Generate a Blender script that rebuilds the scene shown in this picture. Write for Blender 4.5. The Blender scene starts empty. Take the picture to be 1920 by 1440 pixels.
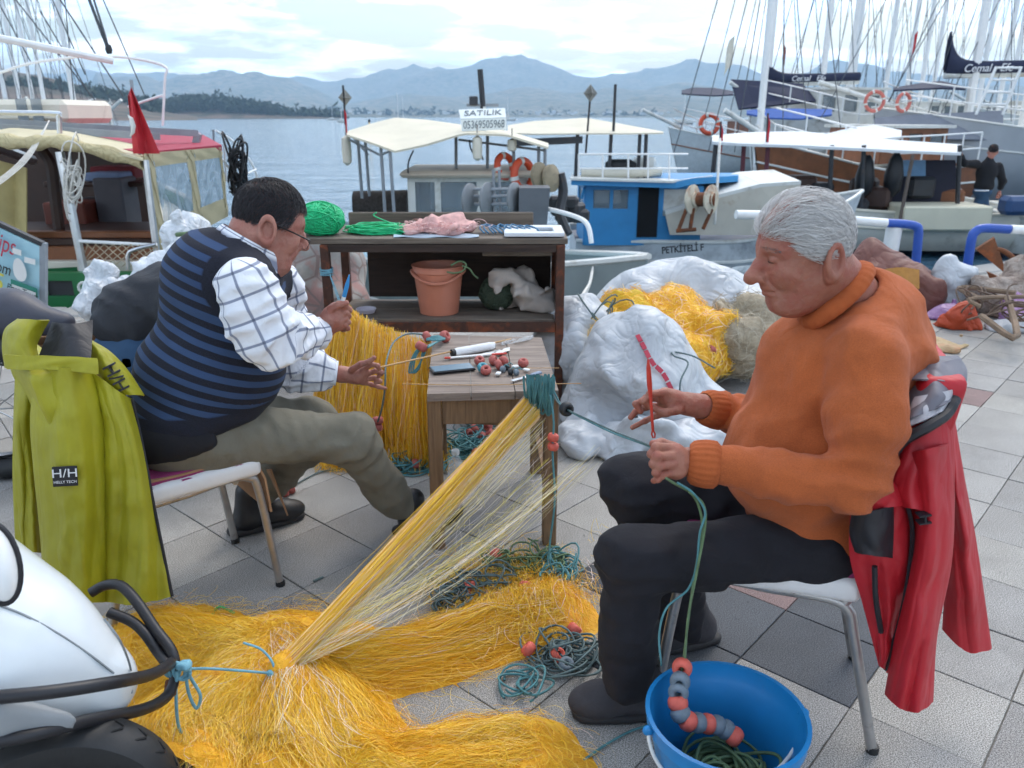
import bpy, math, random
import numpy as np
from mathutils import Vector, Matrix
random.seed(7); RS = np.random.RandomState(11)
C = bpy.context.scene.collection
SC = bpy.context.scene
# ------------------------------------------------------------------ camera, sky, sun, exposure
H, F = 1.40, 1507.0                      # eye height (m), focal length in pixels of a 1920 wide picture
PITCH = math.atan(502 / F)
cam_d = bpy.data.cameras.new('camera'); cam = bpy.data.objects.new('camera', cam_d); C.objects.link(cam)
cam.location = (0, 0, H); cam.rotation_euler = (math.pi / 2 - PITCH, 0, 0)
cam_d.sensor_width = 36.0; cam_d.lens = 36.0 * F / 1920; cam_d.clip_start = 0.05; cam_d.clip_end = 40000
cam_d.dof.use_dof = True; cam_d.dof.focus_distance = 2.2; cam_d.dof.aperture_fstop = 5.6
SC.camera = cam
SUN_EL, SUN_AZ = math.radians(52), math.radians(25)     # azimuth measured from +Y (view direction) to +X
world = bpy.data.worlds.new('World'); SC.world = world; world.use_nodes = True
def build_world():
 nt = world.node_tree; N = nt.nodes; L = nt.links; N.clear()
 out = N.new('ShaderNodeOutputWorld')
 sky = N.new('ShaderNodeTexSky'); sky.sky_type = 'NISHITA'; sky.sun_disc = False
 sky.sun_elevation = SUN_EL; sky.sun_rotation = SUN_AZ; sky.air_density = 1.2; sky.dust_density = 2.0
 b1 = N.new('ShaderNodeBackground'); b1.inputs[1].default_value = 0.15; L.new(sky.outputs[0], b1.inputs[0])
 tc = N.new('ShaderNodeTexCoord')
 sep = N.new('ShaderNodeSeparateXYZ'); L.new(tc.outputs['Generated'], sep.inputs[0])
 # project the view direction on a cloud layer: (x, y) / (z + 0.12)
 add = N.new('ShaderNodeMath'); add.operation = 'ADD'; add.inputs[1].default_value = 0.13
 mx = N.new('ShaderNodeMath'); mx.operation = 'MAXIMUM'; mx.inputs[1].default_value = 0.0
 L.new(sep.outputs[2], mx.inputs[0]); L.new(mx.outputs[0], add.inputs[0])
 dx = N.new('ShaderNodeMath'); dx.operation = 'DIVIDE'; L.new(sep.outputs[0], dx.inputs[0]); L.new(add.outputs[0], dx.inputs[1])
 dy = N.new('ShaderNodeMath'); dy.operation = 'DIVIDE'; L.new(sep.outputs[1], dy.inputs[0]); L.new(add.outputs[0], dy.inputs[1])
 comb = N.new('ShaderNodeCombineXYZ'); L.new(dx.outputs[0], comb.inputs[0]); L.new(dy.outputs[0], comb.inputs[1])
 n1 = N.new('ShaderNodeTexNoise'); n1.inputs['Scale'].default_value = 1.3; n1.inputs['Detail'].default_value = 7; n1.inputs['Roughness'].default_value = 0.55
 mp = N.new('ShaderNodeMapping'); mp.inputs['Location'].default_value = (0.4, 2.2, 0); L.new(comb.outputs[0], mp.inputs[0]); L.new(mp.outputs[0], n1.inputs['Vector'])
 r1 = N.new('ShaderNodeValToRGB'); r1.color_ramp.elements[0].position = 0.46; r1.color_ramp.elements[1].position = 0.57
 r1.color_ramp.elements[0].color = (0.06, 0.06, 0.06, 1); L.new(n1.outputs[0], r1.inputs[0])
 n2 = N.new('ShaderNodeTexNoise'); n2.inputs['Scale'].default_value = 1.7; n2.inputs['Detail'].default_value = 6
 mp2 = N.new('ShaderNodeMapping'); mp2.inputs['Location'].default_value = (7.7, 4.2, 0); L.new(comb.outputs[0], mp2.inputs[0]); L.new(mp2.outputs[0], n2.inputs['Vector'])
 r2 = N.new('ShaderNodeValToRGB')
 r2.color_ramp.elements[0].position = 0.36; r2.color_ramp.elements[0].color = (0.55, 0.72, 0.95, 1)
 r2.color_ramp.elements[1].position = 0.62; r2.color_ramp.elements[1].color = (1.0, 1.02, 1.04, 1)
 L.new(n2.outputs[0], r2.inputs[0])
 b2 = N.new('ShaderNodeBackground'); b2.inputs[1].default_value = 2.2; L.new(r2.outputs[0], b2.inputs[0])
 ms = N.new('ShaderNodeMixShader'); L.new(r1.outputs[0], ms.inputs[0]); L.new(b1.outputs[0], ms.inputs[1]); L.new(b2.outputs[0], ms.inputs[2])
 L.new(ms.outputs[0], out.inputs[0])
build_world()
sun_d = bpy.data.lights.new('sun', 'SUN'); sun_d.energy = 1.2; sun_d.angle = math.radians(24); sun_d.color = (1.0, 0.94, 0.86)
sun = bpy.data.objects.new('sun', sun_d); C.objects.link(sun)
_sd = Vector((math.sin(SUN_AZ) * math.cos(SUN_EL), math.cos(SUN_AZ) * math.cos(SUN_EL), math.sin(SUN_EL)))
sun.rotation_euler = _sd.to_track_quat('Z', 'Y').to_euler()
vs = SC.view_settings; vs.view_transform = 'Standard'; vs.look = 'None'; vs.exposure = 0.28; vs.gamma = 1.0; vs.use_curve_mapping = False
SC.cycles.volume_bounces = 3; SC.cycles.max_bounces = 6; SC.cycles.diffuse_bounces = 3; SC.cycles.glossy_bounces = 3; SC.cycles.use_adaptive_sampling = True; SC.cycles.adaptive_threshold = 0.035; SC.cycles.transparent_max_bounces = 24
SC.cycles.use_denoising = True
# ------------------------------------------------------------------ picture to place
_cp, _sp = math.cos(PITCH), math.sin(PITCH)
def ray(px, py):
 u = (px - 960) / F; v = (720 - py) / F
 return np.array([u, _cp + v * _sp, -_sp + v * _cp])
def W(px, py, Y):
 d = ray(px, py); return d * (Y / d[1]) + np.array([0, 0, H])
def G(px, py, z=0.0):
 d = ray(px, py); return d * ((z - H) / d[2]) + np.array([0, 0, H])
def PXM(px, py, Y):                       # metres per picture pixel at that place
 d = ray(px, py); return (Y / d[1]) / F
# ------------------------------------------------------------------ mesh helpers
def lin(h):
 h = h.lstrip('#'); o = []
 for i in (0, 2, 4):
  c = int(h[i:i + 2], 16) / 255; o.append(c / 12.92 if c <= 0.04045 else ((c + 0.055) / 1.055) ** 2.4)
 return tuple(o)
def nrm(v):
 v = np.asarray(v, float); return v / (np.linalg.norm(v) + 1e-12)
def fast_mesh(name, V, Q):
 """V (n,3); Q: array (m,3|4) or list of faces"""
 me = bpy.data.meshes.new(name); V = np.asarray(V, np.float32)
 if isinstance(Q, np.ndarray):
  m, k = Q.shape
  me.vertices.add(len(V)); me.vertices.foreach_set('co', V.ravel())
  me.loops.add(m * k); me.loops.foreach_set('vertex_index', Q.ravel().astype(np.int32))
  me.polygons.add(m); me.polygons.foreach_set('loop_start', np.arange(0, m * k, k, dtype=np.int32))
  try: me.polygons.foreach_set('loop_total', np.full(m, k, dtype=np.int32))
  except Exception: pass
  me.update(calc_edges=True)
 else:
  me.from_pydata([tuple(map(float, v)) for v in V], [], [tuple(map(int, f)) for f in Q]); me.update()
 return me
def smooth(me, on=True):
 me.polygons.foreach_set('use_smooth', np.full(len(me.polygons), on, dtype=bool)); me.update()
def attr(me, name, vals):
 a = me.attributes.new(name, 'FLOAT', 'POINT'); a.data.foreach_set('value', np.asarray(vals, np.float32).ravel())
def link(name, me, mat=None, parent=None):
 o = bpy.data.objects.new(name, me); C.objects.link(o)
 if mat is not None:
  for m in (mat if isinstance(mat, (list, tuple)) else [mat]): me.materials.append(m)
 if parent is not None:
  o.parent = parent; o.matrix_parent_inverse = parent.matrix_basis.inverted()
 return o
def tag(o, label, cat, group=None, kind=None):
 if label: o['label'] = label
 if cat: o['category'] = cat
 if group: o['group'] = group
 if kind: o['kind'] = kind
 return o
def thing(name, label, cat, loc=(0, 0, 0), group=None):
 o = bpy.data.objects.new(name, None); C.objects.link(o); o.empty_display_size = 0.1
 o.location = tuple(float(x) for x in loc); return tag(o, label, cat, group)
def ramp_at(pts, n):
 """resample a polyline as a Catmull-Rom spline with n points"""
 P = np.asarray(pts, float)
 if len(P) < 3: return np.array([P[0] + (P[-1] - P[0]) * t for t in np.linspace(0, 1, n)])
 Q = np.vstack([2 * P[0] - P[1], P, 2 * P[-1] - P[-2]]); m = len(P) - 1; out = []
 for s in np.linspace(0, m, n):
  i = min(int(s), m - 1); t = s - i; a, b, c, d = Q[i], Q[i + 1], Q[i + 2], Q[i + 3]
  out.append(0.5 * ((2 * b) + (c - a) * t + (2 * a - 5 * b + 4 * c - d) * t * t + (3 * b - a - 3 * c + d) * t ** 3))
 return np.array(out)
def frames(P):
 P = np.asarray(P, float); T = np.gradient(P, axis=0); T /= (np.linalg.norm(T, axis=1)[:, None] + 1e-9)
 up = np.array([0, 0, 1.0]) if abs(T[0][2]) < 0.9 else np.array([1.0, 0, 0])
 Nn = np.zeros_like(P); b = nrm(np.cross(T[0], up)); Nn[0] = nrm(np.cross(b, T[0]))
 for i in range(1, len(P)):
  n = Nn[i - 1] - T[i] * np.dot(Nn[i - 1], T[i]); Nn[i] = nrm(n)
 return T, Nn, np.cross(T, Nn)
class MB:
 def __init__(s): s.V = []; s.Fc = []; s.n = 0; s.mi = []
 def add(s, V, Fs, m=0):
  V = np.asarray(V, float); s.V.append(V); s.Fc += [tuple(i + s.n for i in f) for f in Fs]; s.mi += [m] * len(Fs); s.n += len(V); return s
 def box(s, c, size, R=None, m=0, bev=0.0):
  sx, sy, sz = [x / 2 for x in size]
  V = np.array([[x, y, z] for x in (-sx, sx) for y in (-sy, sy) for z in (-sz, sz)])
  Fs = [(0, 1, 3, 2), (4, 6, 7, 5), (0, 4, 5, 1), (2, 3, 7, 6), (0, 2, 6, 4), (1, 5, 7, 3)]
  if bev > 0:                      # chamfered box: 24 corner vertices
   b = min(bev, 0.45 * min(size)); V = []; ix = {}
   for x in (-1, 1):
    for y in (-1, 1):
     for z in (-1, 1):
      for ax in range(3):
       p = np.array([x * sx, y * sy, z * sz]); sg = (x, y, z)
       for k in range(3):
        if k != ax: p[k] -= sg[k] * b
       ix[(x, y, z, ax)] = len(V); V.append(p)
   Fs = []
   for ax in range(3):
    o1, o2 = (ax + 1) % 3, (ax + 2) % 3
    for sg in (-1, 1):
     q = []
     for a, bb in ((-1, -1), (1, -1), (1, 1), (-1, 1)):
      k = [0, 0, 0]; k[ax] = sg; k[o1] = a; k[o2] = bb; q.append(ix[(*k, ax)])
     Fs.append(tuple(q if sg > 0 else q[::-1]))
   for ax in range(3):          # edges along ax
    o1, o2 = (ax + 1) % 3, (ax + 2) % 3
    for a in (-1, 1):
     for bb in (-1, 1):
      k0 = [0, 0, 0]; k0[o1] = a; k0[o2] = bb; k1 = list(k0); k0[ax] = -1; k1[ax] = 1
      q = [ix[(*k0, o1)], ix[(*k1, o1)], ix[(*k1, o2)], ix[(*k0, o2)]]
      Fs.append(tuple(q if a * bb < 0 else q[::-1]))
   for x in (-1, 1):
    for y in (-1, 1):
     for z in (-1, 1):
      q = [ix[(x, y, z, a)] for a in range(3)]
      Fs.append(tuple(q if x * y * z > 0 else q[::-1]))
   V = np.array(V)
  if R is not None: V = V @ np.asarray(R, float).T
  return s.add(V + np.asarray(c, float), Fs, m)
 def bar(s, a, b, w, h, up=(0, 0, 1), m=0, bev=0.0):
  a, b = np.asarray(a, float), np.asarray(b, float); t = nrm(b - a); up = np.asarray(up, float)
  if abs(np.dot(t, nrm(up))) > 0.98: up = np.array([0, 1.0, 0])
  sd = nrm(np.cross(up, t)); u = np.cross(t, sd)
  return s.box((a + b) / 2, (np.linalg.norm(b - a), w, h), np.stack([t, sd, u], 1), m, bev)
 def tube(s, pts, r, n=6, m=0, caps=True, closed=False):
  P = np.asarray(pts, float); k = len(P); r = np.broadcast_to(np.asarray(r, float), (k,))
  T, A, B = frames(P); an = np.linspace(0, 2 * math.pi, n, endpoint=False)
  V = (P[:, None, :] + r[:, None, None] * (np.cos(an)[None, :, None] * A[:, None, :] + np.sin(an)[None, :, None] * B[:, None, :])).reshape(-1, 3)
  Fs = []
  for i in range(k - 1 + (1 if closed else 0)):
   j = (i + 1) % k
   for q in range(n):
    q2 = (q + 1) % n; Fs.append((i * n + q, i * n + q2, j * n + q2, j * n + q))
  if caps and not closed: Fs.append(tuple(range(n))[::-1]); Fs.append(tuple((k - 1) * n + q for q in range(n)))
  return s.add(V, Fs, m)
 def lathe(s, prof, n=24, c=(0, 0, 0), ax=(0, 0, 1), m=0, caps=True):
  ax = nrm(ax); t = np.array([1.0, 0, 0]) if abs(ax[0]) < 0.9 else np.array([0, 1.0, 0])
  A = nrm(np.cross(ax, t)); B = np.cross(ax, A); an = np.linspace(0, 2 * math.pi, n, endpoint=False)
  V = np.array([np.asarray(c, float) + ax * z + r * (math.cos(t_) * A + math.sin(t_) * B) for r, z in prof for t_ in an]); Fs = []
  for i in range(len(prof) - 1):
   for q in range(n):
    q2 = (q + 1) % n; Fs.append((i * n + q, i * n + q2, (i + 1) * n + q2, (i + 1) * n + q))
  if caps:
   if prof[0][0] > 1e-5: Fs.append(tuple(range(n))[::-1])
   if prof[-1][0] > 1e-5: Fs.append(tuple((len(prof) - 1) * n + q for q in range(n)))
  return s.add(V, Fs, m)
 def sheet(s, P, th=0.0, m=0, closed_u=False):
  """P (nu,nv,3) grid of points; th > 0 gives it thickness along its normals"""
  P = np.asarray(P, float); nu, nv = P.shape[:2]
  Fs = [(i * nv + j, i * nv + j + 1, ((i + 1) % nu) * nv + j + 1, ((i + 1) % nu) * nv + j) for i in range(nu - (0 if closed_u else 1)) for j in range(nv - 1)]
  if th <= 0: return s.add(P.reshape(-1, 3), Fs, m)
  du = np.gradient(P, axis=0); dv = np.gradient(P, axis=1); Nn = np.cross(du, dv); Nn /= (np.linalg.norm(Nn, axis=2)[..., None] + 1e-9)
  V = np.vstack([(P + Nn * th / 2).reshape(-1, 3), (P - Nn * th / 2).reshape(-1, 3)]); o = nu * nv
  Fs = [f[::-1] for f in Fs] + [tuple(i + o for i in f) for f in Fs]
  b = [i * nv for i in range(nu)] + [(nu - 1) * nv + j for j in range(1, nv)] + [i * nv + nv - 1 for i in range(nu - 2, -1, -1)] + [j for j in range(nv - 2, 0, -1)]
  if closed_u: b = []
  for i in range(len(b)):
   a, c = b[i], b[(i + 1) % len(b)]; Fs.append((a, c, c + o, a + o))
  return s.add(V, Fs, m)
 def ell(s, c, r, nu=16, nv=10, R=None, m=0):
  V = []; Fs = []
  for i in range(nv + 1):
   th = math.pi * i / nv
   for j in range(nu):
    ph = 2 * math.pi * j / nu; V.append((math.sin(th) * math.cos(ph) * r[0], math.sin(th) * math.sin(ph) * r[1], math.cos(th) * r[2]))
  for i in range(nv):
   for j in range(nu): Fs.append((i * nu + j, (i + 1) * nu + j, (i + 1) * nu + (j + 1) % nu, i * nu + (j + 1) % nu))
  V = np.array(V)
  if R is not None: V = V @ np.asarray(R).T
  return s.add(V + np.asarray(c, float), Fs, m)
 def poly(s, pts, th=0.0, nrm_=None, m=0):
  """flat polygon with thickness along nrm_"""
  P = np.asarray(pts, float); k = len(P)
  if th <= 0: return s.add(P, [tuple(range(k))], m)
  n = nrm(nrm_ if nrm_ is not None else np.cross(P[1] - P[0], P[2] - P[0]))
  V = np.vstack([P - n * th / 2, P + n * th / 2])
  return s.add(V, [tuple(range(k))[::-1], tuple(range(k, 2 * k))] + [(i, (i + 1) % k, (i + 1) % k + k, i + k) for i in range(k)], m)
 def build(s, name, mat=None, parent=None, sm=True, flat_deg=None):
  me = fast_mesh(name, np.vstack(s.V), s.Fc)
  me.validate()
  smooth(me, sm)
  if isinstance(mat, (list, tuple)) and len(mat) > 1 and len(s.mi) == len(me.polygons): me.polygons.foreach_set('material_index', s.mi)
  o = link(name, me, mat, parent)
  if sm:
   try: me.set_sharp_from_angle(angle=math.radians(flat_deg or 40))
   except Exception: pass
  return o
def strands(name, P, r, mat, parent=None, tint=None, sides=3):
 """P (n,k,3) polylines -> one mesh of thin tubes; sides=2 gives crossed flat ribbons' cheap cousin"""
 P = np.asarray(P, np.float32); n, k, _ = P.shape
 T = np.gradient(P, axis=1); T /= (np.linalg.norm(T, axis=2)[..., None] + 1e-9)
 ref = RS.normal(size=(n, 1, 3)); A = np.cross(T, ref); A /= (np.linalg.norm(A, axis=2)[..., None] + 1e-9); B = np.cross(T, A)
 r = np.broadcast_to(np.asarray(r, np.float32).reshape(-1, 1, 1, 1) if np.ndim(r) else np.float32(r), (n, 1, 1, 1))
 an = np.linspace(0, 2 * math.pi, sides, endpoint=False).astype(np.float32)
 V = P[:, :, None, :] + r * (np.cos(an)[None, None, :, None] * A[:, :, None, :] + np.sin(an)[None, None, :, None] * B[:, :, None, :])
 base = (np.arange(n)[:, None, None] * k * sides + np.arange(k - 1)[None, :, None] * sides)
 q = np.arange(sides if sides > 2 else 1)[None, None, :]; q2 = (q + 1) % sides
 Q = np.stack([base + q, base + q2, base + sides + q2, base + sides + q], -1).reshape(-1, 4)
 me = fast_mesh(name, V.reshape(-1, 3), Q); smooth(me)
 if tint is not None: attr(me, 'tint', np.repeat(np.asarray(tint, np.float32), k * sides))
 return link(name, me, mat, parent)
# ------------------------------------------------------------------ value noise
_LAT = np.random.RandomState(3).rand(32, 32, 32).astype(np.float32)
def vnoise(P, sc=1.0, seed=0):
 P = np.asarray(P, np.float32) * sc + seed * 7.31; i = np.floor(P).astype(np.int32); f = P - i; f = f * f * (3 - 2 * f)
 x, y, z = i[..., 0] & 31, i[..., 1] & 31, i[..., 2] & 31; X, Y, Z = (x + 1) & 31, (y + 1) & 31, (z + 1) & 31
 fx, fy, fz = f[..., 0], f[..., 1], f[..., 2]
 a = _LAT[x, y, z] * (1 - fx) + _LAT[X, y, z] * fx; b = _LAT[x, Y, z] * (1 - fx) + _LAT[X, Y, z] * fx
 c = _LAT[x, y, Z] * (1 - fx) + _LAT[X, y, Z] * fx; d = _LAT[x, Y, Z] * (1 - fx) + _LAT[X, Y, Z] * fx
 return (a * (1 - fy) + b * fy) * (1 - fz) + (c * (1 - fy) + d * fy) * fz - 0.5
def fbm(P, sc=1.0, seed=0, o=4):
 s = 0; a = 1.0
 for i in range(o): s = s + a * vnoise(P, sc * 2 ** i, seed + i); a *= 0.5
 return s
# ------------------------------------------------------------------ distance fields and surface nets (bodies, clothes, sacks)
_RF = np.linalg.qr(np.random.RandomState(2).normal(size=(3, 3)))[0].astype(np.float32)
def facet(P, sc, amp, seed=0, no=3):
 """piecewise linear noise: flat facets meeting in creases, as in crumpled sheet"""
 out = 0
 for o, a in ((1.0, 1.0), (2.3, 0.5), (5.1, 0.2))[:no]:
  Q = (np.asarray(P, np.float32) @ _RF) * sc * o + seed * 5.17 + o; Q = Q + 0.35 * np.sin(Q[..., [1, 2, 0]] * 1.3); i = np.floor(Q).astype(np.int32); f = Q - i; fx, fy, fz = f[..., 0], f[..., 1], f[..., 2]
  L = lambda a_, b_, c_: _LAT[(i[..., 0] + a_) & 31, (i[..., 1] + b_) & 31, (i[..., 2] + c_) & 31]
  e = (L(0, 0, 0) * (1 - fx) + L(1, 0, 0) * fx) * (1 - fy) + (L(0, 1, 0) * (1 - fx) + L(1, 1, 0) * fx) * fy; g = (L(0, 0, 1) * (1 - fx) + L(1, 0, 1) * fx) * (1 - fy) + (L(0, 1, 1) * (1 - fx) + L(1, 1, 1) * fx) * fy
  out = out + a * (e * (1 - fz) + g * fz - 0.5)
 return amp * out
def smin(a, b, k):
 if k <= 0: return np.minimum(a, b)
 h = np.maximum(k - np.abs(a - b), 0) / k; return np.minimum(a, b) - h * h * k * 0.25
def smax(a, b, k): return -smin(-a, -b, k)
def d_ell(P, c, r, R=None):
 q = P - np.asarray(c, np.float32)
 if R is not None: q = q @ np.asarray(R, np.float32)
 r = np.asarray(r, np.float32); k0 = np.linalg.norm(q / r, axis=-1); k1 = np.linalg.norm(q / (r * r), axis=-1) + 1e-9
 return k0 * (k0 - 1) / k1
def d_cap(P, a, b, ra, rb=None):
 a = np.asarray(a, np.float32); b = np.asarray(b, np.float32); rb = ra if rb is None else rb
 ab = b - a; t = np.clip(((P - a) @ ab) / (np.dot(ab, ab) + 1e-9), 0, 1)
 return np.linalg.norm(P - a - t[..., None] * ab, axis=-1) - (ra + (rb - ra) * t)
def d_chain(P, pts, rs, k=0.01):
 d = None
 for i in range(len(pts) - 1):
  e = d_cap(P, pts[i], pts[i + 1], rs[i], rs[i + 1]); d = e if d is None else smin(d, e, k)
 return d
def d_plane(P, c, n): return (P - np.asarray(c, np.float32)) @ np.asarray(nrm(n), np.float32)
def polymesh(fn, lo, hi, h):
 """surface nets over fn in the box lo..hi with cell h -> (V, Q)"""
 lo = np.asarray(lo, float); hi = np.asarray(hi, float); n = np.ceil((hi - lo) / h).astype(int) + 1
 ax = [np.float32(lo[i]) + np.float32(h) * np.arange(n[i], dtype=np.float32) for i in range(3)]
 S = np.empty(n, np.float32); st = max(1, int(400000 / (n[1] * n[2])))
 for i in range(0, n[0], st):
  X, Y, Z = np.meshgrid(ax[0][i:i + st], ax[1], ax[2], indexing='ij'); S[i:i + st] = fn(np.stack([X, Y, Z], -1))
 I = S < 0; c = np.zeros(n - 1, np.int8)
 for a in (0, 1):
  for b in (0, 1):
   for d in (0, 1): c += I[a:n[0] - 1 + a, b:n[1] - 1 + b, d:n[2] - 1 + d]
 act = (c > 0) & (c < 8); idx = -np.ones(n - 1, np.int64); A = np.argwhere(act); idx[act] = np.arange(len(A))
 acc = np.zeros((len(A), 3)); cnt = np.zeros(len(A)); co = [np.array(v) for v in [(0, 0, 0), (1, 0, 0), (0, 1, 0), (1, 1, 0), (0, 0, 1), (1, 0, 1), (0, 1, 1), (1, 1, 1)]]
 for u, v in ((0, 1), (2, 3), (4, 5), (6, 7), (0, 2), (1, 3), (4, 6), (5, 7), (0, 4), (1, 5), (2, 6), (3, 7)):
  pu, pv = A + co[u], A + co[v]; su, sv = S[tuple(pu.T)], S[tuple(pv.T)]; m = (su < 0) != (sv < 0)
  t = (su / (su - sv + 1e-20))[m][:, None]; acc[m] += pu[m] + t * (pv[m] - pu[m]); cnt[m] += 1
 V = lo + h * acc / np.maximum(cnt, 1)[:, None]; Qs = []
 for axn in range(3):
  sl0 = [slice(None)] * 3; sl1 = [slice(None)] * 3; sl0[axn] = slice(0, -1); sl1[axn] = slice(1, None)
  ch = I[tuple(sl0)] != I[tuple(sl1)]; E = np.argwhere(ch); o1, o2 = (axn + 1) % 3, (axn + 2) % 3
  E = E[(E[:, o1] > 0) & (E[:, o2] > 0) & (E[:, o1] < n[o1] - 1) & (E[:, o2] < n[o2] - 1)]
  if not len(E): continue
  e1 = np.zeros(3, int); e1[o1] = 1; e2 = np.zeros(3, int); e2[o2] = 1
  q = np.stack([idx[tuple((E - e1 - e2).T)], idx[tuple((E - e2).T)], idx[tuple(E.T)], idx[tuple((E - e1).T)]], 1)
  fl = ~I[tuple(E.T)]; q[fl] = q[fl][:, ::-1]; Qs.append(q)
 Q = np.vstack(Qs) if Qs else np.zeros((0, 4), int)
 return V, Q[(Q >= 0).all(1)]
def relaxed(V, Q, times=1, w=0.5):
 """light smoothing of the cells"""
 A = np.concatenate([Q[:, a] for a in range(4)] * 2); B = np.concatenate([Q[:, (a + 1) % 4] for a in range(4)] + [Q[:, (a - 1) % 4] for a in range(4)]); cn = np.maximum(np.bincount(A, minlength=len(V)), 1)
 for _ in range(times):
  acc = np.stack([np.bincount(A, weights=V[B, k], minlength=len(V)) for k in range(3)], 1); V = (1 - w) * V + w * acc / cn[:, None]
 return V
def blob(name, fn, lo, hi, h, mat, parent=None, attrs=None, relax=1):
 V, Q = polymesh(fn, lo, hi, h)
 V = relaxed(V, Q, relax)
 me = fast_mesh(name, V, Q); smooth(me)
 for k, f in (attrs or {}).items(): attr(me, k, f(V.astype(np.float32)))
 return link(name, me, mat, parent)
# ------------------------------------------------------------------ materials
class NT:
 def __init__(s, name):
  s.m = bpy.data.materials.new(name); s.m.use_nodes = True; s.t = s.m.node_tree; s.N = s.t.nodes; s.L = s.t.links
  s.b = s.N['Principled BSDF']; s.tc = s.N.new('ShaderNodeTexCoord')
 def n(s, t, **kw):
  x = s.N.new(t)
  for k, v in kw.items():
   if k in x.inputs: x.inputs[k].default_value = v
   else: setattr(x, k, v)
  return x
 def vec(s, co='Object', scale=(1, 1, 1), rot=(0, 0, 0)):
  mp = s.n('ShaderNodeMapping'); mp.inputs['Scale'].default_value = scale; mp.inputs['Rotation'].default_value = rot
  s.L.new(s.tc.outputs[co], mp.inputs[0]); return mp.outputs[0]
 def noise(s, scale=5, detail=4, rough=0.55, vec=None, dist=0.0):
  x = s.n('ShaderNodeTexNoise', Scale=scale, Detail=detail, Roughness=rough, Distortion=dist)
  s.L.new(vec if vec is not None else s.tc.outputs['Object'], x.inputs['Vector']); return x.outputs['Fac']
 def attr(s, name): x = s.n('ShaderNodeAttribute'); x.attribute_name = name; return x.outputs['Fac']
 def ramp(s, fac, stops, interp='LINEAR'):
  x = s.n('ShaderNodeValToRGB'); r = x.color_ramp; r.interpolation = interp
  while len(r.elements) < len(stops): r.elements.new(0.5)
  for e, (p, c) in zip(r.elements, stops): e.position = p; e.color = (*c[:3], 1) if len(c) < 4 else c
  s.L.new(fac, x.inputs[0]); return x.outputs[0]
 def mix(s, fac, a, b, mode='MIX'):
  x = s.n('ShaderNodeMix', data_type='RGBA', blend_type=mode)
  for i, v in ((0, fac), (6, a), (7, b)):
   if hasattr(v, 'is_linked') or isinstance(v, bpy.types.NodeSocket): s.L.new(v, x.inputs[i])
   else: x.inputs[i].default_value = v if i == 0 else (*v[:3], 1)
  return x.outputs[2]
 def math(s, op, a, b=0.0, c=None):
  x = s.n('ShaderNodeMath', operation=op)
  for i, v in enumerate([a, b] + ([c] if c is not None else [])):
   if isinstance(v, bpy.types.NodeSocket): s.L.new(v, x.inputs[i])
   else: x.inputs[i].default_value = v
  return x.outputs[0]
 def bump(s, h, st=0.3, dist=0.01):
  x = s.n('ShaderNodeBump', Strength=st, Distance=dist); s.L.new(h, x.inputs['Height'])
  if s.b.inputs['Normal'].is_linked: s.L.new(s.b.inputs['Normal'].links[0].from_socket, x.inputs['Normal'])
  s.L.new(x.outputs[0], s.b.inputs['Normal'])
 def col(s, c):
  if isinstance(c, bpy.types.NodeSocket): s.L.new(c, s.b.inputs['Base Color'])
  else: s.b.inputs['Base Color'].default_value = (*c[:3], 1)
 def set(s, **kw):
  for k, v in kw.items():
   k = k.replace('_', ' ')
   if isinstance(v, bpy.types.NodeSocket): s.L.new(v, s.b.inputs[k])
   else: s.b.inputs[k].default_value = v
  return s
_MC = {}
def M(name, c, rough=0.6, var=0.15, scale=8.0, bump=0.15, bscale=60.0, metal=0.0, dirt=None, dirt_amt=0.35, bdist=0.004, **kw):
 """plain painted / woven / plastic material with uneven colour, wear and fine relief"""
 if name in _MC: return _MC[name]
 if isinstance(c, str): c = lin(c)
 t = NT(name); a = tuple(x * (1 - var) for x in c); b = tuple(min(1, x * (1 + var)) for x in c)
 base = t.ramp(t.noise(scale, 5, 0.6), [(0.3, a), (0.7, b)])
 if dirt is not None:
  if isinstance(dirt, str): dirt = lin(dirt)
  f = t.ramp(t.noise(scale * 0.6, 8, 0.7, dist=0.4), [(0.72 - dirt_amt * 0.5, (0, 0, 0)), (0.86 - dirt_amt * 0.4, (1, 1, 1))]); base = t.mix(f, base, dirt)
 t.col(base); t.set(Roughness=rough, Metallic=metal)
 if bump > 0: t.bump(t.noise(bscale, 4, 0.6), bump, bdist)
 for k, v in kw.items(): t.set(**{k: v})
 _MC[name] = t.m; return t.m
def net_mat(name, stops, rough=0.45, trans=0.0):
 t = NT(name); t.col(t.ramp(t.attr('tint'), stops)); t.set(Roughness=rough)
 if trans: t.set(Subsurface_Weight=trans); t.b.inputs['Subsurface Radius'].default_value = (0.01, 0.008, 0.003)
 return t.m
YEL = [(0.0, lin('#dc9610')), (0.25, lin('#f0b01a')), (0.55, lin('#f8c42a')), (0.8, lin('#fad850')), (0.93, lin('#f3c9a0')), (1.0, lin('#f4dcd0'))]
M_NET = net_mat('yellow_net_twine', YEL)
M_NETPALE = net_mat('pale_net_twine', [(0.0, lin('#d9b526')), (0.35, lin('#e6d455')), (0.55, lin('#e8dfb0')), (0.8, lin('#efdfd6')), (1, lin('#f7efec'))])
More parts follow.
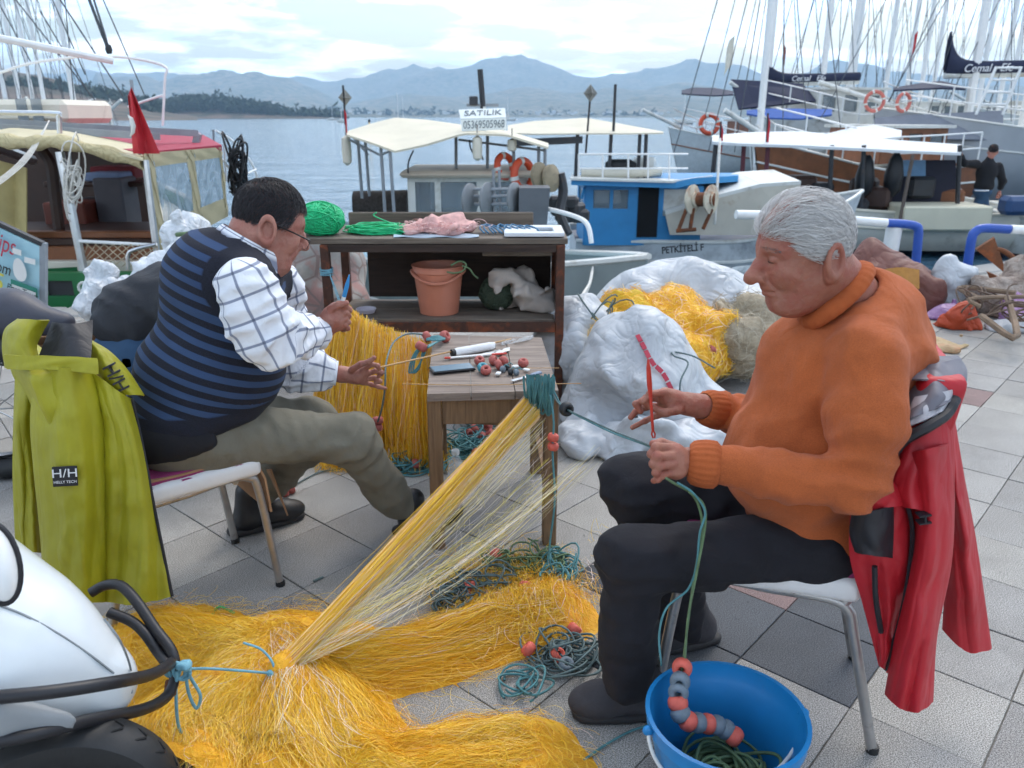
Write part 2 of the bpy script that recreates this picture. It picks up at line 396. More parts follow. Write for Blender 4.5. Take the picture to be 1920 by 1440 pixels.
def fibre_mat(name, c0, c1, c2, sc=(60, 60, 60)):
 t = NT(name); v = t.vec('Object', sc); a = t.noise(1.0, 6, 0.7, v, 0.6); b = t.noise(5.0, 3, 0.6)
 t.col(t.mix(t.ramp(b, [(0.35, (0, 0, 0)), (0.65, (1, 1, 1))]), t.ramp(a, [(0.3, c0), (0.7, c1)]), t.ramp(a, [(0.3, c1), (0.7, c2)])))
 t.set(Roughness=0.6); t.bump(a, 0.9, 0.01); return t.m
M_NETBASE = fibre_mat('yellow_net_mass', lin('#d68a0e'), lin('#f0ac18'), lin('#f6c22c'))
M_ROPE_TEAL = M('teal_rope', '#4d8287', 0.6, 0.25, 30, 0.5, 400, bdist=0.002)
M_ROPE_GREEN = M('dull_green_rope', '#5c7350', 0.65, 0.3, 30, 0.5, 400, bdist=0.002)
M_ROPE_BLUE = M('pale_blue_rope', '#6fa3b3', 0.6, 0.2, 30, 0.5, 400, bdist=0.002)
M_ROPE_LINE = M('grey_green_line', '#56696a', 0.6, 0.2, 30, 0.4, 400, bdist=0.002)
M_ROPE_WHITE = M('white_rope', '#d6d3cb', 0.7, 0.15, 30, 0.5, 300, bdist=0.002)
M_ROPE_GREY = M('old_grey_rope', '#8b8580', 0.8, 0.25, 20, 0.5, 200, bdist=0.003)
M_BRIGHT_GREEN = M('bright_green_twine', '#18b877', 0.5, 0.25, 40, 0.5, 300, bdist=0.002)
M_FLOAT_RED = M('brick_red_float', '#a8574f', 0.65, 0.2, 40, 0.4, 150, dirt='#7c4a45', dirt_amt=0.3, bdist=0.002)
M_FLOAT_ORANGE = M('orange_red_float', '#cf5e4e', 0.6, 0.18, 40, 0.4, 150, dirt='#9b5048', dirt_amt=0.25, bdist=0.002)
M_FLOAT_GREY = M('grey_float', '#6b7780', 0.65, 0.2, 40, 0.4, 150, bdist=0.002)
M_FLOAT_TEAL = M('teal_float', '#4b93a0', 0.6, 0.2, 40, 0.3, 150, bdist=0.002)
M_FLOAT_BLACK = M('black_float', '#25282b', 0.6, 0.2, 40, 0.3, 150, bdist=0.002)
M_CHROME = M('worn_chrome', (0.42, 0.41, 0.40), 0.40, 0.15, 12, 0.05, 80, 0.75, dirt='#5a4a3c', dirt_amt=0.25)
M_STEEL = M('stainless_steel', (0.6, 0.61, 0.62), 0.3, 0.1, 12, 0.03, 80, 1.0)
M_GALV = M('grey_painted_pipe', '#8a9096', 0.5, 0.15, 6, 0.1, 40, dirt='#6b5a4c', dirt_amt=0.2)
M_WHITE = M('white_boat_paint', '#d2d3ce', 0.4, 0.08, 3, 0.08, 30, dirt='#948c7c', dirt_amt=0.36)
M_CREAM = M('cream_paint', '#d6d0bf', 0.5, 0.08, 3, 0.08, 30, dirt='#a08f78', dirt_amt=0.3)
M_AWN = M('cream_canvas', '#cfc8b4', 0.8, 0.06, 3, 0.25, 14, dirt='#cdbfa0', dirt_amt=0.2, bdist=0.02)
M_AWNW = M('white_canvas', '#d2d6d8', 0.75, 0.04, 2, 0.25, 10, bdist=0.02)
M_WOOD = M('varnished_wood', '#7a4a2c', 0.4, 0.25, 4, 0.1, 30)
M_DARKWOOD = M('dark_wood', '#3a241c', 0.5, 0.25, 5, 0.15, 30)
M_BLACK = M('black_rubber', '#1b1c1e', 0.55, 0.2, 10, 0.2, 60)
M_DARK = M('dark_metal', '#2b2d31', 0.5, 0.2, 8, 0.2, 40, dirt='#4a3a30', dirt_amt=0.3)
M_NAVY = M('navy_sail_cover', '#1d2540', 0.8, 0.15, 3, 0.3, 12, bdist=0.02)
M_BLUE_TARP = M('blue_canvas', '#2a56a0', 0.8, 0.12, 3, 0.3, 10, bdist=0.02)
M_LBLUE_TARP = M('pale_blue_canvas', '#7f9fd0', 0.8, 0.1, 3, 0.3, 10, bdist=0.02)
M_GREY_TARP = M('grey_canvas', '#7b808a', 0.85, 0.1, 2, 0.4, 8, bdist=0.03)
M_BLUEPAINT = M('sky_blue_boat_paint', '#2f86bd', 0.5, 0.1, 3, 0.15, 20, dirt='#7fa3b4', dirt_amt=0.2)
M_RED = M('red_flag_cloth', '#b3202c', 0.7, 0.12, 8, 0.2, 60)
M_ORANGE = M('orange_lifebuoy', '#d1502e', 0.5, 0.12, 10, 0.1, 60, dirt='#b86c4e', dirt_amt=0.2)
M_PIPEBLUE = M('blue_gloss_pipe', '#2a52a8', 0.35, 0.08, 10, 0.03, 60)
M_PIPEWHITE = M('white_gloss_pipe', '#e4e5e4', 0.35, 0.05, 10, 0.03, 60, dirt='#b5b0a6', dirt_amt=0.15)
M_RUST = M('rusty_iron', '#6b4026', 0.8, 0.35, 14, 0.6, 60, dirt='#8a4a22', dirt_amt=0.5, bdist=0.006)
M_RUSTWHITE = M('white_paint_rusting', '#cfc4ae', 0.6, 0.15, 6, 0.4, 40, dirt='#97592c', dirt_amt=0.5)
def crease_mat(name, c, dirt, rough=0.5, sc=5.0, st=0.8, dist=0.06):
 t = NT(name); n = t.math('ABSOLUTE', t.math('SUBTRACT', t.noise(sc, 2, 0.45, None, 1.6), 0.5)); n2 = t.math('ABSOLUTE', t.math('SUBTRACT', t.noise(sc * 2.7, 2, 0.45, None, 1.2), 0.5))
 t.col(t.mix(t.ramp(t.noise(3, 6, 0.65), [(0.45, (0, 0, 0)), (0.75, (0.7, 0.7, 0.7))]), c, dirt)); t.set(Roughness=rough); t.bump(n, st, dist); t.bump(n2, st * 0.5, dist * 0.3); return t.m
M_CLOTHW = crease_mat('white_woven_plastic', lin('#bcc0c4'), lin('#97989a'), 0.42, 5.0, 0.7, 0.05)
def glass_mat(name, c=(0.9, 0.95, 1.0), alpha=0.25, rough=0.06):
 t = NT(name); t.col(c); t.set(Roughness=rough, Alpha=alpha); t.b.inputs['Specular IOR Level'].default_value = 0.8; return t.m
M_GLASS = glass_mat('window_glass', (0.22, 0.28, 0.32), 0.5)
M_BOTTLE = glass_mat('clear_plastic', (0.85, 0.9, 0.92), 0.28, 0.12)
# ================================================================== THE SETTING
SEA_Z = -1.27
EDGE = [(-60.0, 5.9), (-3.4, 6.05), (1.3, 6.15), (4.35, 7.75), (9.0, 10.4), (60.0, 39.0)]
def edge_y(x):
 for (a, b), (c, d) in zip(EDGE[:-1], EDGE[1:]):
  if a <= x <= c: return b + (d - b) * (x - a) / (c - a)
 return EDGE[-1][1]
def slab_mat(name, c, speck):
 t = NT(name); oi = t.n('ShaderNodeObjectInfo')
 sp = t.ramp(t.noise(300, 2, 0.9), [(0.36, tuple(x * 0.30 for x in c)), (0.5, c), (0.62, speck)])
 big = t.ramp(t.noise(1.6, 6, 0.6, t.vec('Object')), [(0.3, (0.74, 0.73, 0.71)), (0.7, (1.08, 1.08, 1.08))])
 col = t.mix(1.0, sp, big, 'MULTIPLY')
 rnd = t.ramp(oi.outputs['Random'], [(0, (0.86, 0.86, 0.88)), (1, (1.1, 1.09, 1.06))]); col = t.mix(1.0, col, rnd, 'MULTIPLY')
 gp = t.n('ShaderNodeNewGeometry')
 st = t.n('ShaderNodeTexNoise', Scale=2.4, Detail=9, Roughness=0.68); t.L.new(gp.outputs['Position'], st.inputs['Vector'])
 col = t.mix(t.ramp(st.outputs['Fac'], [(0.52, (0, 0, 0)), (0.74, (0.6, 0.6, 0.6))]), col, tuple(x * 0.5 for x in c))
 sp2 = t.n('ShaderNodeTexNoise', Scale=34, Detail=3, Roughness=0.5); t.L.new(gp.outputs['Position'], sp2.inputs['Vector'])
 col = t.mix(t.ramp(sp2.outputs['Fac'], [(0.70, (0, 0, 0)), (0.74, (0.7, 0.7, 0.7))]), col, tuple(x * 0.35 for x in c))
 t.col(col); t.set(Roughness=0.82); t.bump(t.noise(420, 2, 0.7), 0.06, 0.001); return t.m
M_SLAB = slab_mat('speckled_granite_slab', (0.31, 0.298, 0.278), (0.56, 0.545, 0.52))
M_SLABDK = slab_mat('dark_blue_grey_slab', (0.075, 0.082, 0.095), (0.14, 0.15, 0.165))
M_SLABPK = slab_mat('pinkish_slab', (0.20, 0.13, 0.125), (0.33, 0.24, 0.225))
M_JOINT = M('sandy_joint_dirt', (0.20, 0.19, 0.17), 0.95, 0.3, 20, 0.5, 120)
M_CONC = M('quay_concrete', (0.30, 0.295, 0.28), 0.9, 0.15, 2, 0.4, 40, dirt=(0.12, 0.11, 0.10), dirt_amt=0.35)
def build_pavement():
 b = MB(); pts = [(x, y - 0.28, -0.007) for x, y in EDGE] + [(60, -8, -0.007), (-60, -8, -0.007)]
 b.poly(pts, 0.0)
 pav = b.build('pavement', M_JOINT, None, False); pav['kind'] = 'structure'
 # quay: kerb stones along the edge, and the wall under them
 q = MB()
 for (a, c), (d, e) in zip(EDGE[:-1], EDGE[1:]):
  A = np.array([a, c, 0]); B = np.array([d, e, 0]); t = nrm(B - A); n = np.array([-t[1], t[0], 0])
  q.poly([A - n * 0.02 + [0, 0, -0.03], B - n * 0.02 + [0, 0, -0.03], B - n * 0.02 + [0, 0, -3], A - n * 0.02 + [0, 0, -3]], 0.0)
 w = q.build('quay_wall', M_CONC, None, False); w['kind'] = 'structure'
 ks = [];
 for (a, c), (d, e) in zip(EDGE[:-1], EDGE[1:]):
  A = np.array([a, c, 0.0]); B = np.array([d, e, 0.0]); Ln = np.linalg.norm(B - A); t = (B - A) / Ln; n = np.array([-t[1], t[0], 0]); k = 0.0
  while k < Ln - 0.02:
   l = min(0.95, Ln - k); p = A + t * (k + l / 2) - n * 0.15; k += 0.95
   if abs(p[0]) > 14 or p[1] > 14: continue
   m = MB(); m.box(p + np.array([0, 0, -0.05 + random.uniform(-0.003, 0.003)]), (l - 0.012, 0.29, 0.13), np.stack([t, n, np.array([0, 0, 1.0])], 1), bev=0.012)
   ks.append(m.build('kerb_stone', M_CONC, w, False))
 # square slabs laid on the diagonal
 S = 0.2955; a2 = math.radians(48.6); e2 = np.array([math.cos(a2), math.sin(a2)]); e1 = np.array([e2[1], -e2[0]])
 J = G(471, 1042)[:2]
 def mk(name, mat):
  m = MB(); m.box((0, 0, -0.02), (S - 0.0036, S - 0.0036, 0.04), bev=0.0016); o = m.build(name, mat, None, False); me = o.data; bpy.data.objects.remove(o); return me
 ms = mk('slab_granite', M_SLAB), mk('slab_dark', M_SLABDK), mk('slab_pink', M_SLABPK)
 def cell(px, py):
  d = G(px, py)[:2] - J; return (int(math.floor(d @ e1 / S)), int(math.floor(d @ e2 / S)))
 dark = {cell(*p) for p in [(1490, 1240), (1390, 1180), (1540, 1150), (1262, 1080), (1330, 1250), (1090, 1085)]}
 pink = {cell(*p) for p in [(1425, 1108), (1825, 730)]}
 cells = []
 for i in range(-60, 90):
  for j in range(-60, 90):
   c = J + e1 * S * (i + 0.5) + e2 * S * (j + 0.5)
   if c[1] > edge_y(c[0]) - 0.12 or c[1] < -1.2 or abs(c[0]) > 12: continue
   dpt = c[1] * _cp + H * _sp; px = 960 + F * c[0] / dpt if dpt > 0.2 else 9e9
   vis = c[1] > 0.95 and -120 < px < 2040
   cells.append((0 if vis else 1, np.hypot(*c), i, j, c))
 cells.sort(key=lambda q: (q[0], q[1])); rest = MB(); k = 0
 for vis, _, i, j, c in cells:
  z = random.uniform(-0.0018, 0.0012); rot = a2 + random.uniform(-0.006, 0.006); tx, ty = random.uniform(-0.004, 0.004), random.uniform(-0.004, 0.004)
  kind = 1 if (i, j) in dark else 2 if (i, j) in pink else 0
  if vis == 0 and k < 300:
   o = bpy.data.objects.new('paving_slab', ms[kind]); C.objects.link(o); o.parent = pav
   o.location = (c[0], c[1], z); o.rotation_euler = (tx, ty, rot); k += 1
  else:
   R = np.array([[math.cos(rot), -math.sin(rot), 0], [math.sin(rot), math.cos(rot), 0], [0, 0, 1]])
   rest.box((c[0], c[1], -0.02 + z), (S - 0.005, S - 0.005, 0.04), R)
 o = rest.build('paving_slab_rest', M_SLAB, pav, False); o['kind'] = 'stuff'
build_pavement()
def build_sea():
 t = NT('harbour_water')
 gp = t.n('ShaderNodeNewGeometry')
 def nz(sc, st, sx=1.0):
  mp = t.n('ShaderNodeMapping'); mp.inputs['Scale'].default_value = (sc * sx, sc, sc); t.L.new(gp.outputs['Position'], mp.inputs[0])
  return t.noise(1.0, 5, 0.55, mp.outputs[0], 0.3)
 t.col(t.ramp(nz(0.02, 1), [(0.3, (0.035, 0.105, 0.165)), (0.7, (0.05, 0.13, 0.20))])); t.set(Roughness=0.09, IOR=1.33)
 t.bump(nz(0.55, 1, 0.5), 0.55, 0.35); t.bump(nz(2.2, 1, 0.6), 0.5, 0.09); t.bump(nz(0.09, 1, 0.5), 0.35, 0.8)
 b = MB(); b.poly([(-16000, -2, SEA_Z), (16000, -2, SEA_Z), (16000, 9000, SEA_Z), (-16000, 9000, SEA_Z)])
 o = b.build('sea', t.m, None, False); o['kind'] = 'structure'
build_sea()
# ------------------------------------------------------------------ mountains round the bay, in real air
def hill_mat(name, a, b, c):
 t = NT(name); n1 = t.noise(0.006, 8, 0.62); n2 = t.noise(0.03, 6, 0.65)
 t.col(t.mix(t.ramp(n2, [(0.42, (0, 0, 0)), (0.6, (1, 1, 1))]), t.ramp(n1, [(0.35, a), (0.65, b)]), c)); t.set(Roughness=0.95); return t.m
M_HILL = hill_mat('scrub_mountain', (0.13, 0.12, 0.075), (0.23, 0.19, 0.13), (0.045, 0.062, 0.032))
M_HILLB = hill_mat('dry_brown_hillside', (0.10, 0.07, 0.045), (0.16, 0.105, 0.07), (0.035, 0.04, 0.022))
def ridge(name, prof, Y, dep, mat, nu=220, nv=34, seed=1, rough=0.26):
 px = np.linspace(prof[0][0], prof[-1][0], nu); py = np.interp(px, [p[0] for p in prof], [p[1] for p in prof])
 top = np.array([W(x, y, Y) for x, y in zip(px, py)]); P = np.zeros((nu, nv, 3)); T = np.linspace(0, 1.35, nv)
 for j, t in enumerate(T):
  s = t if t <= 1 else 1 - (t - 1) * 1.2
  y = Y - dep * (1 - t); P[:, j, 0] = top[:, 0] * (y / Y); P[:, j, 1] = y
  P[:, j, 2] = SEA_Z - 0.5 + np.maximum(top[:, 2] - SEA_Z, 0) * (s ** 0.85)
 n = fbm(P / dep * [1, 0.8, 0] + [seed, 0, 0], 3.2, seed, 6) - 0.9 * np.abs(fbm(P / dep * [1, 0.35, 0] + [seed, 3, 0], 5.5, seed + 4, 4)); hmx = top[:, 2].max()
 P[:, :, 2] += n * rough * np.clip(P[:, :, 2] - SEA_Z, 0, hmx) * 1.5; P[:, 0, 2] = SEA_Z - 2
 b = MB(); b.sheet(P); o = b.build(name, mat, None, True, 180); o['kind'] = 'structure'; return o
ridge('mountain_far', [(-700, 175), (-200, 150), (150, 130), (420, 150), (620, 148), (760, 122), (900, 112), (1040, 118), (1180, 125), (1300, 118), (1440, 132), (1600, 112), (1800, 128), (2100, 110), (2700, 150)], 6200, 1500, M_HILL, seed=2)
ridge('mountain_west', [(130, 218), (180, 131), (235, 140), (300, 155), (345, 140), (420, 127), (490, 130), (560, 150), (640, 190), (700, 216)], 4300, 1300, M_HILL, seed=5)
ridge('mountain_middle', [(500, 217), (600, 205), (700, 182), (800, 172), (880, 178), (980, 166), (1080, 174), (1200, 168), (1300, 160), (1420, 174), (1550, 160), (1700, 172), (1900, 158), (2200, 180), (2500, 217)], 4000, 1200, M_HILL, seed=9)
ridge('mountain_low', [(820, 217), (900, 205), (1000, 200), (1120, 192), (1220, 178), (1330, 186), (1450, 180), (1600, 186), (1800, 180), (2100, 217)], 3000, 700, M_HILL, seed=14)
ridge('headland_hill', [(-500, 70), (-160, 104), (0, 128), (70, 138), (150, 156), (230, 180), (290, 204), (330, 212), (370, 217)], 900, 330, M_HILLB, seed=21, rough=0.12)
ridge('wooded_point', [(270, 208), (310, 203), (360, 196), (430, 198), (500, 206), (560, 212), (640, 216.5)], 1150, 110, M_HILLB, nu=90, seed=23, rough=0.05)
ridge('far_shore', [(520, 216), (600, 208), (640, 206), (700, 210), (800, 214), (900, 211), (1000, 214), (1250, 213), (1500, 213), (1900, 213), (2300, 216)], 2300, 160, M_HILL, nu=140, seed=31, rough=0.2)
M_LEAF = M('pine_foliage', (0.035, 0.055, 0.03), 0.9, 0.4, 0.2, 0.0)
def wood(name, label, prof, Y, n, size, seed, spread):
 """a far-off wood read as one mass: many small leaf clumps"""
 r = np.random.RandomState(seed); V = []; Fs = []; k = 0
 for _ in range(n):
  x = r.uniform(prof[0][0], prof[-1][0]); y = np.interp(x, [p[0] for p in prof], [p[1] for p in prof]); yd = Y + r.uniform(-spread, spread)
  base = W(x, y + r.uniform(0, 20 if size < 10 else 9), yd); s = size * r.uniform(0.5, 1.3)
  for _ in range(14):
   c = base + r.normal(size=3) * [s * 0.45, s * 0.45, s * 0.35] + [0, 0, s * 0.55]
   q = c + r.normal(size=(4, 3)) * s * 0.3; V.append(q); Fs.append((k, k + 1, k + 2)); Fs.append((k, k + 2, k + 3)); k += 4
 o = link(name, fast_mesh(name, np.vstack(V), Fs), M_LEAF); tag(o, label, 'woodland', kind='stuff')
wood('pine_wood', 'dark pine wood covering the low point across the bay', [(300, 200), (330, 190), (370, 186), (430, 190), (470, 195), (520, 207), (600, 214), (640, 215)], 1110, 620, 6, 4, 30)
wood('shore_wood', 'dark trees lining the far shore behind the moored boats', [(590, 211), (625, 203), (660, 206), (740, 211), (860, 209), (930, 212), (1240, 213)], 2240, 200, 9, 6, 40)
wood('hill_scrub', 'scattered scrub on the brown hillside behind the masts', [(-60, 150), (60, 160), (150, 172), (240, 186), (300, 200)], 820, 420, 6, 8, 70)
def far_town():
 b = MB(); r = np.random.RandomState(5)
 for _ in range(60):
  x = r.choice([r.uniform(590, 720), r.uniform(820, 1260), r.uniform(1000, 1250)]); p = W(x, 214 - r.uniform(0, 5), 2130); s = r.uniform(3, 7)
  b.box((p[0], p[1], max(p[2], 1.5)), (s * 1.6, s, s * 0.8))
 o = b.build('far_town', M('white_far_walls', (0.62, 0.6, 0.56), 0.8, 0.2, 0.05, 0), None, False)
 tag(o, 'pale houses of a far-off town strung along the shore', 'town', kind='stuff')
far_town()
def haze():
 b = MB(); b.box((0, 3200, 190), (34000, 7400, 390)); o = b.build('haze', None, None, False); o['kind'] = 'stuff'; o['label'] = 'thin blue haze over the bay'
 o['category'] = 'haze'
 m = bpy.data.materials.new('air'); m.use_nodes = True; nt = m.node_tree; nt.nodes.clear(); out = nt.nodes.new('ShaderNodeOutputMaterial')
 v = nt.nodes.new('ShaderNodeVolumePrincipled'); v.inputs['Color'].default_value = (0.55, 0.78, 1.0, 1); v.inputs['Density'].default_value = 1.7e-4
 nt.links.new(v.outputs[0], out.inputs['Volume']); o.data.materials.append(m); o.display_type = 'WIRE'
haze()
# ================================================================== PEOPLE
def skin_mat(name, c, red):
 t = NT(name); a = t.ramp(t.noise(14, 5, 0.6), [(0.3, tuple(x * 0.85 for x in c)), (0.7, tuple(min(1, x * 1.12) for x in c))])
 b = t.mix(t.ramp(t.noise(26, 5, 0.6), [(0.42, (0, 0, 0)), (0.62, (0.75, 0.75, 0.75))]), a, red); b = t.mix(t.ramp(t.noise(120, 3, 0.6), [(0.58, (0, 0, 0)), (0.72, (0.4, 0.4, 0.4))]), b, tuple(x * 0.6 for x in c))
 t.col(b); t.set(Roughness=0.55, Subsurface_Weight=0.06); t.b.inputs['Subsurface Radius'].default_value = (0.012, 0.005, 0.003); t.b.inputs['Subsurface Scale'].default_value = 0.5
 t.bump(t.noise(260, 5, 0.7), 0.5, 0.0022); t.bump(t.math('ABSOLUTE', t.math('SUBTRACT', t.noise(60, 4, 0.6, None, 0.8), 0.5)), 0.55, 0.006); return t.m
M_SKIN_A = skin_mat('weathered_skin', lin('#9c6653'), lin('#934c3d'))
M_SKIN_B = skin_mat('tanned_skin', lin('#a67262'), lin('#985a4c'))
def knit_mat(name, c, wale=170):
 t = NT(name); v = t.attr('su'); w = t.attr('sv')
 a = t.ramp(t.noise(9, 5, 0.6), [(0.3, tuple(x * 0.84 for x in c)), (0.7, tuple(min(1, x * 1.10) for x in c))])
 fz = t.noise(420, 3, 0.7); col = t.mix(t.ramp(fz, [(0.3, (0.8, 0.8, 0.8)), (0.7, (1.12, 1.1, 1.08))]), a, a)
 t.col(t.mix(1.0, a, t.ramp(fz, [(0.3, (0.78, 0.76, 0.74)), (0.7, (1.15, 1.15, 1.15))]), 'MULTIPLY')); t.set(Roughness=0.95)
 t.b.inputs['Sheen Weight'].default_value = 0.06; t.b.inputs['Sheen Roughness'].default_value = 0.5
 t.bump(fz, 0.5, 0.003); t.bump(t.math('ABSOLUTE', t.math('SUBTRACT', t.noise(7, 3, 0.5, t.vec('Object', (1, 1, 0.7)), 0.8), 0.5)), 0.5, 0.03); return t.m
M_SWEATER = knit_mat('orange_knit', lin('#ae592b'))
M_RIB = M('orange_ribbed_knit', '#a65327', 0.95, 0.12, 20, 0.6, 300, bdist=0.003)
def cloth_mat(name, c, var=0.12, weave=500, rough=0.9, fold=0.0):
 t = NT(name); t.col(t.ramp(t.noise(7, 6, 0.6), [(0.3, tuple(x * (1 - var) for x in c)), (0.7, tuple(min(1, x * (1 + var)) for x in c))])); t.set(Roughness=rough)
 t.bump(t.noise(weave, 2, 0.5), 0.25, 0.0015)
 if fold: t.bump(t.noise(16, 4, 0.55, dist=0.6), fold, 0.012)
 return t.m
M_TROUS_DK = cloth_mat('dark_navy_trousers', lin('#16151c'), 0.2, fold=0.35)
M_TROUS_KH = cloth_mat('olive_khaki_trousers', lin('#6e6a5d'), 0.12, fold=0.35)
M_JEANS = cloth_mat('blue_jeans', lin('#2c4a68'), 0.25, fold=0.3)
M_BLKCLOTH = cloth_mat('black_cloth', lin('#14141a'), 0.2, fold=0.3)
M_DKJACKET = cloth_mat('dark_navy_jacket', lin('#1f2229'), 0.2, 300, 0.7, fold=0.5)
M_SHOE = M('black_shoe_leather', '#1d1d20', 0.5, 0.25, 14, 0.3, 70)
M_SHOE2 = M('dusty_dark_suede', '#38363a', 0.85, 0.25, 14, 0.4, 90)
M_SOLE = M('shoe_sole_rubber', '#262527', 0.7, 0.2, 14, 0.2, 70)
def stripes_mat():
 t = NT('blue_striped_knit'); s = t.attr('su'); fr = t.math('FRACT', t.math('MULTIPLY', s, 1 / 0.0405))
 n = t.noise(300, 3, 0.6); nb = t.noise(6, 3, 0.5)
 navy = t.ramp(n, [(0.3, lin('#10121c')), (0.7, lin('#1c1f2e'))]); blue = t.mix(nb, lin('#2b4370'), lin('#46659a'))
 f = t.ramp(fr, [(0.0, (0, 0, 0)), (0.04, (1, 1, 1)), (0.46, (1, 1, 1)), (0.50, (0, 0, 0))])
 t.col(t.mix(f, navy, blue)); t.set(Roughness=0.95); t.bump(n, 0.4, 0.002); t.bump(fr, 0.15, 0.002); return t.m
M_VEST = stripes_mat()
M_VESTDK = M('navy_ribbed_knit', '#161824', 0.95, 0.15, 30, 0.5, 300, bdist=0.002)
def plaid_mat():
 t = NT('white_checked_shirt'); u = t.attr('su'); v = t.attr('sv')
 def ln(a, per, w):
  fr = t.math('FRACT', t.math('MULTIPLY', a, 1 / per)); d = t.math('ABSOLUTE', t.math('SUBTRACT', fr, 0.5)); return t.ramp(d, [(w * 0.55, (1, 1, 1)), (w, (0, 0, 0))])
 m1 = t.math('MAXIMUM', ln(u, 0.062, 0.07), ln(v, 0.058, 0.075)); both = t.math('MULTIPLY', ln(u, 0.062, 0.07), ln(v, 0.058, 0.075))
 c = t.mix(t.math('MULTIPLY', m1, 0.8), t.ramp(t.noise(8, 3, 0.5), [(0.3, lin('#d3d6de')), (0.7, lin('#e6e8ec'))]), lin('#5b6580')); c = t.mix(t.math('MULTIPLY', both, 0.6), c, lin('#2b3248'))
 t.col(c); t.set(Roughness=0.85); t.bump(t.noise(22, 4, 0.5, dist=0.8), 0.45, 0.012); t.bump(t.noise(500, 2, 0.5), 0.2, 0.001); return t.m
M_SHIRT = plaid_mat()
M_SHIRTW = cloth_mat('white_shirt_collar', lin('#dfe2e8'), 0.05)
def basis(fwd, up=(0, 0, 1)):
 f = nrm(fwd); l = nrm(np.cross(up, f)); u = np.cross(f, l); return np.stack([f, l, u], 1)
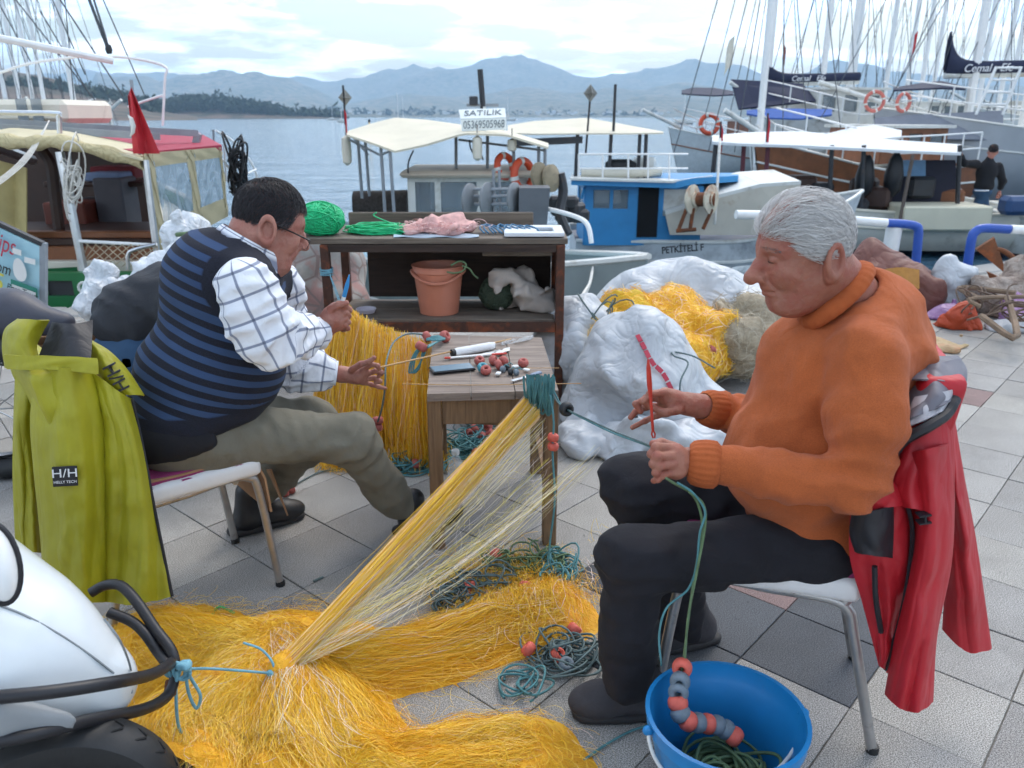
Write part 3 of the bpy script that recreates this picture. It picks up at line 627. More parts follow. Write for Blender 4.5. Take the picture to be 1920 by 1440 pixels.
# -------- head: local x = forward, y = left, z = up (metres); returns the distance function in world space
def head_fn(org, R, s=1.0, jowl=0.0, nose=1.0, neck_to=None, neck_r=0.062):
 org = np.asarray(org, np.float32); R = np.asarray(R, np.float32)
 def fn(P):
  q = ((P - org) @ R) / s; m = q.copy(); m[..., 1] = np.abs(m[..., 1])
  d = d_ell(q, (0.004, 0, 0.034), (0.093, 0.076, 0.089))
  d = smin(d, d_ell(q, (0.040, 0, -0.028), (0.056, 0.058, 0.085)), 0.04)
  d = smin(d, d_ell(q, (0.012, 0, -0.060), (0.066, 0.062, 0.048)), 0.03)
  d = smin(d, d_cap(q, (0.070, -0.010, -0.098), (0.070, 0.010, -0.098), 0.021), 0.030)
  d = smin(d, d_cap(m, (-0.02, 0.052, -0.050), (0.055, 0.022, -0.098), 0.018, 0.016), 0.03)
  d = smin(d, d_ell(m, (0.062, 0.040, -0.028), (0.026, 0.024, 0.024)), 0.022)
  if jowl: d = smin(d, d_ell(q, (0.030, 0, -0.108), (0.050, 0.046, 0.030 * jowl)), 0.035)
  d = smin(d, d_cap(m, (0.091, 0.012, 0.026), (0.070, 0.046, 0.022), 0.0095), 0.018)
  d = smax(d, -d_ell(m, (0.100, 0.031, 0.004), (0.020, 0.018, 0.013)), 0.014)
  d = smin(d, d_ell(m, (0.0805, 0.032, 0.003), (0.0125, 0.0145, 0.0115)), 0.004)
  d = smin(d, d_cap(m, (0.0895, 0.026, 0.0095), (0.086, 0.041, 0.0065), 0.0042), 0.005)
  d = smin(d, d_cap(m, (0.0895, 0.022, -0.010), (0.080, 0.044, -0.012), 0.0045), 0.008)
  d = smin(d, d_chain(q, [(0.092, 0, 0.018), (0.108, 0, -0.006), (0.124 * nose ** 0.3, 0, -0.030)], [0.0095, 0.011, 0.0145 * nose], 0.008), 0.012)
  d = smin(d, d_ell(m, (0.107, 0.013, -0.036), (0.014, 0.010, 0.010)), 0.007)
  d = smax(d, -d_ell(m, (0.113, 0.0075, -0.0475), (0.006, 0.0042, 0.006)), 0.004)
  d = smin(d, d_ell(q, (0.088, 0, -0.058), (0.020, 0.028, 0.022)), 0.018)
  d = smin(d, d_cap(m, (0.1055, 0.0, -0.0605), (0.092, 0.021, -0.064), 0.0052, 0.003), 0.005)
  d = smin(d, d_cap(m, (0.1035, 0.0, -0.0725), (0.091, 0.019, -0.069), 0.0060, 0.003), 0.005)
  d = smax(d, -d_cap(m, (0.114, 0, -0.0665), (0.093, 0.026, -0.0680), 0.0022), 0.003)
  d = smax(d, -d_cap(m, (0.104, 0.020, -0.034), (0.085, 0.036, -0.066), 0.0030), 0.010)      # fold from nose to mouth
  # ears
  e = m - np.array([-0.016, 0.0755, -0.014], np.float32) ; e = e / 1.16
  a = math.radians(22); ex = e[..., 0] * math.cos(a) + e[..., 1] * math.sin(a); ey = -e[..., 0] * math.sin(a) + e[..., 1] * math.cos(a); E = np.stack([ex + e[..., 2] * 0.12, ey, e[..., 2]], -1)
  ring = np.abs(np.sqrt((E[..., 0] / 0.80) ** 2 + (E[..., 2] / 1.32) ** 2) - 0.0215); rim = np.sqrt(ring ** 2 + (E[..., 1] - 0.012) ** 2) - 0.0060
  plate = d_ell(E, (0, 0.002, -0.004), (0.018, 0.0045, 0.031)); lobe = d_ell(E, (0.004, 0.006, -0.029), (0.010, 0.006, 0.011))
  ear = smin(smin(rim, plate, 0.006), lobe, 0.006); ear = smin(ear, d_cap(E, (-0.002, 0.009, 0.012), (0.004, 0.010, -0.014), 0.0035), 0.003)
  ear = smax(ear, -d_ell(E, (0.003, 0.0145, 0.0), (0.0115, 0.0085, 0.019)), 0.0025)
  d = smin(d, ear, 0.004)
  w = vnoise(q, 55, 3) * 0.0014 + vnoise(q, 28, 6) * 0.0018 - np.abs(vnoise(q * [1, 1, 2.0], 48, 8)) * 0.004 * np.clip((q[..., 0] - 0.0) * 20, 0, 1)
  w = w + 0.0011 * np.sin(q[..., 2] * 420 + 3 * vnoise(q, 20, 1)) * np.clip((q[..., 2] - 0.030) * 40, 0, 1) * np.clip((0.066 - q[..., 2]) * 60, 0, 1) * np.clip((q[..., 0] - 0.04) * 30, 0, 1)
  d = d * s + w
  if neck_to is not None: d = smin(d, d_cap(P, org + R @ np.array([-0.028, 0, -0.045], np.float32) * s, neck_to, neck_r * 0.97, neck_r), 0.03)
  return d
 return fn
def hand_fn(fingers, palm):
 """fingers: list of (points, radii); palm: list of (point, radius) pairs blended together"""
 def fn(P):
  d = None
  for (a, ra), (b, rb) in palm:
   e = d_cap(P, a, b, ra, rb); d = e if d is None else smin(d, e, 0.014)
  f = None
  for pts, rs in fingers:
   e = d_chain(P, pts, rs, 0.004)
   for p, r_ in zip(pts[1:-1], rs[1:-1]): e = smin(e, np.linalg.norm(P - np.asarray(p, np.float32), axis=-1) - r_ * 1.07, 0.003)
   f = e if f is None else smin(f, e, 0.0008)
  d = smin(d, f, 0.007)
  return d + vnoise(P, 70, 2) * 0.0016 + vnoise(P, 150, 4) * 0.0007
 return fn
def bounds(pts, pad):
 p = np.asarray(pts, float); return p.min(0) - pad, p.max(0) + pad
def finger(pxs, r0=0.0095, r1=0.0068):
 p = [W(*q) for q in pxs]; n = len(p); return (p, list(np.linspace(r0, r1, n) * 0.9))
def body_mesh(name, mat, parent, parts):
 """parts: list of (fn, lo, hi, cell) -> one skin mesh"""
 Vs, Qs, n = [], [], 0
 for fn, lo, hi, h in parts:
  V, Q = polymesh(fn, lo, hi, h)
  V = relaxed(V, Q, 1, 0.45)
  Vs.append(V); Qs.append(Q + n); n += len(V)
 me = fast_mesh(name, np.vstack(Vs), np.vstack(Qs)); smooth(me); return link(name, me, mat, parent)
def hair_strands(name, parent, mat, org, R, s, n, region, length, sweep, lift, seed=1, rad=0.0006, tintf=None, k=7, wave=0.004, mess=0.22):
 """strands rooted on the skull where region(q) holds; sweep(q) gives the local comb direction"""
 r = np.random.RandomState(seed); out = []; tn = []; c0 = np.array([0.004, 0, 0.034]); rr = np.array([0.095, 0.078, 0.091])
 while len(out) < n:
  v = r.normal(size=3); v /= np.linalg.norm(v); q = c0 + v * rr
  if not region(q, r): continue
  nn = nrm(v / rr); d = np.asarray(sweep(q), float) + r.normal(size=3) * mess; d = nrm(d - nn * (d @ nn)); L = length * r.uniform(0.6, 1.25); pts = []
  p = q.copy(); off = lift * r.uniform(0.3, 1.2); ph = r.uniform(0, 6.28)
  for i in range(k):
   t = i / (k - 1); w = (p - c0) / rr; w /= np.linalg.norm(w); base = c0 + w * rr
   pts.append(base + nrm(w / rr) * (0.001 + off * math.sin(min(1, t * 1.3 + 0.15) * 1.6)) + np.cross(nn, d) * wave * math.sin(ph + t * 5)); p = base + d * L / (k - 1)
   d = nrm(d - nrm(w / rr) * (d @ nrm(w / rr)))
  out.append(np.asarray(org) + (np.array(pts) * s) @ np.asarray(R).T); tn.append(tintf(q, r) if tintf else r.rand())
 return strands(name, np.array(out), rad, mat, parent, tn, 3)
def fold(P, a, b, amp, per, seed=0, sharp=1.0):
 """creases running across the line a-b"""
 a = np.asarray(a, np.float32); b = np.asarray(b, np.float32); t = (P - a) @ nrm(b - a).astype(np.float32)
 n = vnoise(P, 9, seed) * 2.2 + vnoise(P, 20, seed + 3) * 0.8; return amp * (np.abs(np.sin(math.pi * t / per + n * 1.8)) ** 0.8 - 0.5)
def ridges(P, sc, amp, seed=0, st=(1, 1, 1)):
 """sharp cloth creases: thin raised ridges between soft hollows"""
 Q = np.asarray(P, np.float32) * np.asarray(st, np.float32); n = vnoise(Q, sc, seed) + 0.5 * vnoise(Q, sc * 2.1, seed + 2); return amp * (np.abs(n) * 3.2 - 0.6)
def seg_attr(pts, per_r=0.07):
 """(along, around) coordinates on a limb given by a polyline"""
 P0 = [np.asarray(p, np.float32) for p in pts]
 def along(V):
  best = np.full(len(V), 9e9); out = np.zeros(len(V)); L = 0
  for a, b in zip(P0[:-1], P0[1:]):
   ab = b - a; l = np.linalg.norm(ab); t = np.clip(((V - a) @ ab) / (l * l), 0, 1); d = np.linalg.norm(V - a - t[:, None] * ab, axis=1); m = d < best; best[m] = d[m]; out[m] = (L + t * l)[m]; L += l
  return out
 def around(V):
  best = np.full(len(V), 9e9); out = np.zeros(len(V)); n0 = np.array([0, 0.25, 1.0])
  for a, b in zip(P0[:-1], P0[1:]):
   ab = b - a; l = np.linalg.norm(ab); t = np.clip(((V - a) @ ab) / (l * l), 0, 1); e = V - a - t[:, None] * ab; d = np.linalg.norm(e, axis=1); m = d < best; best[m] = d[m]
   T = ab / l; A = nrm(n0 - T * (n0 @ T)); B = np.cross(T, A); out[m] = (np.arctan2(e @ B, e @ A) * per_r)[m]
  return out
 return along, around
def shoe(parent, toe, heel, mat, sole, w=0.05, hgt=0.085, lab='shoe'):
 """toe and heel on the ground"""
 toe = np.asarray(toe, float); heel = np.asarray(heel, float); f = nrm(toe - heel); L = np.linalg.norm(toe - heel); R = basis(f)
 def loc(P): return (P - heel.astype(np.float32)) @ R.astype(np.float32)
 def up(P):
  q = loc(P); d = d_ell(q, (L * 0.78, 0, 0.032), (L * 0.25, w * 0.96, 0.040)); d = smin(d, d_cap(q, (L * 0.25, 0, 0.045), (L * 0.7, 0, 0.036), w * 0.86, w * 0.86), 0.03)
  d = smin(d, d_cap(q, (0.06, 0, 0.05), (0.075, 0, hgt + 0.03), w * 0.82, w * 0.80), 0.03); d = smax(d, 0.014 - q[..., 2], 0.004)
  return d + 0.0022 * np.abs(np.sin(q[..., 0] * 90 + vnoise(q, 30) * 4)) * np.clip((q[..., 0] - L * 0.45) * 20, 0, 1) * np.clip((L * 0.72 - q[..., 0]) * 20, 0, 1)
 def so(P):
  q = loc(P); x = np.clip(q[..., 0] / L, 0, 1); wd = w * (0.82 + 0.24 * np.sin(np.clip(x - 0.1, 0, 1) * 3.0) * 0.9)
  d2 = np.maximum(np.abs(q[..., 1]) - wd, np.maximum(-q[..., 0] - 0.008, q[..., 0] - L)); cap = np.linalg.norm(np.stack([np.maximum(q[..., 0] - (L - wd), 0), q[..., 1]], -1), axis=-1) - wd - 0.004
  capb = np.linalg.norm(np.stack([np.minimum(q[..., 0] - wd + 0.012, 0), q[..., 1]], -1), axis=-1) - wd
  return smax(smax(smax(d2, cap, 0.004), capb, 0.004), np.abs(q[..., 2] - 0.012) - 0.0115, 0.005)
 lo, hi = bounds([toe, heel, heel + [0, 0, hgt + 0.08]], 0.085); lo[2] = -0.012
 o = blob(lab, up, lo, hi, 0.006, mat, parent); blob('sole', so, lo, hi, 0.006, sole, o); return o
# ------------------------------------------------------------------ the man in the orange sweater
def man_orange():
 root = thing('person', 'grey-haired person in orange sweater and dark trousers, seated, mending net with red needle', 'person', (0.72, 1.72, 0))
 f = nrm((-0.975, 0.22, 0)); l = np.cross((0, 0, 1), f); Rb = np.stack([f, l, [0, 0, 1.0]], 1)
 # ---- head
 pit = math.radians(12); hf = nrm((-0.995, -0.10, 0)); hf = nrm(hf * math.cos(pit) + np.array([0, 0, -1]) * math.sin(pit)); Rh = basis(hf); s = 0.94
 org = W(1512, 470, 1.66); nb = W(1618, 590, 1.70)
 head = head_fn(org, Rh, s, 1.0, 1.12, nb, 0.066)
 lo, hi = bounds([org, nb], 0.15); lo[2] += 0.02
 # ---- hands
 c8 = lambda x, y, Y: (1020 + x / 4, 500 + y / 4, Y)
 rf = [finger([c8(905, 945, 1.78), c8(800, 955, 1.765), c8(745, 1010, 1.765), c8(800, 1048, 1.77)], 0.0105, 0.008),
   finger([c8(890, 985, 1.80), c8(770, 985, 1.80), c8(690, 1030, 1.80), c8(725, 1085, 1.795)], 0.0105, 0.008),
   finger([c8(895, 1040, 1.815), c8(770, 1050, 1.82), c8(690, 1085, 1.82), c8(650, 1130, 1.815)], 0.010, 0.0075),
   finger([c8(930, 1100, 1.82), c8(850, 1115, 1.83), c8(760, 1155, 1.83), c8(665, 1205, 1.825)], 0.0095, 0.007),
   finger([c8(1010, 1075, 1.775), c8(910, 1095, 1.76), c8(815, 1060, 1.762)], 0.0125, 0.009)]
 w1 = W(1316, 762, 1.81); pc = W(*c8(960, 1010, 1.80)); pk = W(*c8(905, 965, 1.79)); pk2 = W(*c8(920, 1070, 1.815))
 rp = [((w1, 0.030), (pc, 0.026)), ((pc, 0.024), (pk, 0.016)), ((pc, 0.024), (pk2, 0.015)), ((pk, 0.015), (pk2, 0.014))]
 rh = hand_fn(rf, rp); rlo, rhi = bounds(np.vstack([q[0] for q in rf] + [[w1, pc]]), 0.035)
 c6 = lambda x, y, Y: (1050 + x / 2.207, 800 + y / 2.207, Y)
 lf = [finger([c6(455, 88, 1.50), c6(398, 82, 1.49), c6(378, 112, 1.49), c6(396, 140, 1.50)], 0.0105, 0.0082),
   finger([c6(460, 120, 1.485), c6(402, 122, 1.475), c6(385, 155, 1.475), c6(402, 180, 1.485)], 0.0108, 0.0084),
   finger([c6(463, 155, 1.48), c6(412, 162, 1.47), c6(398, 190, 1.47), c6(412, 208, 1.48)], 0.0105, 0.008),
   finger([c6(468, 190, 1.485), c6(428, 198, 1.475), c6(405, 216, 1.475), c6(388, 224, 1.485)], 0.0095, 0.0072),
   finger([c6(470, 85, 1.53), c6(420, 68, 1.535), c6(385, 72, 1.52)], 0.0125, 0.0095)]
 w2 = W(1288, 866, 1.525); pa = W(*c6(478, 110, 1.505)); pb = W(*c6(480, 180, 1.50)); pcn = W(*c6(470, 145, 1.505))
 lp = [((w2, 0.031), (pcn, 0.025)), ((pcn, 0.023), (pa, 0.018)), ((pcn, 0.023), (pb, 0.017)), ((pa, 0.017), (pb, 0.016))]
 lh = hand_fn(lf, lp); llo, lhi = bounds(np.vstack([q[0] for q in lf] + [[w2]]), 0.035)
 # ---- limbs
 Ls, Le = W(1622, 668, 1.545), W(1606, 900, 1.455); Rs, Re = W(1505, 645, 1.88), W(1478, 800, 1.95)
 Lh, Lk, La = W(1500, 1030, 1.61), W(1188, 1046, 1.59), W(1172, 1262, 1.605); Rhp, Rk, Ra = W(1480, 960, 1.80), W(1198, 915, 1.83), W(1292, 1165, 1.865)
 che, bel, pel = W(1565, 705, 1.71), W(1512, 850, 1.70), W(1545, 975, 1.71); bk = W(1628, 660, 1.71)
 def under(P):
  d = d_ell(P, che, (0.13, 0.15, 0.16), Rb); d = smin(d, d_ell(P, bel, (0.15, 0.15, 0.15), Rb), 0.05); d = smin(d, d_ell(P, pel, (0.13, 0.14, 0.09), Rb), 0.05)
  for a, b, c in ((Ls, Le, w2), (Rs, Re, w1)): d = smin(d, d_chain(P, [a, b, c], [0.05, 0.04, 0.026], 0.02), 0.03)
  for a, b, c in ((Lh, Lk, La), (Rhp, Rk, Ra)): d = smin(d, d_chain(P, [a, b, c], [0.06, 0.05, 0.035], 0.02), 0.03)
  return smin(d, d_cap(P, che, nb, 0.06, 0.055), 0.04)
 ulo, uhi = bounds([che, bel, pel, Ls, Le, w2, Rs, Re, w1, Lk, La, Rk, Ra, nb], 0.1)
 body_mesh('body', M_SKIN_A, root, [(head, lo, hi, 0.003), (rh, rlo, rhi, 0.0024), (lh, llo, lhi, 0.0024), (under, ulo, uhi, 0.02)])
 # ---- sweater
 armL = [Ls, Le, w2]; armR = [Rs, Re, w1]; el2 = W(1450, 890, 1.47)
 def sweater(P):
  d = d_ell(P, che, (0.166, 0.185, 0.186), Rb); d = smin(d, d_ell(P, bel, (0.183, 0.19, 0.162), Rb), 0.07); d = smin(d, d_ell(P, pel, (0.165, 0.19, 0.105), Rb), 0.06)
  d = smin(d, d_ell(P, bk, (0.12, 0.17, 0.13), Rb), 0.06); d = smin(d, d_cap(P, che, nb, 0.10, 0.077), 0.06)
  d = smin(d, d_cap(P, Ls, nb, 0.075, 0.06), 0.06); d = smin(d, d_cap(P, Rs, nb, 0.07, 0.06), 0.06)
  hem = d_plane(P, W(1530, 1000, 1.71), (Rb @ np.array([-0.32, 0, -1.0]))); d = smax(d, hem, 0.03)
  aL = d_chain(P, [Ls, (Ls + Le) / 2 + np.array([0.0, -0.01, 0]), Le, (Le * 0.5 + w2 * 0.5), w2 + nrm(w2 - Le) * -0.035], [0.076, 0.070, 0.060, 0.056, 0.047], 0.035)
  aR = d_chain(P, [Rs, Re, w1 + nrm(w1 - Re) * -0.04], [0.078, 0.066, 0.046], 0.04)
  # crease fields: bunched cloth in the crook of the elbow, folds across chest and belly
  wl = np.exp(-(np.linalg.norm(P - Le.astype(np.float32), axis=-1) / 0.11) ** 2)
  aL = aL + fold(P, Ls, Le, 0.022, 0.05, 2) * wl + fold(P, Le, w2, 0.007, 0.06, 5) * np.clip(1 - np.abs((P - el2.astype(np.float32)) @ nrm(w2 - Le).astype(np.float32)) / 0.14, 0, 1)
  aR = aR + fold(P, Re, w1, 0.009, 0.05, 8); aL = aL + ridges(P, 9, 0.006, 31, (0.7, 1, 1.2)) + facet(P, 8, 0.03, 6)
  d = d + vnoise(P, 7, 11) * 0.020 + ridges(P, 7.5, 0.008, 12, (1, 1, 0.75)) + facet(P, 6, 0.035, 4)
  d = smin(d, aR, 0.015); d = smin(d, aL, 0.007)
  d = d + fold(P, che, Le, 0.006, 0.075, 21) * np.exp(-(np.linalg.norm(P - W(1500, 720, 1.56).astype(np.float32), axis=-1) / 0.12) ** 2)
  d = smax(d, -d_cap(P, nb + (nb - org) * 0.02, org, 0.064, 0.075), 0.012)
  return d
 slo, shi = bounds([che, bel, pel, bk, Ls, Le, Rs, Re, w1, w2, nb], 0.2); slo[0] = min(w1[0], w2[0]) - 0.02
 blob('sweater', sweater, slo, shi, 0.0078, M_SWEATER, root, relax=1)
 # ribbed cuffs, hem band and collar: tubes with real ribs
 def ribbed(name, c, ax, ra, rb, Ln, nr, amp, sx=1.0, par=None, flare=0.0, A0=None):
  ax = nrm(ax); A = nrm(np.cross(ax, (0, 0, 1)) if A0 is None else A0 - ax * (np.asarray(A0) @ ax)); B = np.cross(ax, A); n = nr * 4; P = np.zeros((n, 9, 3))
  for i in range(n):
   t = 2 * math.pi * i / n; rr = 1 + amp * math.cos(t * nr)
   for j in range(9):
    v = j / 8; bul = math.sin(v * math.pi) * 0.10; r0 = (ra + (rb - ra) * v) * (1 + bul + flare * v) * rr * (0.86 if j in (0, 8) else 1)
    P[i, j] = np.asarray(c) + ax * Ln * (v - 0.5) + r0 * (math.cos(t) * A * sx + math.sin(t) * B)
  b = MB(); b.sheet(P, 0.0, closed_u=True); return b.build(name, M_RIB, par or root, True, 80)
 ribbed('cuff', w2 - nrm(w2 - Le) * 0.034, w2 - Le, 0.047, 0.042, 0.062, 22, 0.022)
 ribbed('cuff', w1 - nrm(w1 - Re) * 0.034, w1 - Re, 0.044, 0.038, 0.065, 20, 0.022)
 cc = W(1556, 545, 1.675); cax = W(1470, 600, 1.67) - W(1612, 462, 1.69); cn = nrm(np.cross(cax, (-0.1, -1, 0.05))); cn = cn if cn[2] > 0 else -cn
 ribbed('collar', cc - cn * 0.012, cn, 0.086, 0.077, 0.036, 30, 0.010, sx=1.06, A0=cax)
 # ---- trousers
 def trousers(P):
  d = d_ell(P, pel + np.array([0, 0, -0.02]), (0.17, 0.185, 0.10), Rb)
  lL = d_chain(P, [Lh, Lk, La + np.array([0.0, 0, 0.0])], [0.095, 0.075, 0.068], 0.05); lR = d_chain(P, [Rhp, Rk, Ra], [0.095, 0.080, 0.068], 0.05)
  wk = np.exp(-(np.linalg.norm(P - Lk.astype(np.float32), axis=-1) / 0.12) ** 2)
  lL = lL + fold(P, Lk, La, 0.009, 0.055, 4) * (0.35 + wk); lR = lR + fold(P, Rk, Ra, 0.008, 0.06, 9)
  d = smin(smin(d, lL, 0.05), lR, 0.05) + vnoise(P, 8, 6) * 0.016 + facet(P, 8, 0.035, 3)
  d = smax(d, 0.425 - P[..., 2] + np.clip(-(P - pel.astype(np.float32)) @ f.astype(np.float32) * -1.0 - 0.0, -9, 0) * 0 - 10 * np.clip(((P - pel.astype(np.float32)) @ f.astype(np.float32)) - 0.22, 0, 1), 0.02)
  return smax(d, 0.075 - P[..., 2], 0.006)
 tlo, thi = bounds([pel, Lh, Lk, La, Rhp, Rk, Ra], 0.2); tlo[2] = 0.04
 blob('trousers', trousers, tlo, thi, 0.009, M_TROUS_DK, root)
 shoe(root, G(1070, 1336) * [1, 1, 0], G(1070, 1336) * [1, 1, 0] + np.array([0.262, 0.012, 0]), M_SHOE2, M_SOLE, 0.052, 0.075)
 shoe(root, G(1215, 1215) * [1, 1, 0], G(1215, 1215) * [1, 1, 0] + np.array([0.20, 0.05, 0]), M_SHOE2, M_SOLE, 0.05, 0.075)
 # ---- hair, brows
 def tint_a(q, r): return np.clip(0.72 + 0.3 * r.normal() * 0.5 - 0.55 * max(0, (-q[0] - 0.03) / 0.05) * max(0, min(1, (0.03 - q[2]) / 0.04)), 0, 1)
 t = NT('white_grey_hair'); t.col(t.ramp(t.attr('tint'), [(0, lin('#4a4648')), (0.3, lin('#8d8a8a')), (0.55, lin('#c2c0be')), (1, lin('#efedea'))])); t.set(Roughness=0.5); m = t.m
 hx = [-0.1, -0.07, -0.04, 0.0, 0.035, 0.055, 0.066, 0.078, 0.11]; hz = [-0.052, -0.045, -0.022, 0.016, 0.004, 0.026, 0.050, 0.052, 0.058]
 def reg(q, r):
  if q[2] < np.interp(q[0], hx, hz) + r.normal() * 0.003: return False
  top = abs(q[1]) < 0.046 and q[2] > 0.07 and q[0] > -0.05
  if top and r.rand() < 0.80: return False
  if q[0] > 0.06 and r.rand() < 0.4: return False
  return True
 hair_strands('hair', root, m, org, Rh, s, 11000, reg, 0.052, lambda q: (-0.75 - 0.3 * (q[0] > 0.05), 0.45 * np.sign(q[1]), -0.25 if abs(q[1]) > 0.045 else 0.2), 0.014, 3, 0.00036, tint_a, 8, 0.003, 0.2)
 r = np.random.RandomState(8); br = []
 for sg in (-1, 1):
  for _ in range(130):
   u = r.rand(); p = np.array([0.097 - 0.018 * u, sg * (0.014 + 0.036 * u), 0.030 - 0.003 * u + r.normal() * 0.0022]); d = nrm([0.35 - 0.3 * u, sg * 0.8, 0.25 - 0.5 * u] + r.normal(size=3) * 0.3)
   br.append([org + Rh @ ((p + d * 0.010 * k / 3 + np.array([0.003 * math.sin(k), 0, 0])) * s) for k in range(4)])
 for h in (0, 1): strands('eyebrow', br[130 * h:130 * h + 130], 0.0005, m, root, r.rand(130) * 0.25)
 for sg in (-1, 1):
  b = MB(); b.tube([org + Rh @ (np.array(p) * s) for p in [(0.0955, sg * 0.021, 0.0015), (0.0955, sg * 0.030, 0.0000), (0.0915, sg * 0.039, 0.0), (0.087, sg * 0.044, 0.002)]], 0.0011, 5)
  b.build('eyelash', M('dark_lashes', '#3a2a26', 0.8), root)
 return root
MAN_ORANGE = man_orange()
# ------------------------------------------------------------------ the man in the striped vest
def man_vest():
 root = thing('person', 'dark-haired person with glasses in blue striped knitted vest and checked shirt, seated', 'person', (-0.95, 2.25, 0))
 f = nrm((0.85, 0.53, 0)); l = np.cross((0, 0, 1), f); Rb = np.stack([f, l, [0, 0, 1.0]], 1)
 pit = math.radians(20); hf = nrm((0.83, 0.56, 0)); hf = nrm(hf * math.cos(pit) + np.array([0, 0, -1]) * math.sin(pit)); Rh = basis(hf); s = 1.0
 org = W(498, 420, 2.30); nb = W(452, 488, 2.26); head = head_fn(org, Rh, s, 1.25, 1.0, nb, 0.070); lo, hi = bounds([org, nb], 0.15)
 c1 = lambda x, y, Y: (180 + x / 3.272, 320 + y / 3.272, Y)
 # fist round the netting needle
 fi = []
 for i in range(4):
  y = 828 + i * 38; Yd = 2.262 + 0.004 * i; k = 1.0 - 0.05 * i
  fi.append(finger([c1(1462 + 4 * i, y + 8, Yd), c1(1530 - 2 * i, y + 2, Yd - 0.012), c1(1553 - 3 * i, y + 26, Yd + 0.012), c1(1520 - 2 * i, y + 36, Yd + 0.03)], 0.0118 * k, 0.0088 * k))
 fi.append(finger([c1(1440, 850, 2.235), c1(1490, 822, 2.225), c1(1535, 812, 2.235)], 0.013, 0.0092))
 w1 = W(*c1(1385, 985, 2.25)); pc = W(*c1(1455, 905, 2.258)); rp = [((w1, 0.031), (pc, 0.034)), ((pc, 0.030), (W(*c1(1470, 850, 2.262)), 0.019)), ((pc, 0.030), (W(*c1(1490, 940, 2.268)), 0.019))]
 rh = hand_fn(fi, rp); rlo, rhi = bounds(np.vstack([q[0] for q in fi] + [[w1]]), 0.045)
 lf = [finger([c1(1640, 1222, 2.535), c1(1690, 1188, 2.525), c1(1728, 1196, 2.52), c1(1738, 1216, 2.525)], 0.0105, 0.008),
   finger([c1(1655, 1250, 2.55), c1(1715, 1228, 2.545), c1(1752, 1238, 2.545), c1(1735, 1262, 2.55)], 0.0105, 0.008),
   finger([c1(1652, 1275, 2.56), c1(1712, 1272, 2.56), c1(1742, 1292, 2.56), c1(1715, 1302, 2.56)], 0.010, 0.0078),
   finger([c1(1635, 1298, 2.57), c1(1690, 1312, 2.575), c1(1735, 1326, 2.575), c1(1775, 1336, 2.57)], 0.0095, 0.007),
   finger([c1(1568, 1222, 2.525), c1(1625, 1188, 2.515), c1(1675, 1172, 2.512), c1(1706, 1148, 2.512)], 0.0125, 0.0085)]
 w2 = W(*c1(1500, 1248, 2.55)); pq = W(*c1(1600, 1260, 2.55)); lp = [((w2, 0.029), (pq, 0.026)), ((pq, 0.022), (W(*c1(1645, 1232, 2.54)), 0.015)), ((pq, 0.022), (W(*c1(1640, 1290, 2.565)), 0.014))]
 lh = hand_fn(lf, lp); llo, lhi = bounds(np.vstack([q[0] for q in lf] + [[w2]]), 0.04)
 che, bel, pel = W(425, 575, 2.26), W(398, 690, 2.24), W(352, 800, 2.20); ub = W(400, 515, 2.24)
 Rs, Re = W(462, 536, 2.05), W(508, 640, 2.04); Ls, Le = W(520, 540, 2.46), W(548, 690, 2.52)
 Rhp, Rk, Ra = W(335, 812, 2.12), W(650, 818, 2.38), W(748, 942, 2.54); Lhp, Lk, La = W(380, 800, 2.34), W(590, 800, 2.56), W(456, 950, 2.60)
 def under(P):
  d = d_ell(P, che, (0.12, 0.13, 0.15), Rb); d = smin(d, d_ell(P, bel, (0.16, 0.16, 0.13), Rb), 0.05); d = smin(d, d_ell(P, pel, (0.13, 0.14, 0.09), Rb), 0.05)
  for a, b, c in ((Ls, Le, w2), (Rs, Re, w1)): d = smin(d, d_chain(P, [a, b, c], [0.05, 0.04, 0.026], 0.02), 0.03)
  for a, b, c in ((Lhp, Lk, La), (Rhp, Rk, Ra)): d = smin(d, d_chain(P, [a, b, c], [0.06, 0.05, 0.035], 0.02), 0.03)
  return smin(d, d_cap(P, che, nb, 0.06, 0.055), 0.04)
 ulo, uhi = bounds([che, bel, pel, Ls, Le, w2, Rs, Re, w1, Lk, La, Rk, Ra, nb], 0.1)
 body_mesh('body', M_SKIN_B, root, [(head, lo, hi, 0.0031), (rh, rlo, rhi, 0.0026), (lh, llo, lhi, 0.0026), (under, ulo, uhi, 0.02)])
 # ---- vest
 armc = Rs + np.array([-0.01, 0.03, 0.0])
 def vest(P):
  d = d_ell(P, che, (0.165, 0.185, 0.175), Rb); d = smin(d, d_ell(P, bel, (0.212, 0.205, 0.165), Rb), 0.08); d = smin(d, d_ell(P, pel + np.array([0, 0, 0.035]), (0.185, 0.195, 0.12), Rb), 0.07)
  d = smin(d, d_ell(P, ub, (0.125, 0.155, 0.13), Rb), 0.07); d = smin(d, d_cap(P, Rs + np.array([0.0, 0.05, 0.0]), nb, 0.066, 0.072), 0.04); d = smin(d, d_cap(P, Ls, nb, 0.07, 0.072), 0.04); d = smin(d, d_cap(P, che, nb, 0.1, 0.085), 0.06)
  d = smax(d, d_plane(P, W(400, 785, 2.2), Rb @ np.array([0.02, 0, -1.0])), 0.03)
  d = smax(d, -d_cap(P, nb + (nb - org) * 0.05, org + np.array([0, 0, 0.0]), 0.094, 0.10), 0.01)
  return d + vnoise(P, 6, 2) * 0.014 + fold(P, che, pel, 0.004, 0.09, 4)
 sp = [nb + np.array([0, 0, 0.02]), che, bel, pel]; al = seg_attr([W(470, 440, 2.26), W(425, 575, 2.24), W(385, 700, 2.23), W(348, 830, 2.22)])[0]
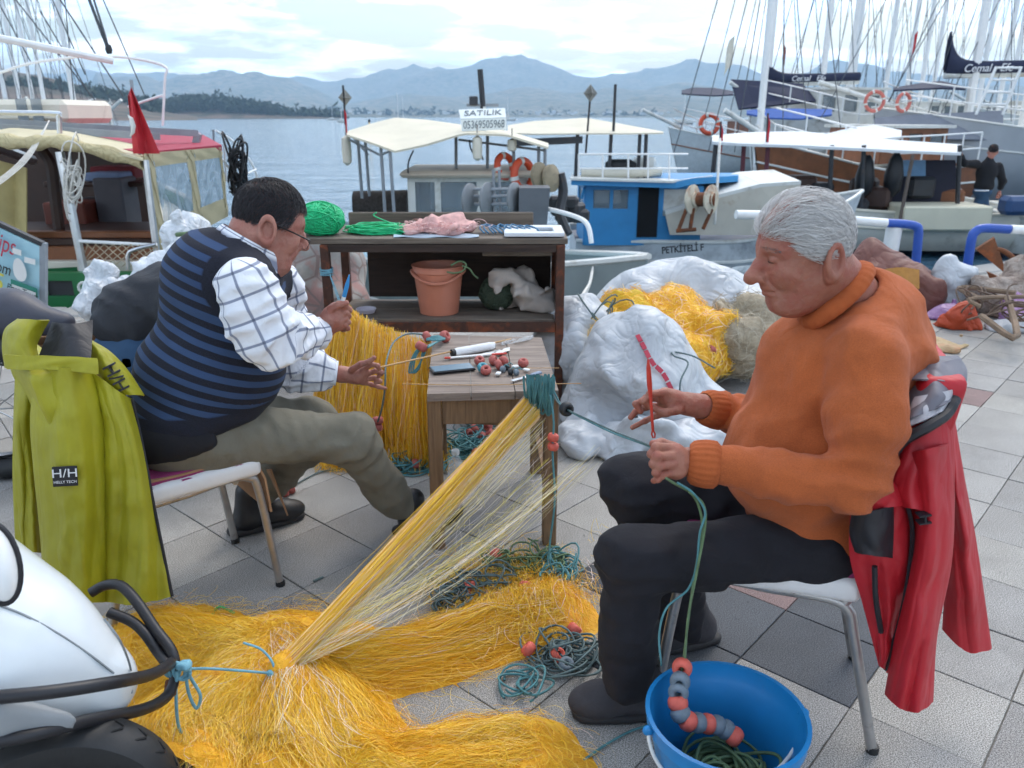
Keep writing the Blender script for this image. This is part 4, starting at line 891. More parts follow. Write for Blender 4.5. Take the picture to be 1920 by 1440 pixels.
 V = bounds([che, bel, pel, ub, Rs, Ls, nb], 0.24)
 def spine(Vt):
  return al(Vt) + 0.0
 tvest = NT('striped_vest_knit')
 s1 = tvest.attr('su'); ed = tvest.attr('sv'); fr = tvest.math('FRACT', tvest.math('MULTIPLY', s1, 1 / 0.0355)); n = tvest.noise(300, 3, 0.6); nbz = tvest.noise(6, 3, 0.5)
 navy = tvest.ramp(n, [(0.3, lin('#10121c')), (0.7, lin('#1c1f2e'))]); blue = tvest.mix(nbz, lin('#233352'), lin('#3a5276'))
 st = tvest.mix(tvest.ramp(fr, [(0.0, (0, 0, 0)), (0.05, (1, 1, 1)), (0.48, (1, 1, 1)), (0.53, (0, 0, 0))]), navy, blue)
 tvest.col(tvest.mix(tvest.ramp(ed, [(0.0, (1, 1, 1)), (0.022, (1, 1, 1)), (0.024, (0, 0, 0))]), st, navy)); tvest.set(Roughness=0.95); tvest.bump(n, 0.4, 0.002)
 def edge(Vt):
  a = np.linalg.norm(Vt - armc, axis=1) - 0.098; b = np.linalg.norm(Vt - Ls, axis=1) - 0.10; c = d_cap(Vt, nb, org, 0.098, 0.10); h = d_plane(Vt, W(400, 762, 2.2), Rb @ np.array([0.02, 0, 1.0])) ; return np.clip(np.minimum(np.minimum(np.minimum(a, b), c), h), 0, 1)
 blob('vest', vest, V[0], V[1], 0.0085, tvest.m, root, {'su': spine, 'sv': edge})
 # ---- shirt sleeves, cuffs, collar
 def sleeve(nm, S, E, Wr, sd, r0=0.083):
  wr = Wr - nrm(Wr - E) * 0.03
  def fn(P):
   d = d_chain(P, [S, (S + E) / 2, E, (E + wr) / 2, wr], [r0, r0 * 0.93, 0.070, 0.058, 0.046], 0.05)
   we = np.exp(-(np.linalg.norm(P - E.astype(np.float32), axis=-1) / 0.10) ** 2)
   d = d + fold(P, S, E, 0.009, 0.05, sd) * 0.9 + fold(P, E, wr, 0.012, 0.04, sd + 3) * we + vnoise(P, 16, sd) * 0.010 + facet(P, 10, 0.03, sd)
   d = smax(d, d_plane(P, wr + nrm(Wr - E) * 0.012, Wr - E), 0.004); return d
  lo_, hi_ = bounds([S, E, Wr], 0.11); al_, ar_ = seg_attr([S - (E - S) * 0.5, E, wr])
  return blob('sleeve', fn, lo_, hi_, 0.006, M_SHIRT, root, {'su': al_, 'sv': ar_})
 sleeve('r', Rs + np.array([0.0, -0.012, 0.0]), Re, w1, 3, 0.082); sleeve('l', Ls, Le, w2, 7, 0.08)
 for wr, E in ((w1, Re), (w2, Le)):
  ax = nrm(wr - E); b = MB(); A = nrm(np.cross(ax, (0, 0, 1))); B = np.cross(ax, A); P = np.zeros((28, 5, 3))
  for i in range(28):
   for j in range(5): t = 2 * math.pi * i / 28; P[i, j] = wr - ax * (0.012 + 0.048 * (1 - j / 4)) + (0.044 + 0.003 * math.sin(3 * t)) * (math.cos(t) * A + math.sin(t) * B * 0.92)
  o = b.sheet(P, 0, closed_u=True).build('cuff', M_SHIRT, root); vv = np.array([v.co for v in o.data.vertices]); attr(o.data, 'su', np.full(len(vv), 0.01)); attr(o.data, 'sv', np.tile(np.linspace(0.0, 0.04, 5), 28) + 0.005)
 # collar: a folded band round the neck
 cax = nrm(org - nb + np.array([0.02, 0.0, 0.05])); A = nrm(np.cross(cax, l)); A = A if A @ f > 0 else -A; B = np.cross(cax, A); P = np.zeros((40, 6, 3)); cc = nb * 0.55 + org * 0.45 - cax * 0.012 - f * 0.006
 for i in range(40):
  t = 2 * math.pi * i / 40
  for j, (h_, r_) in enumerate([(-0.062, 0.116), (-0.035, 0.109), (-0.008, 0.100), (0.018, 0.091), (0.026, 0.087), (0.0, 0.082)]): P[i, j] = cc + cax * h_ + r_ * (math.cos(t) * A * 1.02 + math.sin(t) * B * 0.95)
 b = MB(); b.sheet(P, 0, closed_u=True); o = b.build('collar', M_SHIRT, root); attr(o.data, 'su', np.repeat(np.linspace(0, 0.5, 40), 6)); attr(o.data, 'sv', np.tile([0.01, 0.02, 0.029, 0.034, 0.012, 0.01], 40))
 # ---- trousers, belt shirt tail
 def trousers(P):
  d = d_ell(P, pel + np.array([0, 0, -0.025]), (0.19, 0.19, 0.105), Rb)
  lR = d_chain(P, [Rhp, Rk, Ra], [0.10, 0.077, 0.064], 0.06); lL = d_chain(P, [Lhp, Lk, La], [0.10, 0.080, 0.068], 0.06)
  wk = np.exp(-(np.linalg.norm(P - Rk.astype(np.float32), axis=-1) / 0.13) ** 2); wh = np.exp(-(np.linalg.norm(P - W(480, 790, 2.15).astype(np.float32), axis=-1) / 0.14) ** 2)
  lR = lR + fold(P, Rk, Ra, 0.010, 0.06, 4) * (0.3 + wk) + fold(P, Rhp, Rk + np.array([0, 0, 0.25]), 0.012, 0.05, 14) * wh; lL = lL + fold(P, Lk, La, 0.008, 0.06, 8)
  d = smin(smin(d, lR, 0.05), lL, 0.04) + vnoise(P, 8, 9) * 0.014 + facet(P, 8, 0.035, 3)
  return smax(smax(d, 0.41 - P[..., 2] - 10 * np.clip(((P - pel.astype(np.float32)) @ f.astype(np.float32)) - 0.2, 0, 1), 0.02), 0.07 - P[..., 2], 0.006)
 tlo, thi = bounds([pel, Rhp, Rk, Ra, Lhp, Lk, La], 0.2); tlo[2] = 0.04
 blob('trousers', trousers, tlo, thi, 0.0095, M_TROUS_KH, root)
 def tail(P): return smax(smax(d_ell(P, pel + np.array([-0.0, 0, 0.01]), (0.198, 0.205, 0.12), Rb), d_plane(P, W(330, 818, 2.2), Rb @ np.array([0.38, 0, -1.0])), 0.01), d_plane(P, pel, Rb @ np.array([1.0, 0.25, 0.2])), 0.02) + vnoise(P, 12, 3) * 0.008
 blob('undershirt', tail, pel - 0.25, pel + 0.25, 0.011, M_BLKCLOTH, root)
 g0 = G(752, 1002) * [1, 1, 0]; d0 = nrm((0.80, 0.60, 0)); shoe(root, g0 + d0 * 0.25, g0 - d0 * 0.02, M_SHOE, M_SOLE, 0.05, 0.09)
 g1 = G(448, 1000) * [1, 1, 0]; shoe(root, g1 + nrm((0.8, 0.6, 0)) * 0.24, g1 - nrm((0.8, 0.6, 0)) * 0.03, M_SHOE, M_SOLE, 0.05, 0.12)
 # ---- hair and glasses
 t = NT('black_greying_hair'); t.col(t.ramp(t.attr('tint'), [(0, lin('#1a181b')), (0.6, lin('#322e33')), (0.8, lin('#55535a')), (1, lin('#a5a3a8'))])); t.set(Roughness=0.45); m = t.m
 hx = [-0.1, -0.075, -0.05, -0.02, 0.0, 0.03, 0.045, 0.055, 0.07, 0.11]; hz = [-0.045, -0.05, -0.042, -0.012, 0.022, 0.012, 0.012, 0.052, 0.070, 0.074]
 def reg(q, r): return q[2] > np.interp(q[0], hx, hz) + r.normal() * 0.002
 def tin(q, r):
  side = np.clip((0.048 - q[2]) / 0.03, 0, 1) * (1 if q[0] > -0.03 else 0.25); fr = np.clip((q[0] - 0.07) / 0.02, 0, 1) * 0.6; return np.clip(r.rand() * 0.55 + (side * 0.55 + fr) * r.rand(), 0, 1)
 hair_strands('hair', root, m, org, Rh, s, 8000, reg, 0.024, lambda q: (-0.6 + (1.0 if q[2] > 0.08 else 0), 0.3 * np.sign(q[1]), -0.7), 0.007, 5, 0.0006, tin, 5, 0.001)
 g = MB(); T = lambda *p: org + Rh @ (np.array(p) * s)
 for sg in (-1, 1):
  g.tube([T(-0.012, sg * 0.083, -0.004), T(0.0, sg * 0.084, 0.006), T(0.05, sg * 0.078, 0.000), T(0.112, sg * 0.068, -0.010)], 0.0022, 6)
  g.tube([T(0.113, sg * 0.066, -0.008), T(0.115, sg * 0.03, -0.006), T(0.115, sg * 0.010, -0.010)], 0.0018, 6)
  g.tube([T(0.113, sg * 0.066, -0.010), T(0.111, sg * 0.062, -0.032), T(0.110, sg * 0.04, -0.040), T(0.112, sg * 0.014, -0.034), T(0.115, sg * 0.010, -0.012)], 0.0008, 5)
 g.tube([T(0.115, 0.010, -0.010), T(0.118, 0, -0.006), T(0.115, -0.010, -0.010)], 0.0016, 5)
 g.build('glasses', M('black_spectacle_frame', '#0e0e10', 0.3, 0.1), root)
 return root
MAN_VEST = man_vest()
def person_bent():
 root = thing('person', 'person in dark navy jacket and blue jeans bending forward behind the striped vest', 'person', (-1.5, 3.2, 0))
 f = nrm((0.9, 0.42, 0)); l = np.cross((0, 0, 1), f); Rb = np.stack([f, l, [0, 0, 1.0]], 1); Y = 3.15
 pel, mid, che, hd = W(258, 655, Y), W(258, 605, Y), W(330, 560, Y + 0.05), W(400, 520, Y + 0.1)
 Lk, La, Rk, Ra = pel + f * 0.42 + l * 0.13 + [0, 0, 0.02], pel + f * 0.40 + l * 0.14 + [0, 0, -0.42], pel + f * 0.42 - l * 0.12 + [0, 0, 0.02], pel + f * 0.38 - l * 0.12 + [0, 0, -0.42]
 hw = [pel + f * 0.52 + l * 0.06 + [0, 0, 0.06], pel + f * 0.52 - l * 0.06 + [0, 0, 0.06]]; sh = [che + l * 0.19, che - l * 0.19]; el = [che + l * 0.26 + f * 0.1 - [0, 0, 0.22], che - l * 0.26 + f * 0.12 - [0, 0, 0.2]]
 head = head_fn(hd, basis(nrm((0.85, 0.4, -0.45))), 1.0, 0, 1, che, 0.06); hand = lambda P: np.minimum(d_cap(P, el[0], hw[0], 0.035, 0.03), d_cap(P, el[1], hw[1], 0.035, 0.03))
 lo, hi = bounds([hd, che], 0.14); b2 = bounds(el + hw, 0.06); body_mesh('body', M_SKIN_B, root, [(head, lo, hi, 0.009), (lambda P: smin(hand(P), d_chain(P, [el[0], sh[0], che, sh[1], el[1]], [0.03] * 5, 0.03), 0.02), *bounds(el + hw + sh + [che], 0.07), 0.014)])
 def jk(P):
  d = d_chain(P, [pel + np.array([0, 0, 0.10]), mid, che], [0.14, 0.15, 0.16], 0.1);
  for i in (0, 1): d = smin(d, d_chain(P, [sh[i], el[i], hw[i] - f * 0.06], [0.085, 0.07, 0.055], 0.05), 0.06)
  d = smin(d, d_cap(P, che, hd - f * 0.09, 0.12, 0.075), 0.05); d = smax(d, d_plane(P, pel + np.array([0, 0, 0.02]), Rb @ np.array([-0.2, 0, -1.0])), 0.03)
  return d + vnoise(P, 6, 5) * 0.04 + fold(P, pel, che, 0.016, 0.10, 3)
 b = bounds([pel, mid, che, hd] + sh + el, 0.26); blob('jacket', jk, b[0], b[1], 0.014, M_DKJACKET, root)
 def jn(P):
  d = d_ell(P, pel, (0.17, 0.185, 0.12), Rb)
  for h, k, a in ((pel + l * 0.1, Lk, La), (pel - l * 0.1, Rk, Ra)): d = smin(d, d_chain(P, [h, k, a], [0.1, 0.075, 0.06], 0.05), 0.05)
  return d + vnoise(P, 8, 5) * 0.015
 b = bounds([pel, Lk, La, Rk, Ra], 0.2); blob('jeans', jn, b[0], b[1], 0.014, M_JEANS, root)
 for a in (La, Ra): shoe(root, a * [1, 1, 0] + f * 0.19, a * [1, 1, 0] - f * 0.06, M_SHOE, M_SOLE)
 hair_strands('hair', root, M('dark_hair', '#17161a', 0.5), hd, basis(nrm((0.85, 0.4, -0.45))), 1.0, 900, lambda q, r: q[2] > 0.02 - 0.6 * max(0, -q[0]), 0.03, lambda q: (-0.6, 0, -0.6), 0.008, 5, 0.0014, None, 5)
 # the low wooden crate under this person
 c = thing('wooden_crate', 'low wooden crate serving as seat under the bending person', 'crate', (pel[0], pel[1], 0)); top = pel[2] - 0.115; px = pel * [1, 1, 0]
 for k in range(4):
  m_ = MB(); m_.box(px + l * (-0.15 + 0.1 * k) + [0, 0, top - 0.01], (0.36, 0.09, 0.018), Rb, bev=0.002); m_.build('slat', M_WOOD, c, False)
 for sg in (-1, 1):
  for k in range(3):
   m_ = MB(); m_.box(px + l * sg * 0.19 + [0, 0, 0.06 + k * (top - 0.1) / 2.4], (0.36, 0.015, 0.09), Rb, bev=0.002); m_.build('slat', M_WOOD, c, False)
  m_ = MB(); m_.box(px + f * sg * 0.17 + [0, 0, (top - 0.02) / 2], (0.03, 0.35, top - 0.022), Rb); m_.build('end_panel', M_WOOD, c, False)
person_bent()
def person_boat():
 Y = 16.6; root = thing('person', 'person in black sweater and blue jeans standing on the white boat, arm raised', 'person', W(1838, 432, Y))
 P = lambda x, y, dy=0.0: W(x, y, Y + dy); f = np.array([0.25, 0.97, 0]); l = np.cross((0, 0, 1), f); Rb = np.stack([nrm(f), nrm(l), [0, 0, 1.0]], 1)
 hd, nk, che, wst, pel = P(1862, 283), P(1855, 298), P(1850, 322), P(1845, 348), P(1842, 360)
 ls, le, lw = P(1830, 308), P(1808, 306, -0.1), P(1802, 290, -0.15); rs, re, rw = P(1872, 312), P(1880, 340), P(1874, 360)
 lk, la, rk, ra = P(1828, 395), P(1818, 424), P(1848, 395), P(1840, 424)
 head = head_fn(hd, basis((0.3, 0.9, 0.05)), 1.0, 0, 1, nk, 0.06)
 def hfn(w, e):
  d = nrm(w - e); sd = nrm(np.cross(d, (0, 1, 0))); fs = []
  for i in range(4): a = w + d * 0.05 + sd * (0.022 * (i - 1.5)); fs.append(([a, a + d * 0.045, a + d * (0.085 - 0.008 * abs(i - 1)) + np.array([0, 0.01, 0])], [0.012, 0.011, 0.009]))
  fs.append(([w + d * 0.02 + sd * 0.03, w + d * 0.06 + sd * 0.055], [0.013, 0.01])); return hand_fn(fs, [((w, 0.03), (w + d * 0.05, 0.034))])
 lo, hi = bounds([hd, nk], 0.14); parts = [(head, lo, hi, 0.01)]
 for w, e in ((lw, le), (rw, re)): b = bounds([w, w + nrm(w - e) * 0.1], 0.07); parts.append((hfn(w, e), b[0], b[1], 0.007))
 parts.append((lambda Q: d_chain(Q, [nk, che, pel], [0.05, 0.07, 0.07], 0.05), *bounds([nk, che, pel], 0.15), 0.03)); body_mesh('body', M_SKIN_B, root, parts)
 def sw(Q):
  d = d_ell(Q, che, (0.13, 0.20, 0.24), Rb); d = smin(d, d_ell(Q, wst, (0.13, 0.185, 0.16), Rb), 0.06); d = smin(d, d_chain(Q, [ls, le, lw - nrm(lw - le) * 0.04], [0.09, 0.07, 0.05], 0.04), 0.04)
  d = smin(d, d_chain(Q, [rs, re, rw - nrm(rw - re) * 0.04], [0.09, 0.07, 0.05], 0.04), 0.03); d = smin(d, d_cap(Q, che, nk, 0.1, 0.07), 0.05); return smax(d, d_plane(Q, P(1842, 356), (0, 0, -1)), 0.02) + vnoise(Q, 9, 2) * 0.02
 b = bounds([che, wst, ls, le, lw, rs, re, rw], 0.26); blob('sweater', sw, b[0], b[1], 0.02, M_BLKCLOTH, root)
 def js(Q):
  d = d_ell(Q, pel, (0.13, 0.18, 0.13), Rb); d = smin(d, d_chain(Q, [pel, lk, la], [0.1, 0.075, 0.065], 0.04), 0.04); return smin(d, d_chain(Q, [pel, rk, ra], [0.1, 0.075, 0.065], 0.04), 0.04) + vnoise(Q, 9, 4) * 0.015
 b = bounds([pel, lk, la, rk, ra], 0.2); blob('jeans', js, b[0], b[1], 0.02, M_JEANS, root)
 bb = MB(); bb.tube([P(1828, 357, -0.14), P(1838, 357.5, -0.2), P(1848, 357.5, -0.2), P(1854, 357, -0.16)], 0.012, 6); bb.build('shirt_tail', M_SHIRTW, root)
 for a in (la, ra):
  sh = MB(); sh.ell(a + [0, 0.05, -0.04], (0.055, 0.13, 0.05)); sh.build('shoe', M_SHOE, root)
 hair_strands('hair', root, M('dark_hair', '#17161a', 0.5), hd, basis((0.3, 0.9, 0.05)), 1.0, 700, lambda q, r: q[2] > 0.02 - 0.6 * max(0, -q[0]), 0.03, lambda q: (-0.6, 0, -0.6), 0.01, 5, 0.003, None, 4)
person_boat()
# ================================================================== FURNITURE, TOOLS, CLOTHES
def Rz(fwd): f = nrm((fwd[0], fwd[1], 0)); return np.stack([f, np.cross((0, 0, 1), f), [0, 0, 1.0]], 1)
M_PADW = M('white_vinyl_pad', '#dcdad8', 0.45, 0.05, 8, 0.1, 60, dirt='#a8a09a', dirt_amt=0.25)
M_PADM = M('magenta_seat_cloth', '#8e2f62', 0.85, 0.2, 10, 0.3, 200)
def chair(loc, fwd, label, sp=0.176, bh=0.0, group='chrome banquet chairs'):
 loc = np.array([loc[0], loc[1], 0.0]); R = Rz(fwd); X = lambda u, v, z: loc + R @ np.array([u, v, z])
 root = thing('banquet_chair', label, 'chair', loc, group)
 for sg in (-1, 1):
  v = sg * sp
  b = MB(); b.tube(ramp_at([X(-0.262, v, 0.0), X(-0.185, v, 0.30), X(-0.165, v, 0.365), X(-0.12, v, 0.388), X(0.0, v, 0.393)], 18), 0.0125, 10); b.build('leg', M_CHROME, root)
  b = MB(); b.tube(ramp_at([X(0.0, v, 0.393), X(0.12, v, 0.402), X(0.18, v, 0.388), X(0.205, v, 0.34), X(0.242, v, 0.0)], 18), 0.0125, 10); b.build('leg', M_CHROME, root)
  b = MB(); b.tube(ramp_at([X(-0.15, v, 0.372), X(-0.19, v, 0.46), X(-0.235, v, 0.66 - 0.45 * bh), X(-0.262, v, 0.83 - bh), X(-0.266, v * 0.8, 0.87 - bh), X(-0.268, 0, 0.88 - bh)], 20), 0.0115, 8); b.build('back_post', M_CHROME, root)
  for u in (-0.262, 0.242):
   b = MB(); b.lathe([(0.0145, 0.0), (0.0145, 0.014), (0.013, 0.018)], 10, X(u, v, 0.0)); b.build('foot_cap', M_BLACK, root)
 for u in (-0.13, 0.14): b = MB(); b.tube([X(u, -sp, 0.386), X(u, sp, 0.386)], 0.009, 8); b.build('cross_bar', M_CHROME, root)
 def pad(P):
  q = (P - loc.astype(np.float32)) @ R.astype(np.float32); e = np.abs(q - np.array([0.015, 0, 0.423], np.float32)) - np.array([0.185, 0.185, 0.012], np.float32)
  d = np.linalg.norm(np.maximum(e, 0), axis=-1) + np.minimum(e.max(-1), 0) - 0.016
  return d + 0.6 * np.clip(q[..., 0] - 0.10, 0, 1) ** 2 * 2.2 * 0 + vnoise(q, 20) * 0.003
 o = blob('seat_pad', pad, loc + [-0.32, -0.32, 0.37], loc + [0.32, 0.32, 0.49], 0.009, M_PADW, root)
 def cov(P):
  q = (P - loc.astype(np.float32)) @ R.astype(np.float32); e = np.abs(q - np.array([0.015, 0, 0.456], np.float32)) - np.array([0.178, 0.18, 0.003], np.float32)
  return np.linalg.norm(np.maximum(e, 0), axis=-1) + np.minimum(e.max(-1), 0) - 0.008
 blob('seat_cover', cov, loc + [-0.3, -0.3, 0.42], loc + [0.3, 0.3, 0.48], 0.007, M_PADM, root)
 b = MB(); pr = [X(0.015 + 0.19 * cx, 0.19 * cy, 0.442) for cx, cy in ((-1, -.92), (-.92, -1), (.92, -1), (1, -.92), (1, .92), (.92, 1), (-.92, 1), (-1, .92))]; b.tube(pr, 0.0055, 6, closed=True); b.build('piping', M_PADM, root)
 def bk(P):
  q = (P - X(-0.245, 0, 0.70 - bh * 0.6).astype(np.float32)) @ R.astype(np.float32); q = q + np.stack([q[..., 2] * 0.17, q[..., 0] * 0, q[..., 0] * 0], -1); e = np.abs(q) - np.array([0.008, 0.15, 0.13 - 0.35 * bh], np.float32)
  return np.linalg.norm(np.maximum(e, 0), axis=-1) + np.minimum(e.max(-1), 0) - 0.016
 blob('backrest', bk, X(-0.245, 0, 0.7) - 0.25, X(-0.245, 0, 0.7) + 0.25, 0.012, M_PADM, root)
 return X
CR = chair((0.63, 1.74), (-0.964, 0.265), 'chrome chair with white and pink seat under the orange sweater wearer')
CL = chair((-1.027, 2.177), (0.76, 0.65), 'chrome chair with white and pink seat under the striped vest wearer', bh=0.10)
M_CARD = M('brown_cardboard', '#9a7657', 0.9, 0.12, 10, 0.25, 90, bdist=0.002)
def cardboard_seat():
 b = MB(); n = 14; P = np.zeros((n, 8, 3))
 for i in range(n):
  u = -0.20 + 0.47 * i / (n - 1)
  for j in range(8): v = -0.19 + 0.36 * j / 7; z = 0.463 + 0.003 * math.sin(u * 20 + v * 9); z -= max(0, u - 0.19) * 1.6 + 14 * max(0, u - 0.2) ** 2; z += max(0, -u - 0.15) * 1.0; P[i, j] = CL(min(u, 0.215 + max(0, u - 0.2) * 0.25), v, z)
 b.sheet(P, 0.006); tag(b.build('cardboard_sheet', M_CARD), 'bent brown cardboard sheet laid over the chair seat under khaki trousers', 'cardboard')
 b = MB(); P = np.zeros((8, 5, 3))
 for i in range(8):
  for j in range(5): P[i, j] = W(*(np.array([500 + 4.5 * i + 2 * j, 880 + 11 * i + 5 * (j - 2) * (i / 7), 2.52 - 0.02 * j + 0.004 * i])))
 b.sheet(P, 0.005); tag(b.build('cardboard_flap', M_CARD), 'torn cardboard flap dangling below the front of the vest wearer\'s chair', 'cardboard')
cardboard_seat()
# ------------------------------------------------------------------ jackets hung on the chairs
def jacket_mat(name, c, rough=0.55):
 t = NT(name); t.col(t.ramp(t.noise(6, 5, 0.6), [(0.3, tuple(x * 0.85 for x in c)), (0.7, tuple(min(1, x * 1.1) for x in c))])); t.set(Roughness=rough)
 cr = t.math('ABSOLUTE', t.math('SUBTRACT', t.noise(9, 3, 0.5, t.vec('Object', (1, 1, 0.18)), 0.6), 0.5)); t.bump(cr, 0.45, 0.03); t.bump(t.noise(700, 2, 0.5), 0.12, 0.001); return t.m
M_JYEL = jacket_mat('acid_yellow_nylon', lin('#9b9618')); M_JBLK = jacket_mat('black_nylon', lin('#1c1c22')); M_JRED = jacket_mat('red_nylon', lin('#b01a26')); M_JGREY = jacket_mat('grey_lining', lin('#6c6a72')); M_JWHT = jacket_mat('pale_mesh_lining', lin('#b5b2b6'))
def flat(P, Y0, k): Q = P.copy(); Q[..., 1] = (Q[..., 1] - Y0) * k + Y0; return Q
def text_mesh(txt, size, mat, parent, M4, name='lettering', ext=0.0006, shear=0.0, sx=1.0, bold=0.0):
 cu = bpy.data.curves.new(name, 'FONT'); cu.body = txt; cu.size = size; cu.extrude = ext; cu.align_x = 'CENTER'; cu.align_y = 'CENTER'; cu.shear = shear; cu.offset = bold
 o = bpy.data.objects.new(name, cu); C.objects.link(o); dg = bpy.context.evaluated_depsgraph_get(); me = bpy.data.meshes.new_from_object(o.evaluated_get(dg)); bpy.data.objects.remove(o)
 V = np.empty(len(me.vertices) * 3, np.float32); me.vertices.foreach_get('co', V); V = V.reshape(-1, 3) * [sx, 1, 1]; c, ax, ay = M4; ax = nrm(ax); ay = nrm(np.asarray(ay) - ax * (np.asarray(ay) @ ax)); az = np.cross(ax, ay)
 V2 = np.asarray(c) + V[:, :1] * ax + V[:, 1:2] * ay + V[:, 2:] * az; me.vertices.foreach_set('co', V2.astype(np.float32).ravel()); me.update()
 me.materials.clear(); return link(name, me, mat, parent)
def back_cover(P, X, v=0.176, r=0.03, bh=0.0):
 d = 9.0; X0 = X; X = lambda a, b, c: X0(a, b, c - bh * min(1, max(0, (c - 0.5) / 0.33)))
 for sg in (-1, 1): d = np.minimum(d, d_chain(P, [X(-0.20, sg * v, 0.50), X(-0.235, sg * v, 0.66), X(-0.265, sg * v, 0.83), X(-0.27, 0, 0.88)], [r * 0.6, r, r, r], 0.02))
 d = np.minimum(d, d_chain(P, [X(-0.27, v * 0.8, 0.87), X(-0.27, -v * 0.8, 0.87)], [r, r], 0.02)); q = P - X(-0.245, 0, 0.70 - bh * 0.6).astype(np.float32)
 A = X(0, 1, 0) - X(0, 0, 0); Fw = X(1, 0, 0) - X(0, 0, 0); e = np.stack([np.abs(q @ Fw.astype(np.float32) + q[..., 2] * 0.17) - 0.03, np.abs(q @ A.astype(np.float32)) - 0.17, np.abs(q[..., 2] - 0.03) - 0.17], -1)
 return smin(d, np.linalg.norm(np.maximum(e, 0), axis=-1) + np.minimum(e.max(-1), 0) - 0.012, 0.04)
def drape(name, mat, parent, Lc, Rc, Y, bulge=0.03, pleat=0.010, k=3.0, seed=0, nu=34, nv=64, hem=0.0, th=0.004, crumple=0.03):
 """a hanging piece of cloth between two contours (x, y in the picture, top to bottom), bellied towards the viewer, with pleats and creases; Y: distance at top and bottom"""
 L = ramp_at([(*p, 0) for p in Lc], nv); R = ramp_at([(*p, 0) for p in Rc], nv); rr = np.random.RandomState(seed); ph = rr.uniform(0, 6, 4); P = np.zeros((nu, nv, 3))
 tri = lambda x: 2 * abs((x / 6.2832) % 1 - 0.5) * 2 - 1
 for j in range(nv):
  v = j / (nv - 1)
  for i in range(nu):
   u = i / (nu - 1); sn = max(0.0, math.sin(u * math.pi)); x = L[j, 0] + (R[j, 0] - L[j, 0]) * u; y = L[j, 1] + (R[j, 1] - L[j, 1]) * u + hem * sn * v ** 4
   w = (0.25 + 0.75 * v) * sn ** 0.5; d = pleat * w * (tri(u * k * 6.28 + ph[0] + 1.6 * math.sin(v * 3 + ph[1])) + 0.5 * tri(u * k * 13 + ph[2] + 2.2 * math.sin(v * 4.2 + ph[3])))
   P[i, j] = W(x, y, Y[0] + (Y[1] - Y[0]) * v - bulge * sn ** 0.8 + d)
 P[..., 1] += facet(P, 9, crumple, seed) * np.sin(np.linspace(0, 3.1415, nu))[:, None] ** 0.5; b = MB(); b.sheet(P, th); return b.build(name, mat, parent, True, 75)
